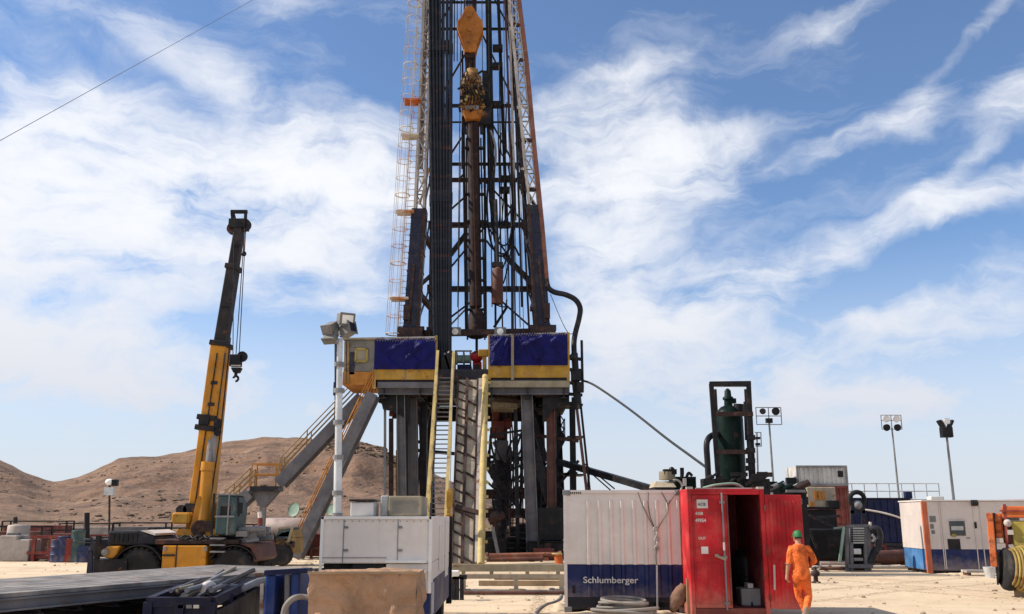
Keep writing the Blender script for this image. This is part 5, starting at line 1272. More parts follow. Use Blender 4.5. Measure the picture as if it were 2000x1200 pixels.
# ================================================================== left background
def left_back():
    Y = 44
    for i, (px, w, h, m, lb) in enumerate(((10, 34, 62, 'concrete', 'pale concrete block at left edge of yard'), (38, 30, 54, 'concrete', 'narrow grey concrete block between pale block and red frame'))):
        R = thing('concrete_block', lb, 'block', PZ(px, 0, Y), 'concrete blocks at the yard edge')
        x0, x1 = PZ(px-w/2, 0, Y).x, PZ(px+w/2, 0, Y).x; zt = P(px, 1108-h, Y).z
        MB().mm((x0, Y, 0), (x1, Y+1.2, zt)).build('block_body', m, R, bevel=.06); MB().box(((x0+x1)/2, Y+.5, zt+.02), (.5, .3, .16)).build('lifting_lug', 'steel_mid', R)
    R = thing('water_tank', 'dull slim tank with flat lid standing behind concrete blocks', 'tank', PZ(30, 0, Y+2)); MB().lathe([(.01, 0), (.5, 0), (.5, 1.55), (.46, 1.62), (.01, 1.66)], PZ(30, 0, Y+2), (0, 0, 1), 20).build('tank_shell', 'concrete', R, smooth=True); MB().tube(PZ(30, 1.7, Y+2), PZ(30, 2.0, Y+2), .1).build('filler', 'steel_dark', R)
    R = thing('red_frame_skid', 'rusty red tubular frame skid with mesh sides', 'skid', PZ(83, 0, Y))
    x0, x1 = PZ(55, 0, Y).x, PZ(97, 0, Y).x; x2 = PZ(112, 0, Y).x; zt = P(80, 1049, Y).z; zm = P(80, 1080, Y).z
    mb = MB()
    for x in (x0+.2, x1, x2):
        for yy in (Y, Y+1.6): mb.beam((x, yy, 0), (x, yy, zt), .13)
    for yy in (Y, Y+1.6):
        mb.beam((x0, yy, zt), (x2, yy, zt), .12); mb.beam((x0-.1, yy, zm), (x1, yy, zm), .12); mb.beam((x1-.2, yy, zm), (x1+.25, yy, zt), .1)
    for x in (x0+.2, x1): mb.beam((x, Y, zt), (x, Y+1.6, zt), .12)
    mb.build('tube_frame', 'red_frame', R)
    MB().mm((x0, Y+.06, .1), (x1, Y+1.5, zm-.1)).build('lower_tank', 'oxide', R, bevel=.05)
    mb = MB()
    for k in range(10): x = x0+.2+(x1-x0-.2)*k/9; mb.beam((x, Y+.8, zm), (x, Y+.8, zt), .02)
    for k in range(5): z = zm+(zt-zm)*k/5; mb.beam((x0+.2, Y+.8, z), (x1, Y+.8, z), .02)
    mb.build('mesh_panel', 'red_pipe', R)
    def drum(px, m, lb, h=.9, r=.29, yy=Y-.6, mid=None):
        o = PZ(px, 0, yy); R = thing('steel_drum', lb, 'drum', o, 'drums beside the red frame skid')
        MB().lathe([(.01, 0), (r, 0), (r+.015, .02), (r, .05), (r, h*.32), (r+.02, h*.34), (r, h*.36), (r, h*.66), (r+.02, h*.68), (r, h*.7), (r, h-.05), (r+.015, h-.02), (r, h), (.01, h-.02)], o, (0, 0, 1), 20).build('drum_shell', m, R, smooth=True)
        MB().tube(o+V((.12, 0, h-.02)), o+V((.12, 0, h+.02)), .04, 8).build('bung', 'steel_mid', R)
    drum(110, 'blue_drum', 'blue drum next to red frame skid', 1.0); drum(122, 'blue_drum', 'taller deep blue drum between lower blue drum and red drum', 1.15); drum(136, 'red_frame', 'red drum in row between blue drums and teal drum', 1.05)
    drum(148, 'teal', 'teal drum at end of row nearest the crane', 1.4); drum(160, 'blue_drum', 'low dark blue drum beside teal drum, near crane bumper', .7)
    R = thing('marker_post', 'dark upright post standing in front of crane bumper', 'post', PZ(177, 0, 25.4)); MB().beam(PZ(177, 0, 25.4), P(177, 1075, 25.4), .1).build('post_body', 'navy_leg', R); MB().beam(PZ(180, 0, 25.6), P(180, 1085, 25.6), .05).build('post_brace', 'steel_mid', R)
    R = thing('valve_skid', 'small dark pump skid beside the drums', 'pump', PZ(165, 0, Y+1)); mb = MB(); mb.box(PZ(165, .5, Y+1), (.9, .9, .7)); mb.tube(PZ(150, .9, Y+1), PZ(180, .9, Y+1), .18); mb.build('pump_body', 'steel_dark', R, bevel=.04); MB().tube(PZ(170, .9, Y+1), PZ(170, 2.2, Y+1), .12).build('exhaust', 'steel_black', R)
    R = thing('yard_lamp', 'thin rusty lamp pole with white lamp before the hill', 'light pole', PZ(213, 0, 60))
    o = PZ(213, 0, 60); t = P(214, 945, 60)
    MB().tube(o, t, .07, 8).build('pole', 'beam_rust', R)
    MB().sphere(t+V((0, 0, .1)), .3, 12, (1, .7, .7)).build('lamp_head', 'lampglass', R, smooth=True); MB().box(t+V((.35, 0, .05)), (.35, .3, .4)).build('lamp_housing', 'steel_black', R)
    mb = MB(); mb.box(P(214, 960, 60), (.6, .3, .5)); mb.beam(P(206, 963, 60), P(220, 963, 60), .1); mb.build('junction_box', 'galv', R)
    # pale tank and red machinery behind the stairs
    Y2 = 52
    R = thing('horizontal_tank', 'long pale pinkish tank lying behind the side stairs', 'tank', PZ(575, 0, Y2))
    a, b = P(508, 1038, Y2), P(640, 1038, Y2); r = .72
    MB().lathe([(.01, 0), (r*.7, .05), (r, .35), (r, (b.x-a.x)-.35), (r*.7, (b.x-a.x)-.05), (.01, b.x-a.x)], a, (1, 0, 0), 24).build('tank_shell', 'pink_tank', R, smooth=True)
    for u in (.2, .8): MB().mm((a.x+(b.x-a.x)*u-.2, Y2-.6, 0), (a.x+(b.x-a.x)*u+.2, Y2+.6, a.z-.45)).build('saddle', 'oxide', R)
    R = thing('red_pump_skid', 'dark red pump skid low between straight stair and white trailer', 'pump', PZ(612, 0, 47))
    mb = MB(); x0, x1 = PZ(588, 0, 47).x, PZ(640, 0, 47).x
    for x in (x0, x0+.5, x0+1, x1): mb.beam((x, 47, 0), (x, 47, 1.7), .12)
    mb.beam((x0, 47, 1.7), (x1, 47, 1.7), .14); mb.beam((x0, 47, .5), (x1, 47, .5), .14); mb.build('skid_frame', 'brown_col', R)
    MB().mm((x0+.1, 47.2, .1), (x1-.1, 48.5, 1.2)).build('pump_block', 'oxide', R, bevel=.06)
    # small loader with a teal screen
    Y3 = 40
    R = thing('small_loader', 'small worn yellow loader with slanted teal windscreen under stairs', 'loader', PZ(545, 0, Y3))
    x0, x1 = PZ(508, 0, Y3).x, PZ(574, 0, Y3).x
    mb = MB(); mb.mm((x0+.2, Y3, .5), (x1, Y3+1.6, 1.15)); mb.prism([(x0+.5, Y3, 1.153), (x1, Y3, 1.153), (x1-.1, Y3, 1.5), (x0+.8, Y3, 1.4)], (0, 1.6, 0)); mb.build('loader_body', 'yellow_dull', R, bevel=.05)
    mb = MB(); q = [P(532, 1057, Y3), P(545, 1032, Y3), P(571, 1030, Y3), P(562, 1057, Y3)]; mb.prism(q, (0, 1.4, 0)); mb.build('windscreen', 'teal', R, bevel=.03)
    mb = MB(); mb.beam(q[2], q[3]-V((0, 0, .2)), .1); mb.beam(q[1], q[2], .08); mb.beam(q[0], q[1], .08); mb.build('screen_frame', 'khaki_box', R)
    for x in (x0+.55, x1-.5): MB().lathe([(.15, -.12), (.36, -.15), (.44, -.08), (.44, .08), (.36, .15), (.15, .12)], (x, Y3-.05, .45), (0, 1, 0), 26).build('wheel', 'rubber', R, smooth=True)
    rnd = random.Random(8); mb = MB()
    for i in range(14): p = V((rnd.uniform(x0, x1), Y3-.1, rnd.uniform(.5, 1.3))); mb.box(p, (rnd.uniform(.1, .4), .15, rnd.uniform(.08, .25)))
    mb.build('loader_fittings', 'beam_rust', R)
    R = thing('fuel_post', 'dark red fire post with white cap left of the loader', 'post', PZ(508, 0, 43)); MB().tube(PZ(508, 0, 43), P(508, 1012, 43), .12, 10).build('post_body', 'oxide', R); MB().tube(P(508, 1012, 43), P(507, 1000, 43), .1, 10).build('post_cap', 'white_worn', R)
    for px, py, r, lb in ((575, 996, .42, 'round pale dish behind straight stair'), (648, 996, .34, 'smaller round pale dish behind the white lamp pole')):
        Yd = 56; R = thing('round_dish', lb, 'dish', PZ(px, 0, Yd), 'round dishes on posts')
        MB().lathe([(.01, .03), (r*.6, .05), (r*.92, .06), (r, .09), (r, .03), (r*.6, .0), (.01, -.02)], P(px, py, Yd), (-.5, -1, .25), 22).build('dish_bowl', 'green_pale', R, smooth=True); MB().tube(P(px, py, Yd+.15), PZ(px, 0, Yd+.15), .07).build('dish_post', 'steel_mid', R)
left_back()
# ================================================================== containers
def corr(mb, x0, x1, y, z0, z1, pitch, d, w0=.10, out=-1):
    """corrugated wall facing out*Y between x0 and x1"""
    pts = []; x = x0
    while x < x1-1e-4:
        for dx, dy in ((0, 0), (pitch*.36, 0), (pitch*.5, d), (pitch*.86, d), (pitch, 0)):
            pts.append((min(x+dx, x1), dy))
        x += pitch
    q = []
    for p in pts:
        if not q or (p[0]-q[-1][0] > 1e-5 or abs(p[1]-q[-1][1]) > 1e-5): q.append(p)
    poly = [V((a, y+out*b, z0)) for a, b in q]+[V((x1, y-out*.04, z0)), V((x0, y-out*.04, z0))]
    mb.prism(poly, (0, 0, z1-z0)); return mb
def site_container():
    Y = 20.9; x0, x1 = PZ(1102, 1.3, Y).x, PZ(1335, 1.3, Y).x; dp = 2.4
    R = thing('site_container', 'white over navy ribbed steel container beside open red container', 'container', ((x0+x1)/2, Y+1, 0))
    zt = P(1200, 958, Y).z; zm = P(1200, 1103, Y).z; zb = P(1200, 1167, Y).z
    MB().mm((x0, Y, zm), (x1, Y+dp, zt)).build('upper_wall', 'white_worn', R, bevel=.015)
    MB().mm((x0+.003, Y+.003, zb), (x1-.003, Y+dp-.003, zm-.002)).build('navy_wall', 'navy', R)
    mb = MB(); mb.mm((x0, Y-.01, .06), (x1, Y+dp, zb-.002)); mb.build('bottom_rail', 'steel_dark', R, bevel=.015)
    mb = MB()
    for px in (1108, 1126): mb.mm((PZ(px+150, .1, Y).x, Y-.013, .12), (PZ(px+190, .1, Y).x, Y-.011, .22))
    mb.build('fork_pocket', 'steel_black', R)
    ribs = [1150, 1172, 1195, 1216, 1239, 1261, 1284, 1306, 1326]
    for i, px in enumerate(ribs):
        for (za, zc, m) in ((zm, zt-.22, 'white_worn'), (zb, zm-.003, 'navy')):
            c = PZ(px, 1.5, Y).x
            MB().prism([(c-.05, Y-.0005, za), (c-.026, Y-.045, za), (c+.02, Y-.045, za), (c+.06, Y-.0005, za)], (0, 0, zc-za)).build('wall_rib', m, R)
    mb = MB(); mb.beam((x0, Y-.012, zt-.03), (x1, Y-.012, zt-.03), .03, .07, (0, 0, 1)); mb.beam((x0+.03, Y-.012, .1), (x0+.03, Y-.012, zt), .07, .03); mb.build('frame_edge', 'white_worn', R)
    for x in (x0+.07, x1-.07):
        for z in (zt-.05, .06): MB().box((x, Y+.05, z), (.17, .17, .12)).build('corner_casting', 'steel_mid', R, bevel=.015)
    mb = MB()
    for k in range(6): mb.mm((x0+.14+k*.045, Y-.03, zt-.075), (x0+.17+k*.045, Y-.028, zt-.035))
    mb.build('top_marks', 'steel_dark', R)
    MB().mm((PZ(1118, .6, Y).x, Y-.012, .40), (PZ(1124, .6, Y).x, Y-.002, .56)).build('lock_pocket', 'steel_black', R)
    l = lettering('Schlumberger', .185, (PZ(1139, .6, Y).x, Y-.051, zm-.385), 'letter', R, bold=.002, sx=1.16)
    R.rotation_euler.z = math.radians(-3.2); R.location.x += .055
    # pale lifting post in front of the ribs
    MB().beam(P(1283, 1104, Y-.075), PZ(1284, .06, Y-.075), .035).build('drain_strip', 'grey_box', R)
    # wire sling hanging on the wall
    S = thing('wire_sling', 'rusty wire sling hanging in a Y down front of white container', 'sling', P(1281, 1100, Y-.08))
    j = P(1281, 1032, Y-.09); mb = MB()
    for pts in ([(1246, 962), (1254, 985), (1266, 1010), (1276, 1030)], [(1266, 962), (1266, 985), (1270, 1010), (1278, 1030)], [(1292, 962), (1304, 985), (1304, 1000), (1292, 1020), (1284, 1034)], [(1324, 958), (1312, 975), (1306, 985)]):
        mb.path([P(x, y, Y-.12) for x, y in pts], .012, 6, smooth=5)
    mb.build('sling_leg', 'rope', S, smooth=True)
    mb = MB()
    for k, (x, y) in enumerate(((1281, 1034), (1282, 1044), (1283, 1054), (1283, 1063), (1283, 1071))): mb.torus(P(x, y, Y-.13), (1, 0, 0) if k % 2 else (0, 1, 0), .05, .016, 14, 6)
    mb.build('shackle', 'lattice_white', S)
    MB().path([P(1283, 1070, Y-.13), P(1281, 1085, Y-.12), P(1282, 1104, Y-.12)], .013, 6, smooth=4).build('sling_tail', 'rope', S)
    # coil of cable on the ground
    c = PZ(1218, 0, Y-.7); rnd = random.Random(4)
    mb = MB()
    for k in range(11):
        rr = .34+.10*rnd.random()+(.12 if k < 4 else 0); z = .04+k*.028; o = c+V((rnd.uniform(-.06, .06), rnd.uniform(-.06, .06), 0))
        tl = rnd.uniform(-.10, .10); t2 = rnd.uniform(-.1, .1); pts = []
        for i in range(29):
            a = i*2*math.pi/28; p = o+V((math.cos(a)*rr*1.25, math.sin(a)*rr*.9, z+math.cos(a)*rr*tl+math.sin(a)*rr*t2)); p.z = max(.03, p.z); pts.append(p)
        mb.path(pts, .032, 7)
    mb.build('cable_coil', 'coil', None, origin=c, smooth=True, label='loose grey coil of heavy cable on sand against navy band of container', cat='cable coil')
    # sack and timber leaning in the corner
    B = thing('leaning_sack', 'brown sacking bundle slumped between navy band and red container post', 'sack', PZ(1322, 0, Y-.5))
    mb = MB(); pts = [P(1337, 1142, Y-.55), P(1330, 1160, Y-.55), P(1320, 1178, Y-.6), P(1313, 1194, Y-.65)]
    mb.path(pts, lambda t: .05+.11*math.sin(math.pi*min(1, t*.9+.1)), 12, smooth=5)
    for v in mb.bm.verts: v.co += V((noise.noise(v.co*9), noise.noise(v.co*9+V((3, 0, 0))), noise.noise(v.co*9+V((0, 5, 0)))))*.03
    mb.build('sack_body', 'sack', B, smooth=True); MB().torus(pts[1], (.3, .2, 1), .12, .014, 16, 6).build('tie_cord', 'rope', B)
    MB().beam(P(1343, 1130, Y-.75), PZ(1345, 0, Y-.8), .06).build('leaning_timber', 'wood', None, origin=PZ(1345, 0, Y-.8), label='short timber stake leaning at red container corner', cat='timber')
site_container()
def red_container():
    Y = 19.9; x0 = PZ(1347, 1.2, Y).x; x1 = PZ(1499, 1.2, Y).x; zt = P(1420, 958, Y).z; dp = 2.35; zb = .13
    R = thing('red_container', 'bright red steel container with right door wide open', 'container', ((x0+x1)/2, Y+1, 0))
    t = .05
    MB().mm((x0, Y+.1, zb), (x0+t, Y+dp, zt-.02)).build('side_wall', 'red', R); MB().mm((x1-t, Y+.1, zb), (x1, Y+dp, zt-.02)).build('side_wall', 'red', R)
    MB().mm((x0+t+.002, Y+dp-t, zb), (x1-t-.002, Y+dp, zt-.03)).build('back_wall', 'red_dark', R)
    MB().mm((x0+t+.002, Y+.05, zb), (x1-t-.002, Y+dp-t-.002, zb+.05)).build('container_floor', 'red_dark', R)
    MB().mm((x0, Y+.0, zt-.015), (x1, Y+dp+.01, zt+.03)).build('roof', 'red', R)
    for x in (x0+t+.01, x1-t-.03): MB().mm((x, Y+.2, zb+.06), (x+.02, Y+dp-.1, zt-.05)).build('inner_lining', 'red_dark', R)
    for x in (x0+.045, x1-.045): MB().beam((x, Y+.05, 0.02), (x, Y+.05, zt+.03), .09, .10).build('corner_post', 'red', R, bevel=.012)
    for x in (x0+.045, x1-.045): MB().beam((x, Y+dp-.06, 0.02), (x, Y+dp-.06, zt+.03), .09, .1).build('corner_post', 'red', R, bevel=.012)
    MB().mm((x0+.091, Y+.0, zt-.09), (x1-.091, Y+.1, zt-.017)).build('header', 'red', R, bevel=.01)
    MB().mm((x0+.091, Y-.0, .03), (x1-.091, Y+.12, zb+.05)).build('sill', 'oxide', R, bevel=.01)
    MB().mm((x0, Y+.11, .03), (x0+.1, Y+dp-.12, zb-.002)).build('side_rail', 'red', R); MB().mm((x1-.1, Y+.11, .03), (x1, Y+dp-.12, zb-.002)).build('side_rail', 'red', R)
    mb = MB()
    for x in (x0+.06, x1-.06): mb.box((x, Y+.06, zt+.05), (.13, .14, .05))
    mb.mm((x0+.2, Y+.02, zt+.032), (x1-.15, Y+.09, zt+.055)); mb.build('roof_edge', 'lattice_white', R)
    MB().path([(x0+.45, Y+.5, zt+.06), (x0+.7, Y+.4, zt+.12), (x1-.5, Y+.45, zt+.15), (x1-.3, Y+.5, zt+.06)], .03, 6, smooth=5).build('roof_rope', 'green_pale', None, origin=(x0+.5, Y+.5, zt+.03), smooth=True, label='pale green rope lying on red container roof', cat='rope')
    # closed left leaf
    xd1 = PZ(1427, 1.2, Y).x
    L = MB().mm((x0+.094, Y+.015, zb+.055), (xd1, Y+.06, zt-.095)).build('door', 'red', R, bevel=.01)
    mb = MB(); mb.mm((x0+.13, Y+.0, zb+.15), (xd1-.22, Y+.014, zb+.95)); mb.mm((x0+.13, Y+.0, zb+1.1), (xd1-.22, Y+.014, zt-.2)); mb.build('door_panel', 'red', L, bevel=.008)
    xr = PZ(1415, 1.2, Y).x
    mb = MB(); mb.tube((xr, Y-.03, zb+.02), (xr, Y-.03, zt-.05), .02, 10)
    for z in (zb+.15, 1.2, zt-.25): mb.box((xr, Y-.01, z), (.1, .05, .05))
    mb.build('lock_rod', 'steel_mid', L, smooth=True)
    mb = MB(); mb.beam((xr-.2, Y-.05, 1.24), (xr+.02, Y-.05, 1.15), .05, .03); mb.box((xr-.16, Y-.02, 1.24), (.06, .06, .05)); mb.build('handle', 'khaki_box', L)
    MB().box((xr-.01, Y-.055, 1.42), (.035, .03, .16)).build('door_tag', 'letter', L)
    MB().beam((xd1-.02, Y+.004, zb+.1), (xd1-.02, Y+.004, zt-.1), .03, .02).build('door_seal', 'oxide', L)
    def tx(px, py): p = P(px, py, Y-.004); return (p.x, Y-.0045, p.z)
    p = tx(1361, 993); q = tx(1382, 976)
    MB().mm((p[0], Y-.004, p[2]), (q[0], Y-.001, q[2])).build('emblem_plate', 'letter', L)
    lettering('ACB', .085, tx(1363, 988), 'letter_dark', L, bold=.0015); lettering('4308', .085, tx(1358, 1006), 'letter', L, bold=.0015, sx=.95); lettering('49954', .10, tx(1358, 1020), 'letter', L, bold=.002, sx=.9)
    lettering('OUT', .075, tx(1364, 1054), 'letter', L, bold=.001)
    p = tx(1370, 1082); q = tx(1383, 1068); MB().mm((p[0], Y-.004, p[2]), (q[0], Y-.001, q[2])).build('data_plate', 'letter', L)
    # open right leaf
    ang = math.radians(4); h = V((x1+.01, Y+.02, 0)); u = V((math.cos(ang), -math.sin(ang)*-.2, 0)); wd = PZ(1575, 1.2, Y).x-x1-.02
    za, zc = .17, P(1530, 966, Y).z
    O = MB().prism([h+V((0, 0, za)), h+u*wd+V((0, 0, za-.02)), h+u*wd+V((0, 0, zc-.01)), h+V((0, 0, zc))], (0, .05, 0)).build('door', 'red', R, bevel=.01)
    mb = MB()
    for a in (.10, .30, .52, .74):
        p = h+u*wd*a; mb.prism([p+V((0, -.0005, za+.12)), p+V((.02, -.022, za+.12)), p+V((.07, -.022, za+.12)), p+V((.09, -.0005, za+.12))], (0, 0, zc-za-.24))
    mb.build('door_rib', 'red', O)
    mb = MB(); p = h+u*.09
    mb.tube((p.x, Y-.04, .55), (p.x+.02, Y-.04, 1.05), .022, 8); mb.build('lock_rod', 'lattice_white', O)
    mb = MB()
    for z in (.4, 1.3, 2.2): mb.tube((x1+.005, Y-.02, z-.06), (x1+.005, Y-.02, z+.06), .025, 8)
    mb.build('hinge', 'oxide', R)
    # grey case inside the doorway
    G = thing('grey_case', 'grey box standing on floor inside the open red container', 'box', PZ(1470, zb, Y+.7))
    a, b = P(1447, 1150, Y+.45), PZ(1498, zb+.05, Y+.45); a2 = PZ(1447, a.z, Y+.45)
    MB().mm((a2.x, Y+.45, zb+.053), (b.x-.06, Y+1.0, a.z)).build('case_body', 'steel_mid', G, bevel=.03)
    MB().mm((a2.x+.16, Y+.5, a.z+.003), (b.x-.25, Y+.8, a.z+.10)).build('case_top', 'grey_box', G, bevel=.01)
    MB().mm((a2.x+.2, Y+.43, zb+.06), (b.x-.3, Y+.449, zb+.14)).build('case_slot', 'steel_black', G)
    S = thing('stored_drum', 'dark drum barely visible in the gloom at rear of red container', 'drum', PZ(1465, zb+.05, Y+1.7)); MB().lathe([(.01, 0), (.3, 0), (.3, .9), (.22, 1.1), (.01, 1.12)], PZ(1462, zb+.053, Y+1.7), (0, 0, 1), 20).build('drum_shell', 'steel_black', S, smooth=True); MB().torus(PZ(1462, zb+.6, Y+1.7), (0, 0, 1), .3, .02).build('hoop', 'steel_dark', S)
red_container()
def site_cabin():
    Y = 34.7; th = math.radians(3.5)
    c0 = PZ(1814, 0, Y); u = V((math.cos(th), -math.sin(th), 0)); w = V((math.sin(th), math.cos(th), 0))
    R = thing('site_cabin', 'white site cabin with navy base band and orange corner stripe', 'cabin', c0)
    Lc, W = 6.0, 2.4; zt = P(1815, 980, Y).z; zm = P(1815, 1073, Y).z; z0 = .12
    def bx(a0, a1, b0, b1, za, zc, nm, m, par=R, bev=0):
        return MB().prism([c0+u*a0+w*b0+V((0, 0, za)), c0+u*a1+w*b0+V((0, 0, za)), c0+u*a1+w*b1+V((0, 0, za)), c0+u*a0+w*b1+V((0, 0, za))], (0, 0, zc-za)).build(nm, m, par, bevel=bev)
    bx(0, Lc, 0, W, zm, zt, 'upper_wall', 'cabin_white'); bx(.003, Lc, .003, W, z0, zm-.002, 'base_band', 'navy'); bx(-.006, .001, .1, W-.1, z0+.02, zm-.02, 'end_panel', 'blue_end_lit')
    bx(-.02, .16, -.02, .10, 0.02, zt+.01, 'corner_stripe', 'orange_stripe'); bx(-.03, Lc, -.03, W+.03, zt+.012, zt+.06, 'roof', 'white_worn')
    bx(.10, Lc, .1, W, .0, z0-.002, 'base_rail', 'steel_dark')
    bx(.9, 1.45, -.02, .0, P(1852, 1042, Y).z-.08, P(1852, 1018, Y).z, 'window', 'glass'); bx(.86, 1.49, -.03, -.021, P(1852, 1018, Y).z, P(1852, 1018, Y).z+.04, 'window_frame', 'grey_box'); bx(.95, 1.38, -.028, -.021, P(1852, 1036, Y).z, P(1852, 1028, Y).z, 'window_blind', 'grey_box')
    bx(.78, 1.22, -.018, .0, zm-.0, P(1852, 1053, Y).z, 'air_vent', 'steel_black'); bx(.95, 1.1, -.03, -.0, P(1852, 1049, Y).z, P(1852, 1043, Y).z, 'sign_plate', 'olive')
    wf = bx(2.35, 3.4, -.018, .0, P(1920, 1047, Y).z, P(1920, 1008, Y).z, 'window', 'glass'); bx(2.42, 3.4, -.026, -.019, P(1920, 1020, Y).z, P(1920, 1016, Y).z, 'window_frame', 'steel_mid')
    for a, y0, y1 in ((.22, 1020, 1008), (.22, 1033, 1024), (.24, 1043, 1036)): bx(a, a+(.22 if y0 == 1020 else .12), -.012, .0, P(1820, y0, Y).z, P(1820, y1, Y).z, 'notice', 'lamp_grey')
    for a in (.58, .64, 1.78, 2.02): bx(a, a+.03, -.025, .0, z0+.05, zt-.02, 'wall_rib', 'cabin_white')
    bx(1.78, 1.86, -.05, -.026, P(1887, 1032, Y).z, P(1887, 1020, Y).z, 'latch', 'steel_black'); bx(1.45, 1.6, -.012, 0, P(1872, 1052, Y).z, P(1872, 1050, Y).z, 'small_plate', 'steel_mid')
    MB().tube(c0+u*1.75+w*.0+V((0, -.05, zt-.05)), c0+u*1.95+V((0, -.05, zt-.05)), .11, 12).build('lamp', 'steel_black', R)
    MB().box(c0+u*.8+w*.8+V((0, 0, zt+.13)), (.5, .4, .14)).build('roof_vent', 'grey_box', R, bevel=.03)
    s = thing('door_step', 'low white step lying on sand before navy cabin band', 'step', c0+u*1.6-w*.9)
    MB().prism([c0+u*.95-w*1.0+V((0, 0, .1)), c0+u*2.35-w*1.0+V((0, 0, .1)), c0+u*2.35-w*.5+V((0, 0, .1)), c0+u*.95-w*.5+V((0, 0, .1))], (0, 0, .08)).build('step_board', 'lattice_white', s)
    for a in (1.0, 2.2): MB().prism([c0+u*a-w*.98, c0+u*(a+.1)-w*.98, c0+u*(a+.1)-w*.52, c0+u*a-w*.52], (0, 0, .098)).build('leg', 'brown_col', s)
site_cabin()
# ================================================================== orange machine at the right edge
def orange_machine():
    Y = 24.8
    R = thing('hose_reel_machine', 'orange framed machine with olive panel and hose reel at right edge', 'machine', PZ(1985, 0, Y))
    def X(px): return PZ(px, 1.2, Y).x
    def Z(py): return P(1960, py, Y).z
    def bx(mb, p0, p1, y0, y1, z0, z1):
        return mb.mm((X(p0), y0, z0), (X(p1), y1, z1))
    MB().beam(P(1936, 1002, Y), PZ(1946, .75, Y), .16, .3).build('frame_post', 'orange_mach', R, bevel=.02)
    MB().beam(P(1943, 1002, Y+.02), PZ(1952, .3, Y+.02), .05, .25).build('frame_strip', 'steel_black', R)
    mb = MB(); bx(mb, 1945, 1965, Y+.05, Y+1.4, Z(1062), Z(1003)); mb.build('side_locker', 'orange_mach', R, bevel=.02)
    mb = MB()
    for y in (1012, 1030, 1048): mb.box((X(1955), Y+.02, Z(y)), (.2, .06, .17))
    mb.build('locker_drawer', 'orange_mach', R, bevel=.03)
    mb = MB(); bx(mb, 1966, 2090, Y-.03, Y+2.0, Z(1012), Z(989)); mb.build('top_box', 'orange_mach', R, bevel=.03)
    mb = MB(); mb.beam((X(1962), Y-.05, Z(998)), (X(2090), Y-.05, Z(998)), .04); mb.beam(P(1962, 985, Y), P(1968, 1070, Y), .07); mb.build('top_rail', 'red_frame', R)
    bx(MB(), 1980, 2090, Y+.02, Y+1.8, Z(1068), Z(1018)).build('olive_panel', 'olive', R, bevel=.03)
    mb = MB()
    for k in range(8):
        y0 = 1072+k*10; mb.tube((X(1984), Y+.1+.06*(k % 2), Z(y0)), (X(2090), Y+.1+.06*(k % 2), Z(y0)), .085, 12)
    bx(mb, 1990, 2090, Y+.25, Y+1.6, Z(1148), Z(1070)); mb.build('hose_bank', 'yellow_dull', R, smooth=True)
    mb = MB(); bx(mb, 1965, 1979, Y+.1, Y+.8, Z(1064), Z(1014)); mb.build('valve_bank', 'oxide', R, bevel=.03)
    mb = MB(); mb.sphere((X(1974), Y-.02, Z(1022)), .1); mb.box((X(1977), Y-.02, Z(1040)), (.14, .1, .12)); mb.box((X(1957), Y-.06, Z(1056)), (.16, .08, .12)); mb.build('gauge', 'lattice_white', R)
    c = V((X(1967), Y-.02, Z(1112))); ax = V((-.90, -.32, .10)).normalized()
    T = MB().lathe([(.26, -.14), (.44, -.17), (.53, -.10), (.55, 0), (.53, .10), (.44, .17), (.26, .14)], c, ax, 36).build('tyre', 'rubber', R, smooth=True)
    mb = MB(); mb.lathe([(.01, .02), (.12, .04), (.18, -.02), (.27, .08), (.27, -.12), (.01, -.08)], c, ax, 24); mb.build('rim', 'galv', T, smooth=True)
    for k in range(5):
        MB().torus(c+V((.20, -.16, .04))+ax*(.07*k-.1), ax, .56-.03*k, .035, 30, 7).build('hose_loop', 'olive' if k % 2 else 'yellow_dull', R, smooth=True)
    mb = MB(); bx(mb, 1972, 2090, Y+.3, Y+1.6, .3, Z(1149)); mb.beam((X(1985), Y+.1, .22), (X(2095), Y+.1, .22), .12, .14); mb.build('chassis', 'steel_black', R)
    for px in (1990, 2040):
        MB().box((X(px), Y+.2, .1), (.5, .4, .2)).build('foot_block', 'wood', R)
    for yy in (Y+1.6,): MB().lathe([(.2, -.12), (.5, -.14), (.56, 0), (.5, .14), (.2, .12)], (X(2075), yy, .56), (1, 0, 0), 26).build('tyre', 'rubber', R, smooth=True)
    R.rotation_euler.z = math.radians(-27)
    S = thing('steel_bucket', 'small pale bucket on sand between cabin and orange machine', 'bucket', PZ(1934, 0, 32.5)); MB().lathe([(.01, 0), (.15, 0), (.2, .36), (.18, .36), (.13, .03), (.01, .03)], PZ(1934, 0, 32.5), (0, 0, 1), 16).build('bucket_shell', 'galv', S, smooth=True); MB().torus(PZ(1934, .36, 32.5), (0, 1, 0), .19, .012, 16, 5, 0, math.pi).build('bail', 'steel_mid', S)
orange_machine()
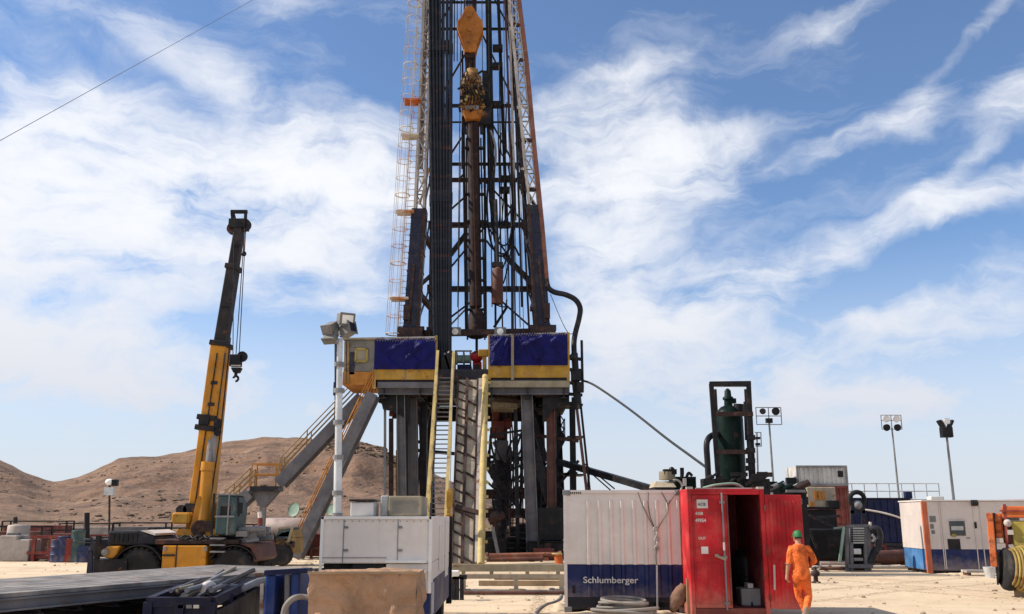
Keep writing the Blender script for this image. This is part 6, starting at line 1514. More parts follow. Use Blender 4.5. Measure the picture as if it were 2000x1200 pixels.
# ================================================================== yard behind the containers
def separator():
    Y = 34.0
    R = thing('separator_vessel', 'dark green upright separator vessel inside tall brown black frame', 'pressure vessel', PZ(1440, 0, Y))
    a = P(1404, 948, Y)
    for (t, b) in (((1389, 750), (1409, 945)), ((1462, 750), (1475, 945))):
        p, q = P(*t, Y), P(*b, Y); MB().beam(p, PZ(b[0]+2, 1.3, Y), .15).build('frame_post', 'steel_black', R); 
        p2 = PZ(t[0]+(8 if t[0] < 1420 else -6), p.z, Y+1.5); MB().beam(p2, PZ(b[0]+(4 if t[0] < 1420 else -4), 1.3, Y+1.5), .09).build('frame_post', 'beam_rust', R)
    MB().beam(P(1386, 750, Y), P(1466, 749, Y), .16).build('frame_beam', 'steel_black', R); MB().beam(P(1394, 752, Y+1.5), P(1458, 752, Y+1.5), .14).build('frame_beam', 'steel_black', R)
    for y in (809, 883, 940): MB().beam(P(1398, y, Y-.05), P(1470, y, Y-.05), .16).build('frame_beam', 'beam_rust', R)
    c = P(1430, 940, Y+.75); hv = P(1428, 800, Y+.75).z-1.4
    MB().lathe([(.01, 0), (.45, .06), (.52, .3), (.52, hv-.35), (.46, hv-.1), (.3, hv+.08), (.12, hv+.16), (.01, hv+.18)], V((c.x, c.y, 1.4)), (0, 0, 1), 28).build('vessel_shell', 'green_tank', R, smooth=True)
    mb = MB(); n0 = P(1423, 800, Y+.75); mb.lathe([(.22, 0), (.22, .1), (.16, .12), (.15, .35), (.2, .37), (.2, .45), (.13, .5), (.12, .7), (.05, .78), (.01, .8)], n0, (0, 0, 1), 16); mb.box(n0+V((.16, 0, .32)), (.25, .2, .18)); mb.build('top_valve', 'green_tank', R, smooth=True)
    mb = MB(); mb.tube(P(1443, 806, Y+.6), P(1443, 790, Y+.6), .2, 14); mb.tube(P(1455, 785, Y+.3), P(1458, 860, Y+.3), .06, 8); mb.tube(P(1462, 860, Y-.1), P(1468, 935, Y-.1), .08, 8)
    for y in (855, 880, 900, 915): mb.box(P(1466, y, Y-.1), (.3, .2, .18))
    mb.build('valve_gear', 'steel_black', R)
    mb = MB(); mb.path([P(1405, 848, Y+.6), P(1392, 850, Y+.3), P(1383, 858, Y+.1), P(1380, 872, Y), P(1382, 905, Y), P(1384, 945, Y)], .11, 12, smooth=5); mb.build('relief_pipe', 'steel_black', R, smooth=True)
    mb = MB(); mb.mm((PZ(1370, 1, Y-.2).x, Y-.3, .15), (PZ(1490, 1, Y).x, Y+2.2, 1.3)); mb.build('skid', 'steel_dark', R, bevel=.03)
    mb = MB(); mb.mm((P(1372, 940, Y-.2).x, Y-.25, P(1372, 950, Y).z-.8), (P(1500, 940, Y).x, Y+.2, P(1372, 936, Y).z)); rnd = random.Random(9)
    for i in range(26):
        p = P(rnd.uniform(1368, 1505), rnd.uniform(926, 952), Y-.4); s = rnd.uniform(.08, .22); mb.box(p, (s*2, s, s)) if i % 2 else mb.tube(p-V((s, 0, s)), p+V((s, 0, s*.4)), s*.5, 8)
    mb.build('pipework', 'steel_black', R)
separator()
def yard_gear():
    Y = 37
    R = thing('mud_pump', 'brown roofed pump unit with round cover left of separator', 'pump', PZ(1300, 0, Y))
    a, b = P(1278, 943, Y), PZ(1318, .2, Y); mb = MB(); mb.mm((a.x, Y, .2), (b.x, Y+1.5, P(1278, 950, Y).z)); mb.build('pump_body', 'steel_dark', R, bevel=.04)
    mb = MB(); x0, x1 = P(1276, 945, Y).x, P(1320, 945, Y).x; z0, z1 = P(1278, 952, Y).z, P(1278, 940, Y).z
    mb.prism([(x0, Y-.1, z0), (x1, Y-.1, z0), (x1-.1, Y+.3, z1), (x0+.16, Y+.3, z1)], (0, 1.3, 0)); mb.build('pump_roof', 'ramp_tan', R)
    mb = MB(); mb.tube(P(1303, 938, Y+.5), P(1303, 922, Y+.5), .33, 18); mb.build('round_cover', 'khaki_box', R, smooth=True); mb = MB(); mb.box(P(1308, 922, Y+.4), (.5, .4, .2)); mb.sphere(P(1312, 918, Y+.4), .12); mb.build('cover_cap', 'steel_black', R)
    MB().torus(P(1320, 950, Y), (0, 1, 0), .24, .04, 16, 6, -1.2, 1.6).build('guard_hoop', 'lattice_white', R)
    R = thing('green_pump_unit', 'dark green engine unit with thin stack between brown roofed pump and separator', 'pump', PZ(1342, 0, Y+1))
    Y2 = Y+1; MB().mm((P(1318, 940, Y2).x, Y2, .2), (P(1360, 940, Y2).x, Y2+1.5, P(1342, 933, Y2).z)).build('engine_body', 'green_tank', R, bevel=.05)
    mb = MB(); mb.tube(P(1332, 934, Y2), P(1332, 920, Y2), .08); mb.box(P(1332, 920, Y2), (.14, .14, .25)); mb.path([P(1340, 935, Y2), P(1345, 924, Y2), P(1352, 930, Y2)], .06, 8, smooth=4); mb.mm(P(1320, 936, Y2-.05), P(1356, 932, Y2+.3)); mb.build('stack', 'steel_black', R)
    MB().box(P(1337, 942, Y2-.05), (.14, .1, .3)).build('engine_plate', 'white_worn', R)
    R = thing('pump_cluster', 'dark tangle of pump machinery just above the open red door', 'pump', PZ(1535, 0, 36))
    rnd = random.Random(21); mb = MB()
    for i in range(60):
        if i in (20, 34, 48): mb.build('machinery', ('green_tank', 'beam_rust', 'steel_grey')[(i-20)//14], R); mb = MB()
        px = rnd.uniform(1500, 1572); top = 946 if px < 1530 else 938
        p = P(px, rnd.uniform(top, 990), 36+rnd.random()*1.2); s = rnd.uniform(.1, .3); mb.box(p, (s*2, s, s*1.2)) if i % 2 else mb.tube(p-V((s*1.3, 0, s)), p+V((s*1.3, 0, s*.3)), s*.5, 9)
    mb.mm(PZ(1500, .2, 36.0), P(1570, 955, 36.3)); mb.build('machinery', 'steel_black', R)
    MB().mm(P(1536, 962, 35.8), P(1572, 957, 35.9)).build('deck_edge', 'steel_mid', R); MB().beam(P(1507, 962, 35.7), P(1512, 990, 35.7), .08).build('machine_stay', 'lattice_white', R)
    # stacked containers
    Yc = 58; x0, x1 = P(1597, 1000, Yc).x, P(1660, 1000, Yc).x; za, zb = P(1650, 1030, Yc).z, P(1650, 950, Yc).z
    S = thing('container_stand', 'long dark steel skid standing under the maroon container', 'skid', ((x0+x1)/2, Yc+1, 0)); mb = MB(); mb.mm((x0-3, Yc, .4), (x1+.2, Yc+2.4, za-.01)); mb.build('skid_body', 'steel_black', S); mb = MB(); mb.mm((x0-3, Yc-.1, .0), (x1+.2, Yc+.2, .398)); mb.build('skid_runner', 'steel_dark', S)
    R = thing('maroon_container', 'maroon ribbed container beneath grey one', 'container', ((x0+x1)/2, Yc+1, za))
    mb = corr(MB(), x0+.1, x1-.1, Yc+.03, za+.15, zb-.1, .3, .06); mb.build('front_wall', 'oxide', R); MB().mm((x0+.05, Yc+.08, za), (x1-.05, Yc+2.4, zb)).build('container_body', 'oxide', R)
    mb = MB()
    for x in (x0+.05, x1-.05): mb.beam((x, Yc, za), (x, Yc, zb), .12)
    for z in (za+.06, zb-.06): mb.beam((x0, Yc, z), (x1, Yc, z), .14)
    mb.build('frame', 'oxide', R)
    g0, g1 = P(1556, 930, Yc).x, P(1655, 930, Yc).x; zt = P(1600, 910, Yc).z
    R = thing('grey_container', 'grey ribbed container with dark vent perched on top of maroon one', 'container', ((g0+g1)/2, Yc+1, zb))
    mb = corr(MB(), g0+.1, g1-.1, Yc+.03, zb+.12, zt-.08, .28, .05); mb.build('front_wall', 'grey_box', R); MB().mm((g0+.05, Yc+.08, zb+.012), (g1-.05, Yc+2.4, zt-.01)).build('container_body', 'grey_box', R)
    mb = MB()
    for x in (g0+.05, g1-.05): mb.beam((x, Yc, zb+.01), (x, Yc, zt), .12)
    for z in (zb+.08, zt-.05): mb.beam((g0, Yc, z), (g1, Yc, z), .13)
    mb.build('frame', 'steel_mid', R); MB().mm((P(1636, 925, Yc).x, Yc-.06, P(1640, 932, Yc).z), (P(1646, 925, Yc).x, Yc-.01, P(1640, 920, Yc).z)).build('vent', 'steel_black', R)
    # yellow white crate skid
    Y4 = 42; R = thing('filter_skid', 'pale yellow tool skid with rusty slots beside open red door', 'skid', PZ(1600, 0, Y4))
    mb = MB(); mb.mm(P(1578, 993, Y4), P(1614, 953, Y4+1.2)); mb.build('skid_body', 'ramp_tan', R, bevel=.04)
    mb = MB()
    for px in (1593, 1600, 1608): mb.box(P(px, 968, Y4-.02), (.12, .05, .4))
    mb.box(P(1586, 985, Y4-.02), (.22, .05, .2)); mb.build('slot', 'orange_low', R)
    mb = MB(); mb.mm(P(1575, 995, Y4-.05), P(1620, 991, Y4+1.3)); mb.box(P(1625, 985, Y4), (.5, .5, .3)); mb.mm(PZ(1580, .0, Y4+.1), P(1618, 996, Y4+1.1)); mb.build('skid_base', 'steel_black', R)
    # upright tyre-like reel
    Y5 = 44; R = thing('cable_reel', 'black upright reel with pale hub before navy tank', 'reel', PZ(1675, 0, Y5)); c = P(1674, 976, Y5)
    MB().torus(c, (0, 1, .1), .34, .11, 28, 10).build('rim', 'rubber', R, smooth=True); MB().sphere(c+V((0, 0, -.25)), .22, 14).build('hub', 'steel_mid', R, smooth=True)
    mb = MB(); mb.beam(P(1664, 985, Y5), PZ(1664, 0, Y5), .14); mb.beam(P(1686, 985, Y5), PZ(1686, 0, Y5), .14); mb.beam(P(1660, 1000, Y5), P(1690, 1000, Y5), .14); mb.build('reel_stand', 'steel_dark', R)
    # navy tank
    Yt = 62; x0, x1 = PZ(1668, 1, Yt).x, PZ(1785, 1, Yt).x; zt = P(1730, 975, Yt).z; zb2 = P(1730, 1078, Yt).z
    R = thing('mud_tank', 'large navy mud tank with handrail on top', 'tank', ((x0+x1)/2, Yt+1, 0))
    MB().mm((x0, Yt, .35), (x1, Yt+2.6, zt)).build('tank_body', 'tank_navy', R, bevel=.03)
    mb = MB()
    for k in range(9): x = x0+.2+(x1-x0-.4)*k/8; mb.beam((x, Yt-.03, .4), (x, Yt-.03, zt-.1), .09, .06)
    mb.build('tank_rib', 'tank_navy', R)
    MB().mm((x0-.05, Yt-.08, zt+.003), (x1+.05, Yt+2.7, zt+.08)).build('top_deck', 'steel_dark', R)
    x9 = P(1832, 965, Yt).x
    mb = MB()
    for k in range(8): x = x0+.1+(x9-x0)*k/7; mb.tube((x, Yt, zt), (x, Yt, zt+1.0), .03, 6)
    for h in (.5, 1.0): mb.tube((x0-1.2, Yt, zt+h), (x9+.1, Yt, zt+h), .03, 6)
    mb.build('handrail', 'galv', R)
    MB().mm((x1, Yt+.4, zt-.12), (x9+.2, Yt+2.4, zt-.02)).build('side_walkway', 'steel_dark', R); mb = MB(); mb.beam((x9, Yt+.5, 0), (x9, Yt+.5, zt-.1), .15); mb.beam((x9, Yt+2.3, 0), (x9, Yt+2.3, zt-.1), .15); mb.build('walkway_post', 'steel_dark', R)
    MB().box(P(1773, 967, Yt+.3), (.45, .4, .5)).build('control_box', 'tank_navy', R, bevel=.03)
    mb = MB(); mb.mm((x0, Yt-.1, 0), (x1, Yt+2.6, .34)); mb.build('tank_skid', 'steel_dark', R)
    MB().path([P(1690, 996, Yt-.2), P(1715, 1000, Yt-.25), P(1740, 1006, Yt-.3), P(1765, 1014, Yt-.3), P(1785, 1018, Yt-.3)], .06, 8, smooth=5).build('pale_hose', 'white_worn', None, origin=P(1690, 996, Yt-.2), smooth=True, label='pale hose drooping across face of navy mud tank', cat='hose')
    # long maroon pipe on the ground
    R = thing('casing_pipe', 'fat maroon pipe lying on sleepers beneath navy mud tank', 'pipe', PZ(1745, 0, 39)); MB().tube(P(1690, 1091, 39), P(1792, 1087, 40), .30, 18).build('pipe_body', 'brown_col', R, smooth=True)
    for px in (1705, 1775): MB().box(PZ(px, .08, 39.3), (.25, 1.1, .16)).build('sleeper', 'wood', R)
    for i, (a, b, y, r, m, lb) in enumerate((((1595, 1104), (1790, 1103), 37.6, .07, 'lattice_white', 'thin whitish pipe on the ground in front of fat maroon pipe'), ((1600, 1094), (1668, 1093), 38.5, .13, 'pink_tank', 'short pinkish pipe lying left of slatted radiator skid'), ((1585, 1110), (1700, 1109), 36.6, .06, 'brown_col', 'thin brown pipe lying nearest to camera before radiator skid'))):
        p, q = P(*a, y), P(*b, y); p.z = q.z = r+.02; MB().tube(p, q, r, 10).build('ground_pipe', m, None, origin=p, smooth=True, label=lb, cat='pipe', group='pipes on the ground by the mud tank')
    # radiator skid
    Y6 = 36.2; R = thing('radiator_skid', 'grey slatted radiator skid on four black legs with curved hose', 'machine', PZ(1676, 0, Y6))
    def B(x0, y0, x1, y1, d0, d1, nm, m, bev=0): return MB().mm(P(x0, y1, Y6+d0), V((P(x1, y0, Y6+d0).x, Y6+d1, P(x1, y0, Y6+d0).z))).build(nm, m, R, bevel=bev)
    B(1660, 1031, 1690, 1062, 0, .5, 'radiator', 'galv', .02)
    mb = MB()
    for k in range(6): mb.box(P(1675, 1035+k*4.6, Y6-.02), (.5, .05, .035))
    mb.build('slats', 'steel_black', R)
    mb = MB()
    for px in (1654, 1662, 1690, 1697): mb.beam(P(px, 1028, Y6+.05), PZ(px+1, 0, Y6+.05), .12)
    for px in (1660, 1692): mb.beam(P(px, 1030, Y6+1), PZ(px, 0, Y6+1), .12)
    mb.beam(P(1652, 1028, Y6), P(1700, 1027, Y6), .1); mb.beam(P(1655, 1106, Y6), P(1704, 1106, Y6), .14); mb.build('skid_frame', 'steel_grey', R)
    B(1668, 1072, 1682, 1083, .0, .4, 'control_box', 'galv', .02); B(1668, 1090, 1686, 1096, .0, .4, 'lower_box', 'steel_mid', .02)
    B(1664, 1062.5, 1690, 1104, .45, 1.1, 'engine', 'steel_black', .05)
    MB().path([P(1699, 1035, Y6), P(1713, 1034, Y6-.1), P(1718, 1050, Y6-.1), P(1713, 1070, Y6-.1), P(1704, 1086, Y6), P(1700, 1100, Y6)], .14, 10, smooth=5).build('curved_duct', 'steel_dark', R, smooth=True)
    MB().path([P(1703, 1045, Y6-.2), P(1708, 1052, Y6-.2), P(1703, 1058, Y6-.2)], .05, 8, smooth=4).build('white_hose', 'lattice_white', R)
    mb = MB(); mb.beam(P(1648, 1030, Y6-.2), P(1640, 1098, Y6-.5), .1, .05); mb.beam(P(1628, 1032, Y6+.2), P(1650, 1030, Y6), .06); mb.build('leaning_stay', 'green_pale', R)
    mb = MB(); mb.tube(P(1700, 1020, Y6), P(1699, 1030, Y6), .06); mb.build('cap', 'lattice_white', R)
    # black tarp-dark bin behind
    R = thing('dark_bin', 'low black steel bin with slanted stays between red door and radiator skid', 'bin', PZ(1610, 0, 38.5)); MB().mm(PZ(1572, .35, 38.5), V((P(1648, 1030, 38.5).x, 40, P(1648, 1034, 38.5).z))).build('bin_body', 'steel_black', R, bevel=.05)
    mb = MB(); mb.beam(P(1576, 1005, 38.4), P(1630, 1030, 38.4), .12); mb.beam(P(1572, 1020, 38.4), P(1595, 1070, 38.4), .1); mb.beam(P(1590, 1012, 38.4), P(1640, 1008, 38.4), .1); mb.build('stay', 'steel_dark', R)
    mb = MB(); mb.mm(PZ(1580, 0.0, 38.6), PZ(1645, .348, 39.8)); mb.build('bin_base', 'brown_col', R)
    R = thing('brown_valve', 'small rusty valve with pale wheel on sand right of walking person', 'valve', PZ(1594, 0, 30)); MB().lathe([(.14, 0), (.14, .04), (.07, .06), (.07, .2), (.13, .24), (.13, .34), (.05, .38), (.05, .46), (.01, .47)], PZ(1594, 0, 30), (0, 0, 1), 16).build('valve_body', 'beam_rust', R, smooth=True); MB().torus(PZ(1594, .46, 30), (.3, .5, 1), .11, .02, 18, 6).build('hand_wheel', 'lattice_white', R)
yard_gear()
def light_towers():
    def tower(px0, py0, px1, py1, Y, kind, label):
        top = P(px1, py1, Y); o = PZ(px0+(px0-px1)/(py0-py1)*(1040-py0), 0, Y)
        R = thing('light_tower', label, 'light tower', o, 'light towers in the yard')
        MB().tube(o, top, .09, 8, .06).build('pole', 'steel_mid', R)
        MB().box((o.x, o.y, .4), (1.2, 1.6, .8)).build('trailer_base', 'grey_box', R, bevel=.05)
        k = Y/1846.0
        if kind == 'frame':
            w, h = 50*k, 34*k; c = top+V((0, 0, h/2-.25))
            mb = MB()
            for z in (-h/2, 0, h/2): mb.beam(c+V((-w/2, 0, z)), c+V((w/2, 0, z)), .05)
            for x in (-w/2, 0, w/2): mb.beam(c+V((x, 0, -h/2)), c+V((x, 0, h/2)), .05)
            mb.build('lamp_frame', 'steel_mid', R)
            for x, r, m in ((-w*.25, .2, 'steel_dark'), (w*.27, .26, 'steel_black')):
                b = MB().lathe([(.01, .0), (r, .05), (r*.8, .3), (.08, .4), (.01, .42)], c+V((x, -.2, h*.25)), (0, 1, .2), 18).build('lamp', m, R, smooth=True)
            MB().box(top, (.4, .3, .3)).build('pole_head', 'steel_black', R)
        elif kind == 'four':
            w, h = 40*k, 28*k; c = top+V((0, 0, h/2-.1)); mb = MB()
            for z in (-h/2, h*.12, h/2): mb.beam(c+V((-w/2, 0, z)), c+V((w/2, 0, z)), .045)
            for x in (-w/2, 0, w/2): mb.beam(c+V((x, 0, -h/2)), c+V((x, 0, h/2)), .045)
            mb.build('lamp_frame', 'steel_mid', R)
            for x, z, m in ((-w*.25, h*.22, 'lampglass'), (w*.25, h*.22, 'lampglass'), (-w*.27, -h*.4, 'steel_black'), (w*.27, -h*.4, 'steel_black')):
                MB().lathe([(.01, 0), (.26, .03), (.2, .25), (.01, .3)], c+V((x, -.1, z)), (0, 1, .3), 16).build('lamp', m, R, smooth=True)
        else:
            mb = MB(); mb.box(top+V((0, 0, .2)), (.55, .4, .55)); mb.build('lamp_mount', 'steel_black', R)
            for s, m in ((-1, 'lampglass'), (1, 'steel_black')):
                h_ = MB().box(top+V((s*.26, 0, .66)), (.15, .4, .42), Matrix.Rotation(s*.5, 3, 'Y')).build('lamp', 'steel_black', R, bevel=.03)
                if s < 0: MB().box(top+V((-.13, 0, .68)), (.05, .4, .4), Matrix.Rotation(-.5, 3, 'Y')).build('lens', 'lampglass', h_)
            MB().box(top+V((.05, -.1, .8)), (.3, .1, .3)).build('lens', 'lampglass', R)
    tower(1511, 935, 1502, 822, 60, 'frame', 'light tower with two dark lamps in a square frame, beside the separator')
    tower(1758, 975, 1742, 836, 67, 'four', 'light tower with four white faced lamps above navy mud tank')
    tower(1866, 975, 1849, 852, 50, 'vee', 'light tower with pair of tilted lamps behind white cabin roof')
    Y = 70; R = thing('light_tower', 'small half hidden light tower peeking past right post of separator frame', 'light tower', PZ(1482, 0, Y), 'light towers in the yard')
    mb = MB(); mb.tube(PZ(1484, 0, Y), P(1478, 845, Y), .07, 8); mb.build('pole', 'steel_mid', R); mb = MB()
    mb.beam(P(1474, 845, Y), P(1486, 845, Y), .06); mb.beam(P(1486, 845, Y), P(1487, 872, Y), .06); mb.beam(P(1476, 872, Y), P(1487, 872, Y), .06); mb.build('lamp_frame', 'steel_mid', R)
    for y in (856, 868): MB().box(P(1480, y, Y-.1), (.34, .2, .18)).build('lamp', 'steel_black', R)
light_towers()
# ================================================================== rails and hoses on the open ground
def ground_bits():
    def rail(name, Y, px0, px1, zr, posts, m, lb, r=.07, h=None):
        R = thing(name, lb, 'pipe rack', PZ((px0+px1)/2, 0, Y), 'low pipe racks before the ramp')
        a, b = PZ(px0, zr, Y), PZ(px1, zr, Y)
        MB().beam(a, b, r*2, h or r*2).build('rail', m, R)
        for px in posts:
            p = PZ(px, 0, Y); MB().beam(V((p.x, Y+.002, 0)), V((p.x, Y+.002, zr-.06)), .13).build('leg', m, R); MB().box((p.x, Y, .02), (.4, .3, .04)).build('foot', m, R)
    rail('pipe_rack', 33.0, 880, 1105, .30, (905, 960, 1030, 1090), 'khaki_box', 'farther pipe rack with heavy khaki beam at foot of ramp', .12)
    rail('pipe_rack', 27.0, 886, 1108, .38, (905, 1008, 1097), 'ramp_tan', 'nearer pipe rack with slim tan rail and three legs', .06)
    for i, (y, Y, r, m, lb, x0, x1) in enumerate(((1140, 28.8, .07, 'wood', 'slim timber sleeper lying on sand before pipe racks', 935, 1104), (1156, 25.4, .05, 'brown_col', 'long thin brown bar standing in for a shadow line on sand, nearest of those left of the container', 905, 1106), (1124, 31.4, .06, 'red_pipe', 'faded red pipe lying between the two pipe racks', 965, 1104))):  # the brown bar stands in for a dark shadow line on the sand
        a, b = PZ(x0, r+.01, Y), PZ(x1, r+.01, Y); (MB().beam(a, b, r*2) if i == 0 else MB().tube(a, b, r, 10)).build('sleeper' if i == 0 else 'ground_pipe', m, None, origin=a, label=lb, cat='timber' if i == 0 else 'pipe')
    MB().path([GR(1096, 1164), GR(1092, 1172), GR(1080, 1178), GR(1066, 1182), GR(1054, 1190), GR(1046, 1200), GR(1040, 1215)], .045, 8, smooth=5).build('ground_hose', 'coil', None, origin=GR(1066, 1182), smooth=True, label='grey hose trailing over sand from left corner of white container', cat='hose')
    R = thing('box_rail', 'dark low frame in shade at right of white box trailer', 'frame', PZ(900, 0, 24)); mb = MB()
    for px in (886, 893, 902): mb.beam(PZ(px, 0, 24), PZ(px, .55, 24), .1)
    mb.beam(PZ(884, .55, 24), PZ(912, .55, 24), .1); mb.build('frame_bars', 'steel_dark', R); MB().box(PZ(889, .64, 24), (.22, .3, .14)).build('pipe_end', 'white', R, bevel=.03)
ground_bits()
# ================================================================== walking worker, seen from behind
def loft(mb, secs, seg=18):
    """secs: (centre, rx, ry, axis_x, axis_y)"""
    rings = []
    for c, rx, ry, ax, ay in secs:
        rings.append([mb.bm.verts.new(V(c)+V(ax)*math.cos(a)*rx+V(ay)*math.sin(a)*ry) for a in [k*2*math.pi/seg for k in range(seg)]])
    for a, b in zip(rings, rings[1:]):
        for k in range(seg): mb.bm.faces.new((a[k], a[(k+1) % seg], b[(k+1) % seg], b[k]))
    mb.bm.faces.new(rings[0][::-1]); mb.bm.faces.new(rings[-1])
def limb(mb, pts, rads, seg=14, sub=5):
    P_ = catmull([V(p) for p in pts], sub); n = len(P_)
    R_ = []
    for i in range(n):
        f = i/(n-1)*(len(rads)-1); k = min(int(f), len(rads)-2); R_.append(rads[k]+(rads[k+1]-rads[k])*(f-k))
    it = iter(R_); mb.path(P_, lambda t: R_[min(n-1, round(t*(n-1)))], seg)
    mb.sphere(P_[0], R_[0]*.98, 12); mb.sphere(P_[-1], R_[-1]*.98, 12)
def person():
    o = V((PZ(1571, 0, 19.2).x, 19.2, 0)); O = o
    def W(x, y, z): return O+V((x, y, z))
    yaw = math.radians(14)
    X = V((math.cos(yaw), math.sin(yaw), 0)); F = V((-math.sin(yaw), math.cos(yaw), 0))   # right, forward
    body = MB(); suit = MB()
    def torso(mb, g):
        loft(mb, [(W(0, 0, .80), .13+g, .10+g, X, F), (W(0, 0, .88), .165+g, .125+g, X, F), (W(0, 0, .96), .165+g, .125+g, X, F), (W(0, .0, 1.06), .145+g, .108+g, X, F), (W(-.005, .0, 1.18), .158+g, .112+g, X, F),
                  (W(-.01, .01, 1.30), .172+g, .118+g, X, F), (W(-.01, .015, 1.40), .165+g, .105+g, X, F), (W(-.01, .02, 1.455), .13+g, .085+g, X, F), (W(-.01, .025, 1.49), .07+g*.6, .07+g*.6, X, F)], 22)
    sl, el, wl = W(-.165, .0, 1.395), W(-.235, -.02, 1.135), W(-.275, .03, .895)
    sr, er, wr = W(.165, .0, 1.395), W(.275, -.03, 1.16), W(.235, .20, 1.06)
    hl, kl, al = W(-.085, 0, .88), W(-.035, .15, .50), W(.095, .10, .10)
    hr, kr, ar = W(.085, 0, .88), W(.135, .06, .49), W(-.03, -.22, .22)
    for mb, g in ((body, 0.0), (suit, .014)):
        torso(mb, g)
        limb(mb, [sl, sl.lerp(el, .5)+V((-.01, 0, 0)), el], [.055+g, .048+g, .043+g])
        limb(mb, [sr, sr.lerp(er, .5)+V((.01, 0, 0)), er], [.055+g, .048+g, .043+g])
        limb(mb, [hl, hl.lerp(kl, .5), kl, kl.lerp(al, .4)+V((0, -.02, 0)), al], [.092+g, .074+g, .056+g*1.3, .054+g*1.3, .042+g*1.6])
        limb(mb, [hr, hr.lerp(kr, .5)+V((0, .02, 0)), kr, kr.lerp(ar, .45)+V((0, -.03, -.01)), ar], [.092+g, .074+g, .056+g*1.3, .054+g*1.3, .042+g*1.6])
    # forearms: left sleeve rolled to the elbow, right sleeve down
    limb(suit, [el, el.lerp(wl, .14)], [.056, .054]); limb(suit, [er, er.lerp(wr, .75)], [.055, .045])
    limb(body, [el, el.lerp(wl, .35)+V((-.004, 0, 0)), wl], [.046, .043, .029]); limb(body, [er, wr], [.046, .029])
    # neck and head
    limb(body, [W(-.01, .02, 1.44), W(-.012, .035, 1.53)], [.062, .056])
    hc = W(-.012, .05, 1.625)
    loft(body, [(hc+V((0, 0, -.105))+F*.055, .03, .03, X, F), (hc+V((0, 0, -.085))+F*.035, .052, .062, X, F), (hc+V((0, 0, -.04))+F*.012, .068, .088, X, F), (hc+V((0, 0, .02)), .077, .098, X, F), (hc+V((0, 0, .07)), .070, .09, X, F), (hc+V((0, 0, .105)), .045, .06, X, F), (hc+V((0, 0, .12)), .012, .015, X, F)], 20)
    body.sphere(hc+F*.105+V((0, 0, -.012)), .017, 8, (.9, .9, 1.5)); body.sphere(hc+F*.09+V((0, 0, -.058)), .02, 8, (1.3, .6, .5))
    for s in (-1, 1): body.sphere(hc+X*s*.078+F*-.005+V((0, 0, -.012)), .024, 8, (.4, .8, 1.3))
    # hands: palm, four fingers, thumb
    def hand(w, d, side, palm, curl):
        d = d.normalized(); palm = (palm-d*palm.dot(d)).normalized(); a = d.cross(palm)*side
        limb(body, [w, w+d*.05, w+d*.088], [.028, .034, .032], 10, 3)
        for i, (off, ln) in enumerate(((-.027, .066), (-.009, .076), (.009, .072), (.026, .056))):
            p0 = w+d*.085+a*off; p1 = p0+d*ln*.42+palm*curl*.012; p2 = p1+d*ln*.32+palm*curl*.024; p3 = p2+d*ln*.20+palm*curl*.028
            limb(body, [p0, p1, p2, p3], [.0095, .009, .0085, .0075], 8, 3)
        p0 = w+d*.03-a*.03; p1 = p0+d*.03-a*.022+palm*.012; p2 = p1+d*.03-a*.004+palm*.014
        limb(body, [p0, p1, p2], [.013, .011, .009], 8, 3)
    hand(wl, V((-.10, .10, -1)), 1, V((1, .2, 0)), 1.0); hand(wr, V((-.35, .9, -.05)), -1, V((-.5, -.2, -.8)), 1.6)
    # feet
    def foot(mb, heel, toe, g=0):
        d = (toe-heel).normalized(); s = V((0, 0, 1)).cross(d).normalized(); up = d.cross(s)
        L = (toe-heel).length
        loft(mb, [(heel-d*.02+up*.03, .03+g, .03+g, s, up), (heel+up*.04, .042+g, .045+g, s, up), (heel+d*L*.35+up*.045, .044+g, .05+g, s, up), (heel+d*L*.62+up*.03, .052+g, .034+g, s, up), (heel+d*L*.88+up*.024, .047+g, .026+g, s, up), (toe+up*.02, .025+g, .018+g, s, up)], 16)
    fl = (al+V((.0, -.06, -.075)), al+V((-.06, .185, -.08))); fr = (ar+V((.0, -.075, -.06)), ar+V((-.035, .085, -.195)))
    for h, t in (fl, fr): foot(body, h, t)
    def remesh(mb, name, mat, parent, vox, label=None, smooth=2, **kw):
        ob = mb.build(name, mat, parent, origin=O if parent is None else None, fixn=True, **kw)
        r = ob.modifiers.new('Remesh', 'REMESH'); r.mode = 'VOXEL'; r.voxel_size = vox; r.use_smooth_shade = True
        s = ob.modifiers.new('Smooth', 'SMOOTH'); s.iterations = smooth; s.factor = .5
        if label: ob['label'] = label
        return ob
    p = remesh(body, 'person', 'skin', None, .0065, 'person in orange coverall and green hat walking away past open red door', cat='person')
    sm = remesh(suit, 'coverall', 'coverall', p, .010)
    tx = bpy.data.textures.new('folds', 'CLOUDS'); tx.noise_scale = .10; dm = sm.modifiers.new('Folds', 'DISPLACE'); dm.texture = tx; dm.strength = .011; dm.mid_level = .45; dm.texture_coords = 'LOCAL'
    for h, t in (fl, fr):
        b = MB(); foot(b, h, t, .010); d = (t-h); limb(b, [h+d*.18+V((0, 0, .05)), h+d*.18+V((0, .0, .11))], [.058, .060], 12, 3); remesh(b, 'boot', 'boot', p, .009)
    # cap with band
    hm = MB(); up = V((0, 0, 1))
    loft(hm, [(hc+V((0, 0, .005))-F*.004, .086, .108, X, F), (hc+V((0, 0, .05)), .086, .107, X, F), (hc+V((0, 0, .09)), .074, .092, X, F), (hc+V((0, 0, .118)), .05, .064, X, F), (hc+V((0, 0, .132)), .014, .018, X, F)], 26)
    hat = hm.build('hat', 'hat', p, smooth=True)
    hm = MB(); loft(hm, [(hc+F*.085+V((0, 0, .004)), .07, .075, X, F), (hc+F*.09+V((0, 0, .012)), .07, .075, X, F)], 22); hm.build('peak', 'hat', hat, smooth=True)
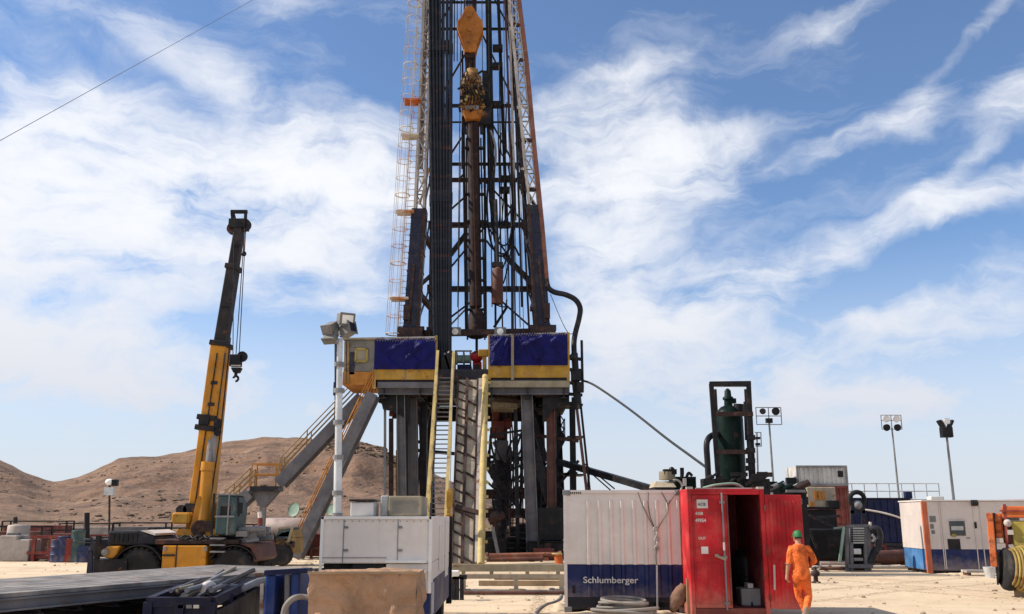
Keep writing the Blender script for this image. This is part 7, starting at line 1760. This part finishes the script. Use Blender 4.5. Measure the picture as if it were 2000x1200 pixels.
    hm = MB(); loft(hm, [(hc+V((0, 0, -.035))-F*.02, .079, .088, X, F), (hc+V((0, 0, .004))-F*.006, .083, .102, X, F)], 20); hm.build('hair', 'hair_', p, smooth=True) if False else hm.build('hair', 'steel_black', p, smooth=True)
    # belt seam, rolled cuff, glove held
    c = MB(); c.torus(el.lerp(wl, .16), (wl-el), .056, .012, 18, 7); c.build('sleeve_cuff', 'lamp_grey', p, smooth=True)
    return p
person()
# ================================================================== finer gear on the mast and under the floor
def fine_gear():
    rnd = random.Random(101); R = MAST
    for i in range(30):
        b = rnd.uniform(893, 1040); Y = rnd.uniform(49.6, 52); a = 925+(b-925)*rnd.uniform(.60, .86)
        y0 = rnd.choice((648, 640, 600, 560, 445, 330)); y1 = rnd.choice((-60, -60, 205, 320, 60))
        if y1 > y0-100: continue
        p = P(b, y0, Y); f = (y0-y1)/710; q = P(b+(a-b)*f, y1, Y)
        if y1 < 0: q = ext(p, q, 39)
        MB().tube(p, q, rnd.choice((.018, .022, .03, .045, .06)), 6).build('hoist_cable', rnd.choice(('steel_black', 'cable_black', 'beam_rust', 'steel_dark')), R)
    rows = (648, 565, 440, 352, 207, 57, -70)
    L = lambda y: 843+(848-843)*(660-y)/330; Rr = lambda y: 1046-(1046-997)*(640-y)/560
    for k in range(len(rows)-1):
        ya, yb = rows[k], rows[k+1]; m = 'steel_dark' if k % 2 else 'beam_rust'
        xm = (L(ya)+Rr(ya))/2+8
        MB().beam(P(L(ya), ya, MR+.2), P(xm, yb, MR+.2), .10).build('brace', m, R); MB().beam(P(Rr(ya), ya, MR+.2), P(xm, yb, MR+.2), .10).build('brace', m, R)
    for k in range(len(rows)-2):      # gusset plates where girts meet the rear legs
        for fx in (L, Rr):
            c = P(fx(rows[k]), rows[k], MR-.25); MB().box(c, (.62, .04, .55)).build('gusset_plate', 'beam_rust', R)
    # left side lacing between front and rear leg
    for y0, y1 in ((640, 565), (565, 440), (440, 360), (360, 280), (280, 200), (200, 110), (110, 20)):
        MB().beam(P(812+.04*(660-y0), y0, MF+.4), P(838, y1, MR), .09).build('brace', 'steel_dark' if y0 > 400 else 'lattice_white', R)
        MB().beam(P(1058-.085*(660-y0), y0, MF+.4), P(1036-.08*(640-y1), y1, MR), .09).build('brace', 'steel_dark', R)
    # drooping power and service hoses right of the guide column
    for i, (x0, yt, dx, yb, x1, yt2) in enumerate(((952, 250, 8, 470, 985, 330), (957, 255, 14, 520, 1000, 400), (962, 300, 4, 430, 978, 260), (975, 120, 4, 300, 990, 200), (955, 300, 22, 545, 1006, 350))):
        pts = [P(x0, yt, 49.4), P(x0+dx*.3, (yt+yb)/2, 49.4), P((x0+x1)/2-4, yb-4, 49.5), P((x0+x1)/2+6, yb-2, 49.6), P(x1-2, (yb+yt2)/2, 49.7), P(x1, yt2, 49.8)]
        MB().path(pts, .035+.008*(i % 3), 7, smooth=6).build('service_hose', 'hose', R, smooth=True)
    S = SUB
    for i in range(15):
        left = i % 3 == 0; px = rnd.uniform(745, 846) if left else rnd.uniform(956, 1128); Y = RY+rnd.uniform(.8, 9.5)
        p = P(px, rnd.uniform(760, 830), Y); q = PZ(px+rnd.uniform(-6, 8), rnd.choice((0, .9, 2.5)), Y+rnd.uniform(-.4, .4))
        MB().tube(p, q, rnd.choice((.03, .04, .05, .08)), 7).build('service_pipe', rnd.choice(('steel_black', 'beam_rust', 'steel_dark', 'brown_col')), S)
    for (a, b, y) in (((958, 850), (1040, 838), 2), ((956, 905), (1036, 890), 4), ((950, 960), (1040, 955), 5.5), ((1044, 850), (1130, 862), 2.5), ((1046, 930), (1128, 925), 5), ((782, 860), (845, 866), 3), ((782, 930), (846, 925), 6), ((1050, 905), (1128, 985), 3), ((1060, 985), (1130, 900), 5), ((960, 1010), (1035, 930), 6)):
        MB().beam(P(*a, RY+y), P(*b, RY+y), rnd.choice((.08, .12, .16))).build('brace', rnd.choice(('steel_black', 'steel_dark', 'beam_rust')), S)
    for i in range(6):
        x = rnd.uniform(955, 1030); y = rnd.uniform(820, 900); Y = RY+rnd.uniform(1, 5)
        MB().path([P(x, y, Y), P(x+rnd.uniform(-8, 8), y+40, Y), P(x+20, y+70+rnd.uniform(0, 30), Y), P(x+45, y+50, Y), P(x+60, y+10, Y)], rnd.uniform(.03, .06), 7, smooth=6).build('service_hose', 'hose', S, smooth=True)
    # lacing rope and eyelets along the tarpaulins
    for (x0, x1, yt) in ((735, 851, 664), (959, 1106, 656)):
        n = int((x1-x0)/5); pts = []
        for k in range(2*n+1): pts.append(P(x0+(x1-x0)*k/(2*n), yt-3+(6 if k % 2 else 0)-(2 if x0 > 900 else 0)*k/n, RY-.16))
        MB().path(pts, .014, 5).build('lacing_rope', 'lattice_white', S)
fine_gear()
def crane_detail():
    R = bpy.data.objects['mobile_crane']; Y = CY
    def ln(a, b, w, m, nm, dy=.62): MB().beam(P(*a, Y+1.25-dy), P(*b, Y+1.25-dy), w, .03).build(nm, m, R)
    ln((379, 1000), (424, 690), .03, 'boom_dark', 'boom_seam', .34); ln((402, 985), (440, 690), .03, 'boom_dark', 'boom_seam', .34)
    MB().path([P(408, 1000, Y+.85), P(418, 930, Y+.85), P(432, 830, Y+.88), P(446, 700, Y+.9), P(450, 660, Y+.92)], .022, 6, smooth=4).build('boom_hose', 'hose', R, smooth=True)
    MB().tube(P(425, 845, Y+.75), P(425, 845, Y+.9), .11, 18).build('hose_drum', 'steel_black', R)
    for (x, y) in ((418, 748), (412, 790)): MB().box(P(x, y, Y+.925), (.2, .02, .1)).build('decal_plate', 'steel_dark', R)
    for (x, y) in ((428, 690), (401, 880), (440, 600), (462, 480)): MB().box(P(x, y, Y+1.0), (.34 if y > 640 else .26, .03, .05)).build('wear_pad', 'steel_black', R)
    MB().box(P(440, 1000, Y-.02), (.28, .01, .3)).build('cab_seat', 'steel_black', R)
    for k in range(3): MB().box(P(425, 1052+k*13, Y-.06), (.4, .16, .04)).build('step', 'steel_mid', R)
    for i in range(7):
        p = P(345+i*9, 1046+(i % 3)*4, Y+.2); MB().path([p, p+V((.12, -.1, -.08)), p+V((.25, -.05, .0)), p+V((.4, 0, -.1))], .025, 6, smooth=3).build('hydraulic_line', 'hose', R, smooth=True)
    for px, y in ((322, 1072), (402, 1072)): MB().box(P(px, y, Y+.03), (.08, .05, .12)).build('box_latch', 'steel_mid', R)
crane_detail()
# ================================================================== sand drifted against the things that stand on it
def berms():
    rnd = random.Random(55)
    def berm(p, q, w=.28, h=.07):
        p, q = V(p), V(q); d = (q-p); L = d.length; t = d/L; nrm = V((-t.y, t.x, 0)); n = max(8, int(L/.09)); mb = MB()
        def f(u, v):
            c = p+d*u; e = min(1, u*6, (1-u)*6); ww = w*(.6+.7*abs(noise.noise(c*2.3)))*max(.15, e); s = (v-.5)*2
            hh = h*(.45+1.1*abs(noise.noise(c*3.1+V((7, 0, 0)))))*max(.0, e)
            return c+nrm*s*ww+V((0, 0, hh*(1-s*s)**1.2-.006+.012*noise.noise(V((c.x*14, c.y*14, s*4)))*(1-s*s)))
        mb.grid(f, n, 8); mb.build('ground', 'sand', kind='structure', smooth=True)
    y = 20.9
    berm((1.15, y-.06, 0), (3.7, y-.16, 0), .26, .07); berm((3.72, 19.86, 0), (5.4, 19.86, 0), .2, .04); berm((5.42, 19.9, 0), (5.42, 22.1, 0), .2, .05)
    berm((15.2, 34.65, 0), (19.5, 34.35, 0), .35, .09); berm((-3.0, 11.1, 0), (-1.1, 11.1, 0), .2, .06); berm((1.0, 20.9, 0), (1.15, 23.2, 0), .2, .06)
    berm((-1.2, 15.2, 0), (-1.2, 19.6, 0), .25, .06)
    for i in range(10):
        g = GR(rnd.uniform(1590, 1930), rnd.uniform(1122, 1185)); a = rnd.random()*3.1; l = rnd.uniform(.5, 1.4); e = V((math.cos(a)*l, math.sin(a)*l*.4, 0)); berm(g-e, g+e, .22, .028)
    for i in range(7):
        g = GR(rnd.uniform(905, 1090), rnd.uniform(1142, 1192)); a = rnd.random()*3.1; l = rnd.uniform(.4, 1.0); e = V((math.cos(a)*l, math.sin(a)*l*.4, 0)); berm(g-e, g+e, .2, .025)
berms()
# ================================================================== more clutter left of and behind the crane
def clutter():
    rnd = random.Random(202)
    items = (('pallet_stack', 'stack', 120, 47, 1.6, .9, 'wood', 'low stack of timber pallets behind drums beside red frame skid'), ('steel_crate', 'crate', 186, 47, 1.7, 1.1, 'steel_dark', 'dark steel crate behind low dark blue drum'),
             ('steel_crate', 'crate', 232, 52, 2.0, .9, 'beam_rust', 'rusty crate half hidden behind crane engine hood'), ('pipe_basket', 'basket', 20, 50, 3.0, 1.5, 'brown_col', 'brown basket frame behind pale concrete block'),
             ('steel_crate', 'crate', 480, 50, 1.6, 1.0, 'oxide', 'dull red crate behind rear bumper of crane'), ('steel_crate', 'crate', 560, 58, 3.0, 1.3, 'steel_dark', 'long dark crate beyond small loader'), ('tool_box', 'box', 296, 50, 1.5, .8, 'khaki_box', 'khaki tool box behind crane chassis'))
    items += (('storage_container', 'container', 62, 66, 4.5, 1.7, 'oxide', 'dull red low container at foot of hill behind red frame skid'), ('storage_container', 'container', 165, 70, 4.0, 1.5, 'concrete', 'pale grey low container at foot of hill behind the drums'),
             ('storage_container', 'container', 268, 64, 3.6, 1.6, 'steel_grey', 'grey low container beyond thin rusty lamp pole'), ('steel_crate', 'crate', 118, 58, 2.2, 1.2, 'brown_col', 'brown crate between dull red and pale grey low containers'), ('steel_crate', 'crate', 318, 60, 2.0, 1.3, 'oxide', 'dull red crate beyond yellow crane counterweight'),
             ('steel_crate', 'crate', 448, 62, 3.0, 1.5, 'concrete', 'pale crate beyond crane cab near landing stair'), ('storage_container', 'container', 600, 66, 4.5, 1.8, 'steel_dark', 'dark low container at foot of hill beyond straight stair'), ('steel_crate', 'crate', 640, 58, 1.8, 1.6, 'oxide', 'dull red crate behind white lamp pole'),
             ('steel_crate', 'crate', 1705, 44, 1.3, .7, 'steel_dark', 'dark crate right of radiator skid, beyond fat maroon pipe'), ('tool_box', 'box', 1738, 46, 1.4, .6, 'brown_col', 'low brown box beyond middle of fat maroon pipe'), ('steel_crate', 'crate', 1640, 43, 1.3, .9, 'beam_rust', 'rusty crate left of radiator skid, beyond leaning stay'), ('tool_box', 'box', 1768, 43, 1.0, .55, 'khaki_box', 'khaki box at left end of white site cabin'))
    for nm, cat, px, y, w, h, m, lb in items:
        o = PZ(px, 0, y); Q = thing(nm, lb, cat, o)
        if nm == 'pallet_stack':
            for k in range(6): MB().box(o+V((rnd.uniform(-.05, .05), .5, .08+k*.15)), (w, 1.1, .11)).build('pallet', m, Q)
        else:
            MB().box(o+V((0, .6, h*.45)), (w-.12, 1.0, h*.78)).build('crate_body', m, Q, bevel=.03)
            mb = MB()
            for sx in (-1, 1):
                for yy in (.05, 1.15): mb.beam(o+V((sx*w/2, yy, 0)), o+V((sx*w/2, yy, h)), .09)
            for yy in (.05, 1.15): mb.beam(o+V((-w/2, yy, h)), o+V((w/2, yy, h)), .08)
            mb.build('crate_frame', 'steel_black' if m != 'steel_dark' else 'red_frame', Q)
clutter()
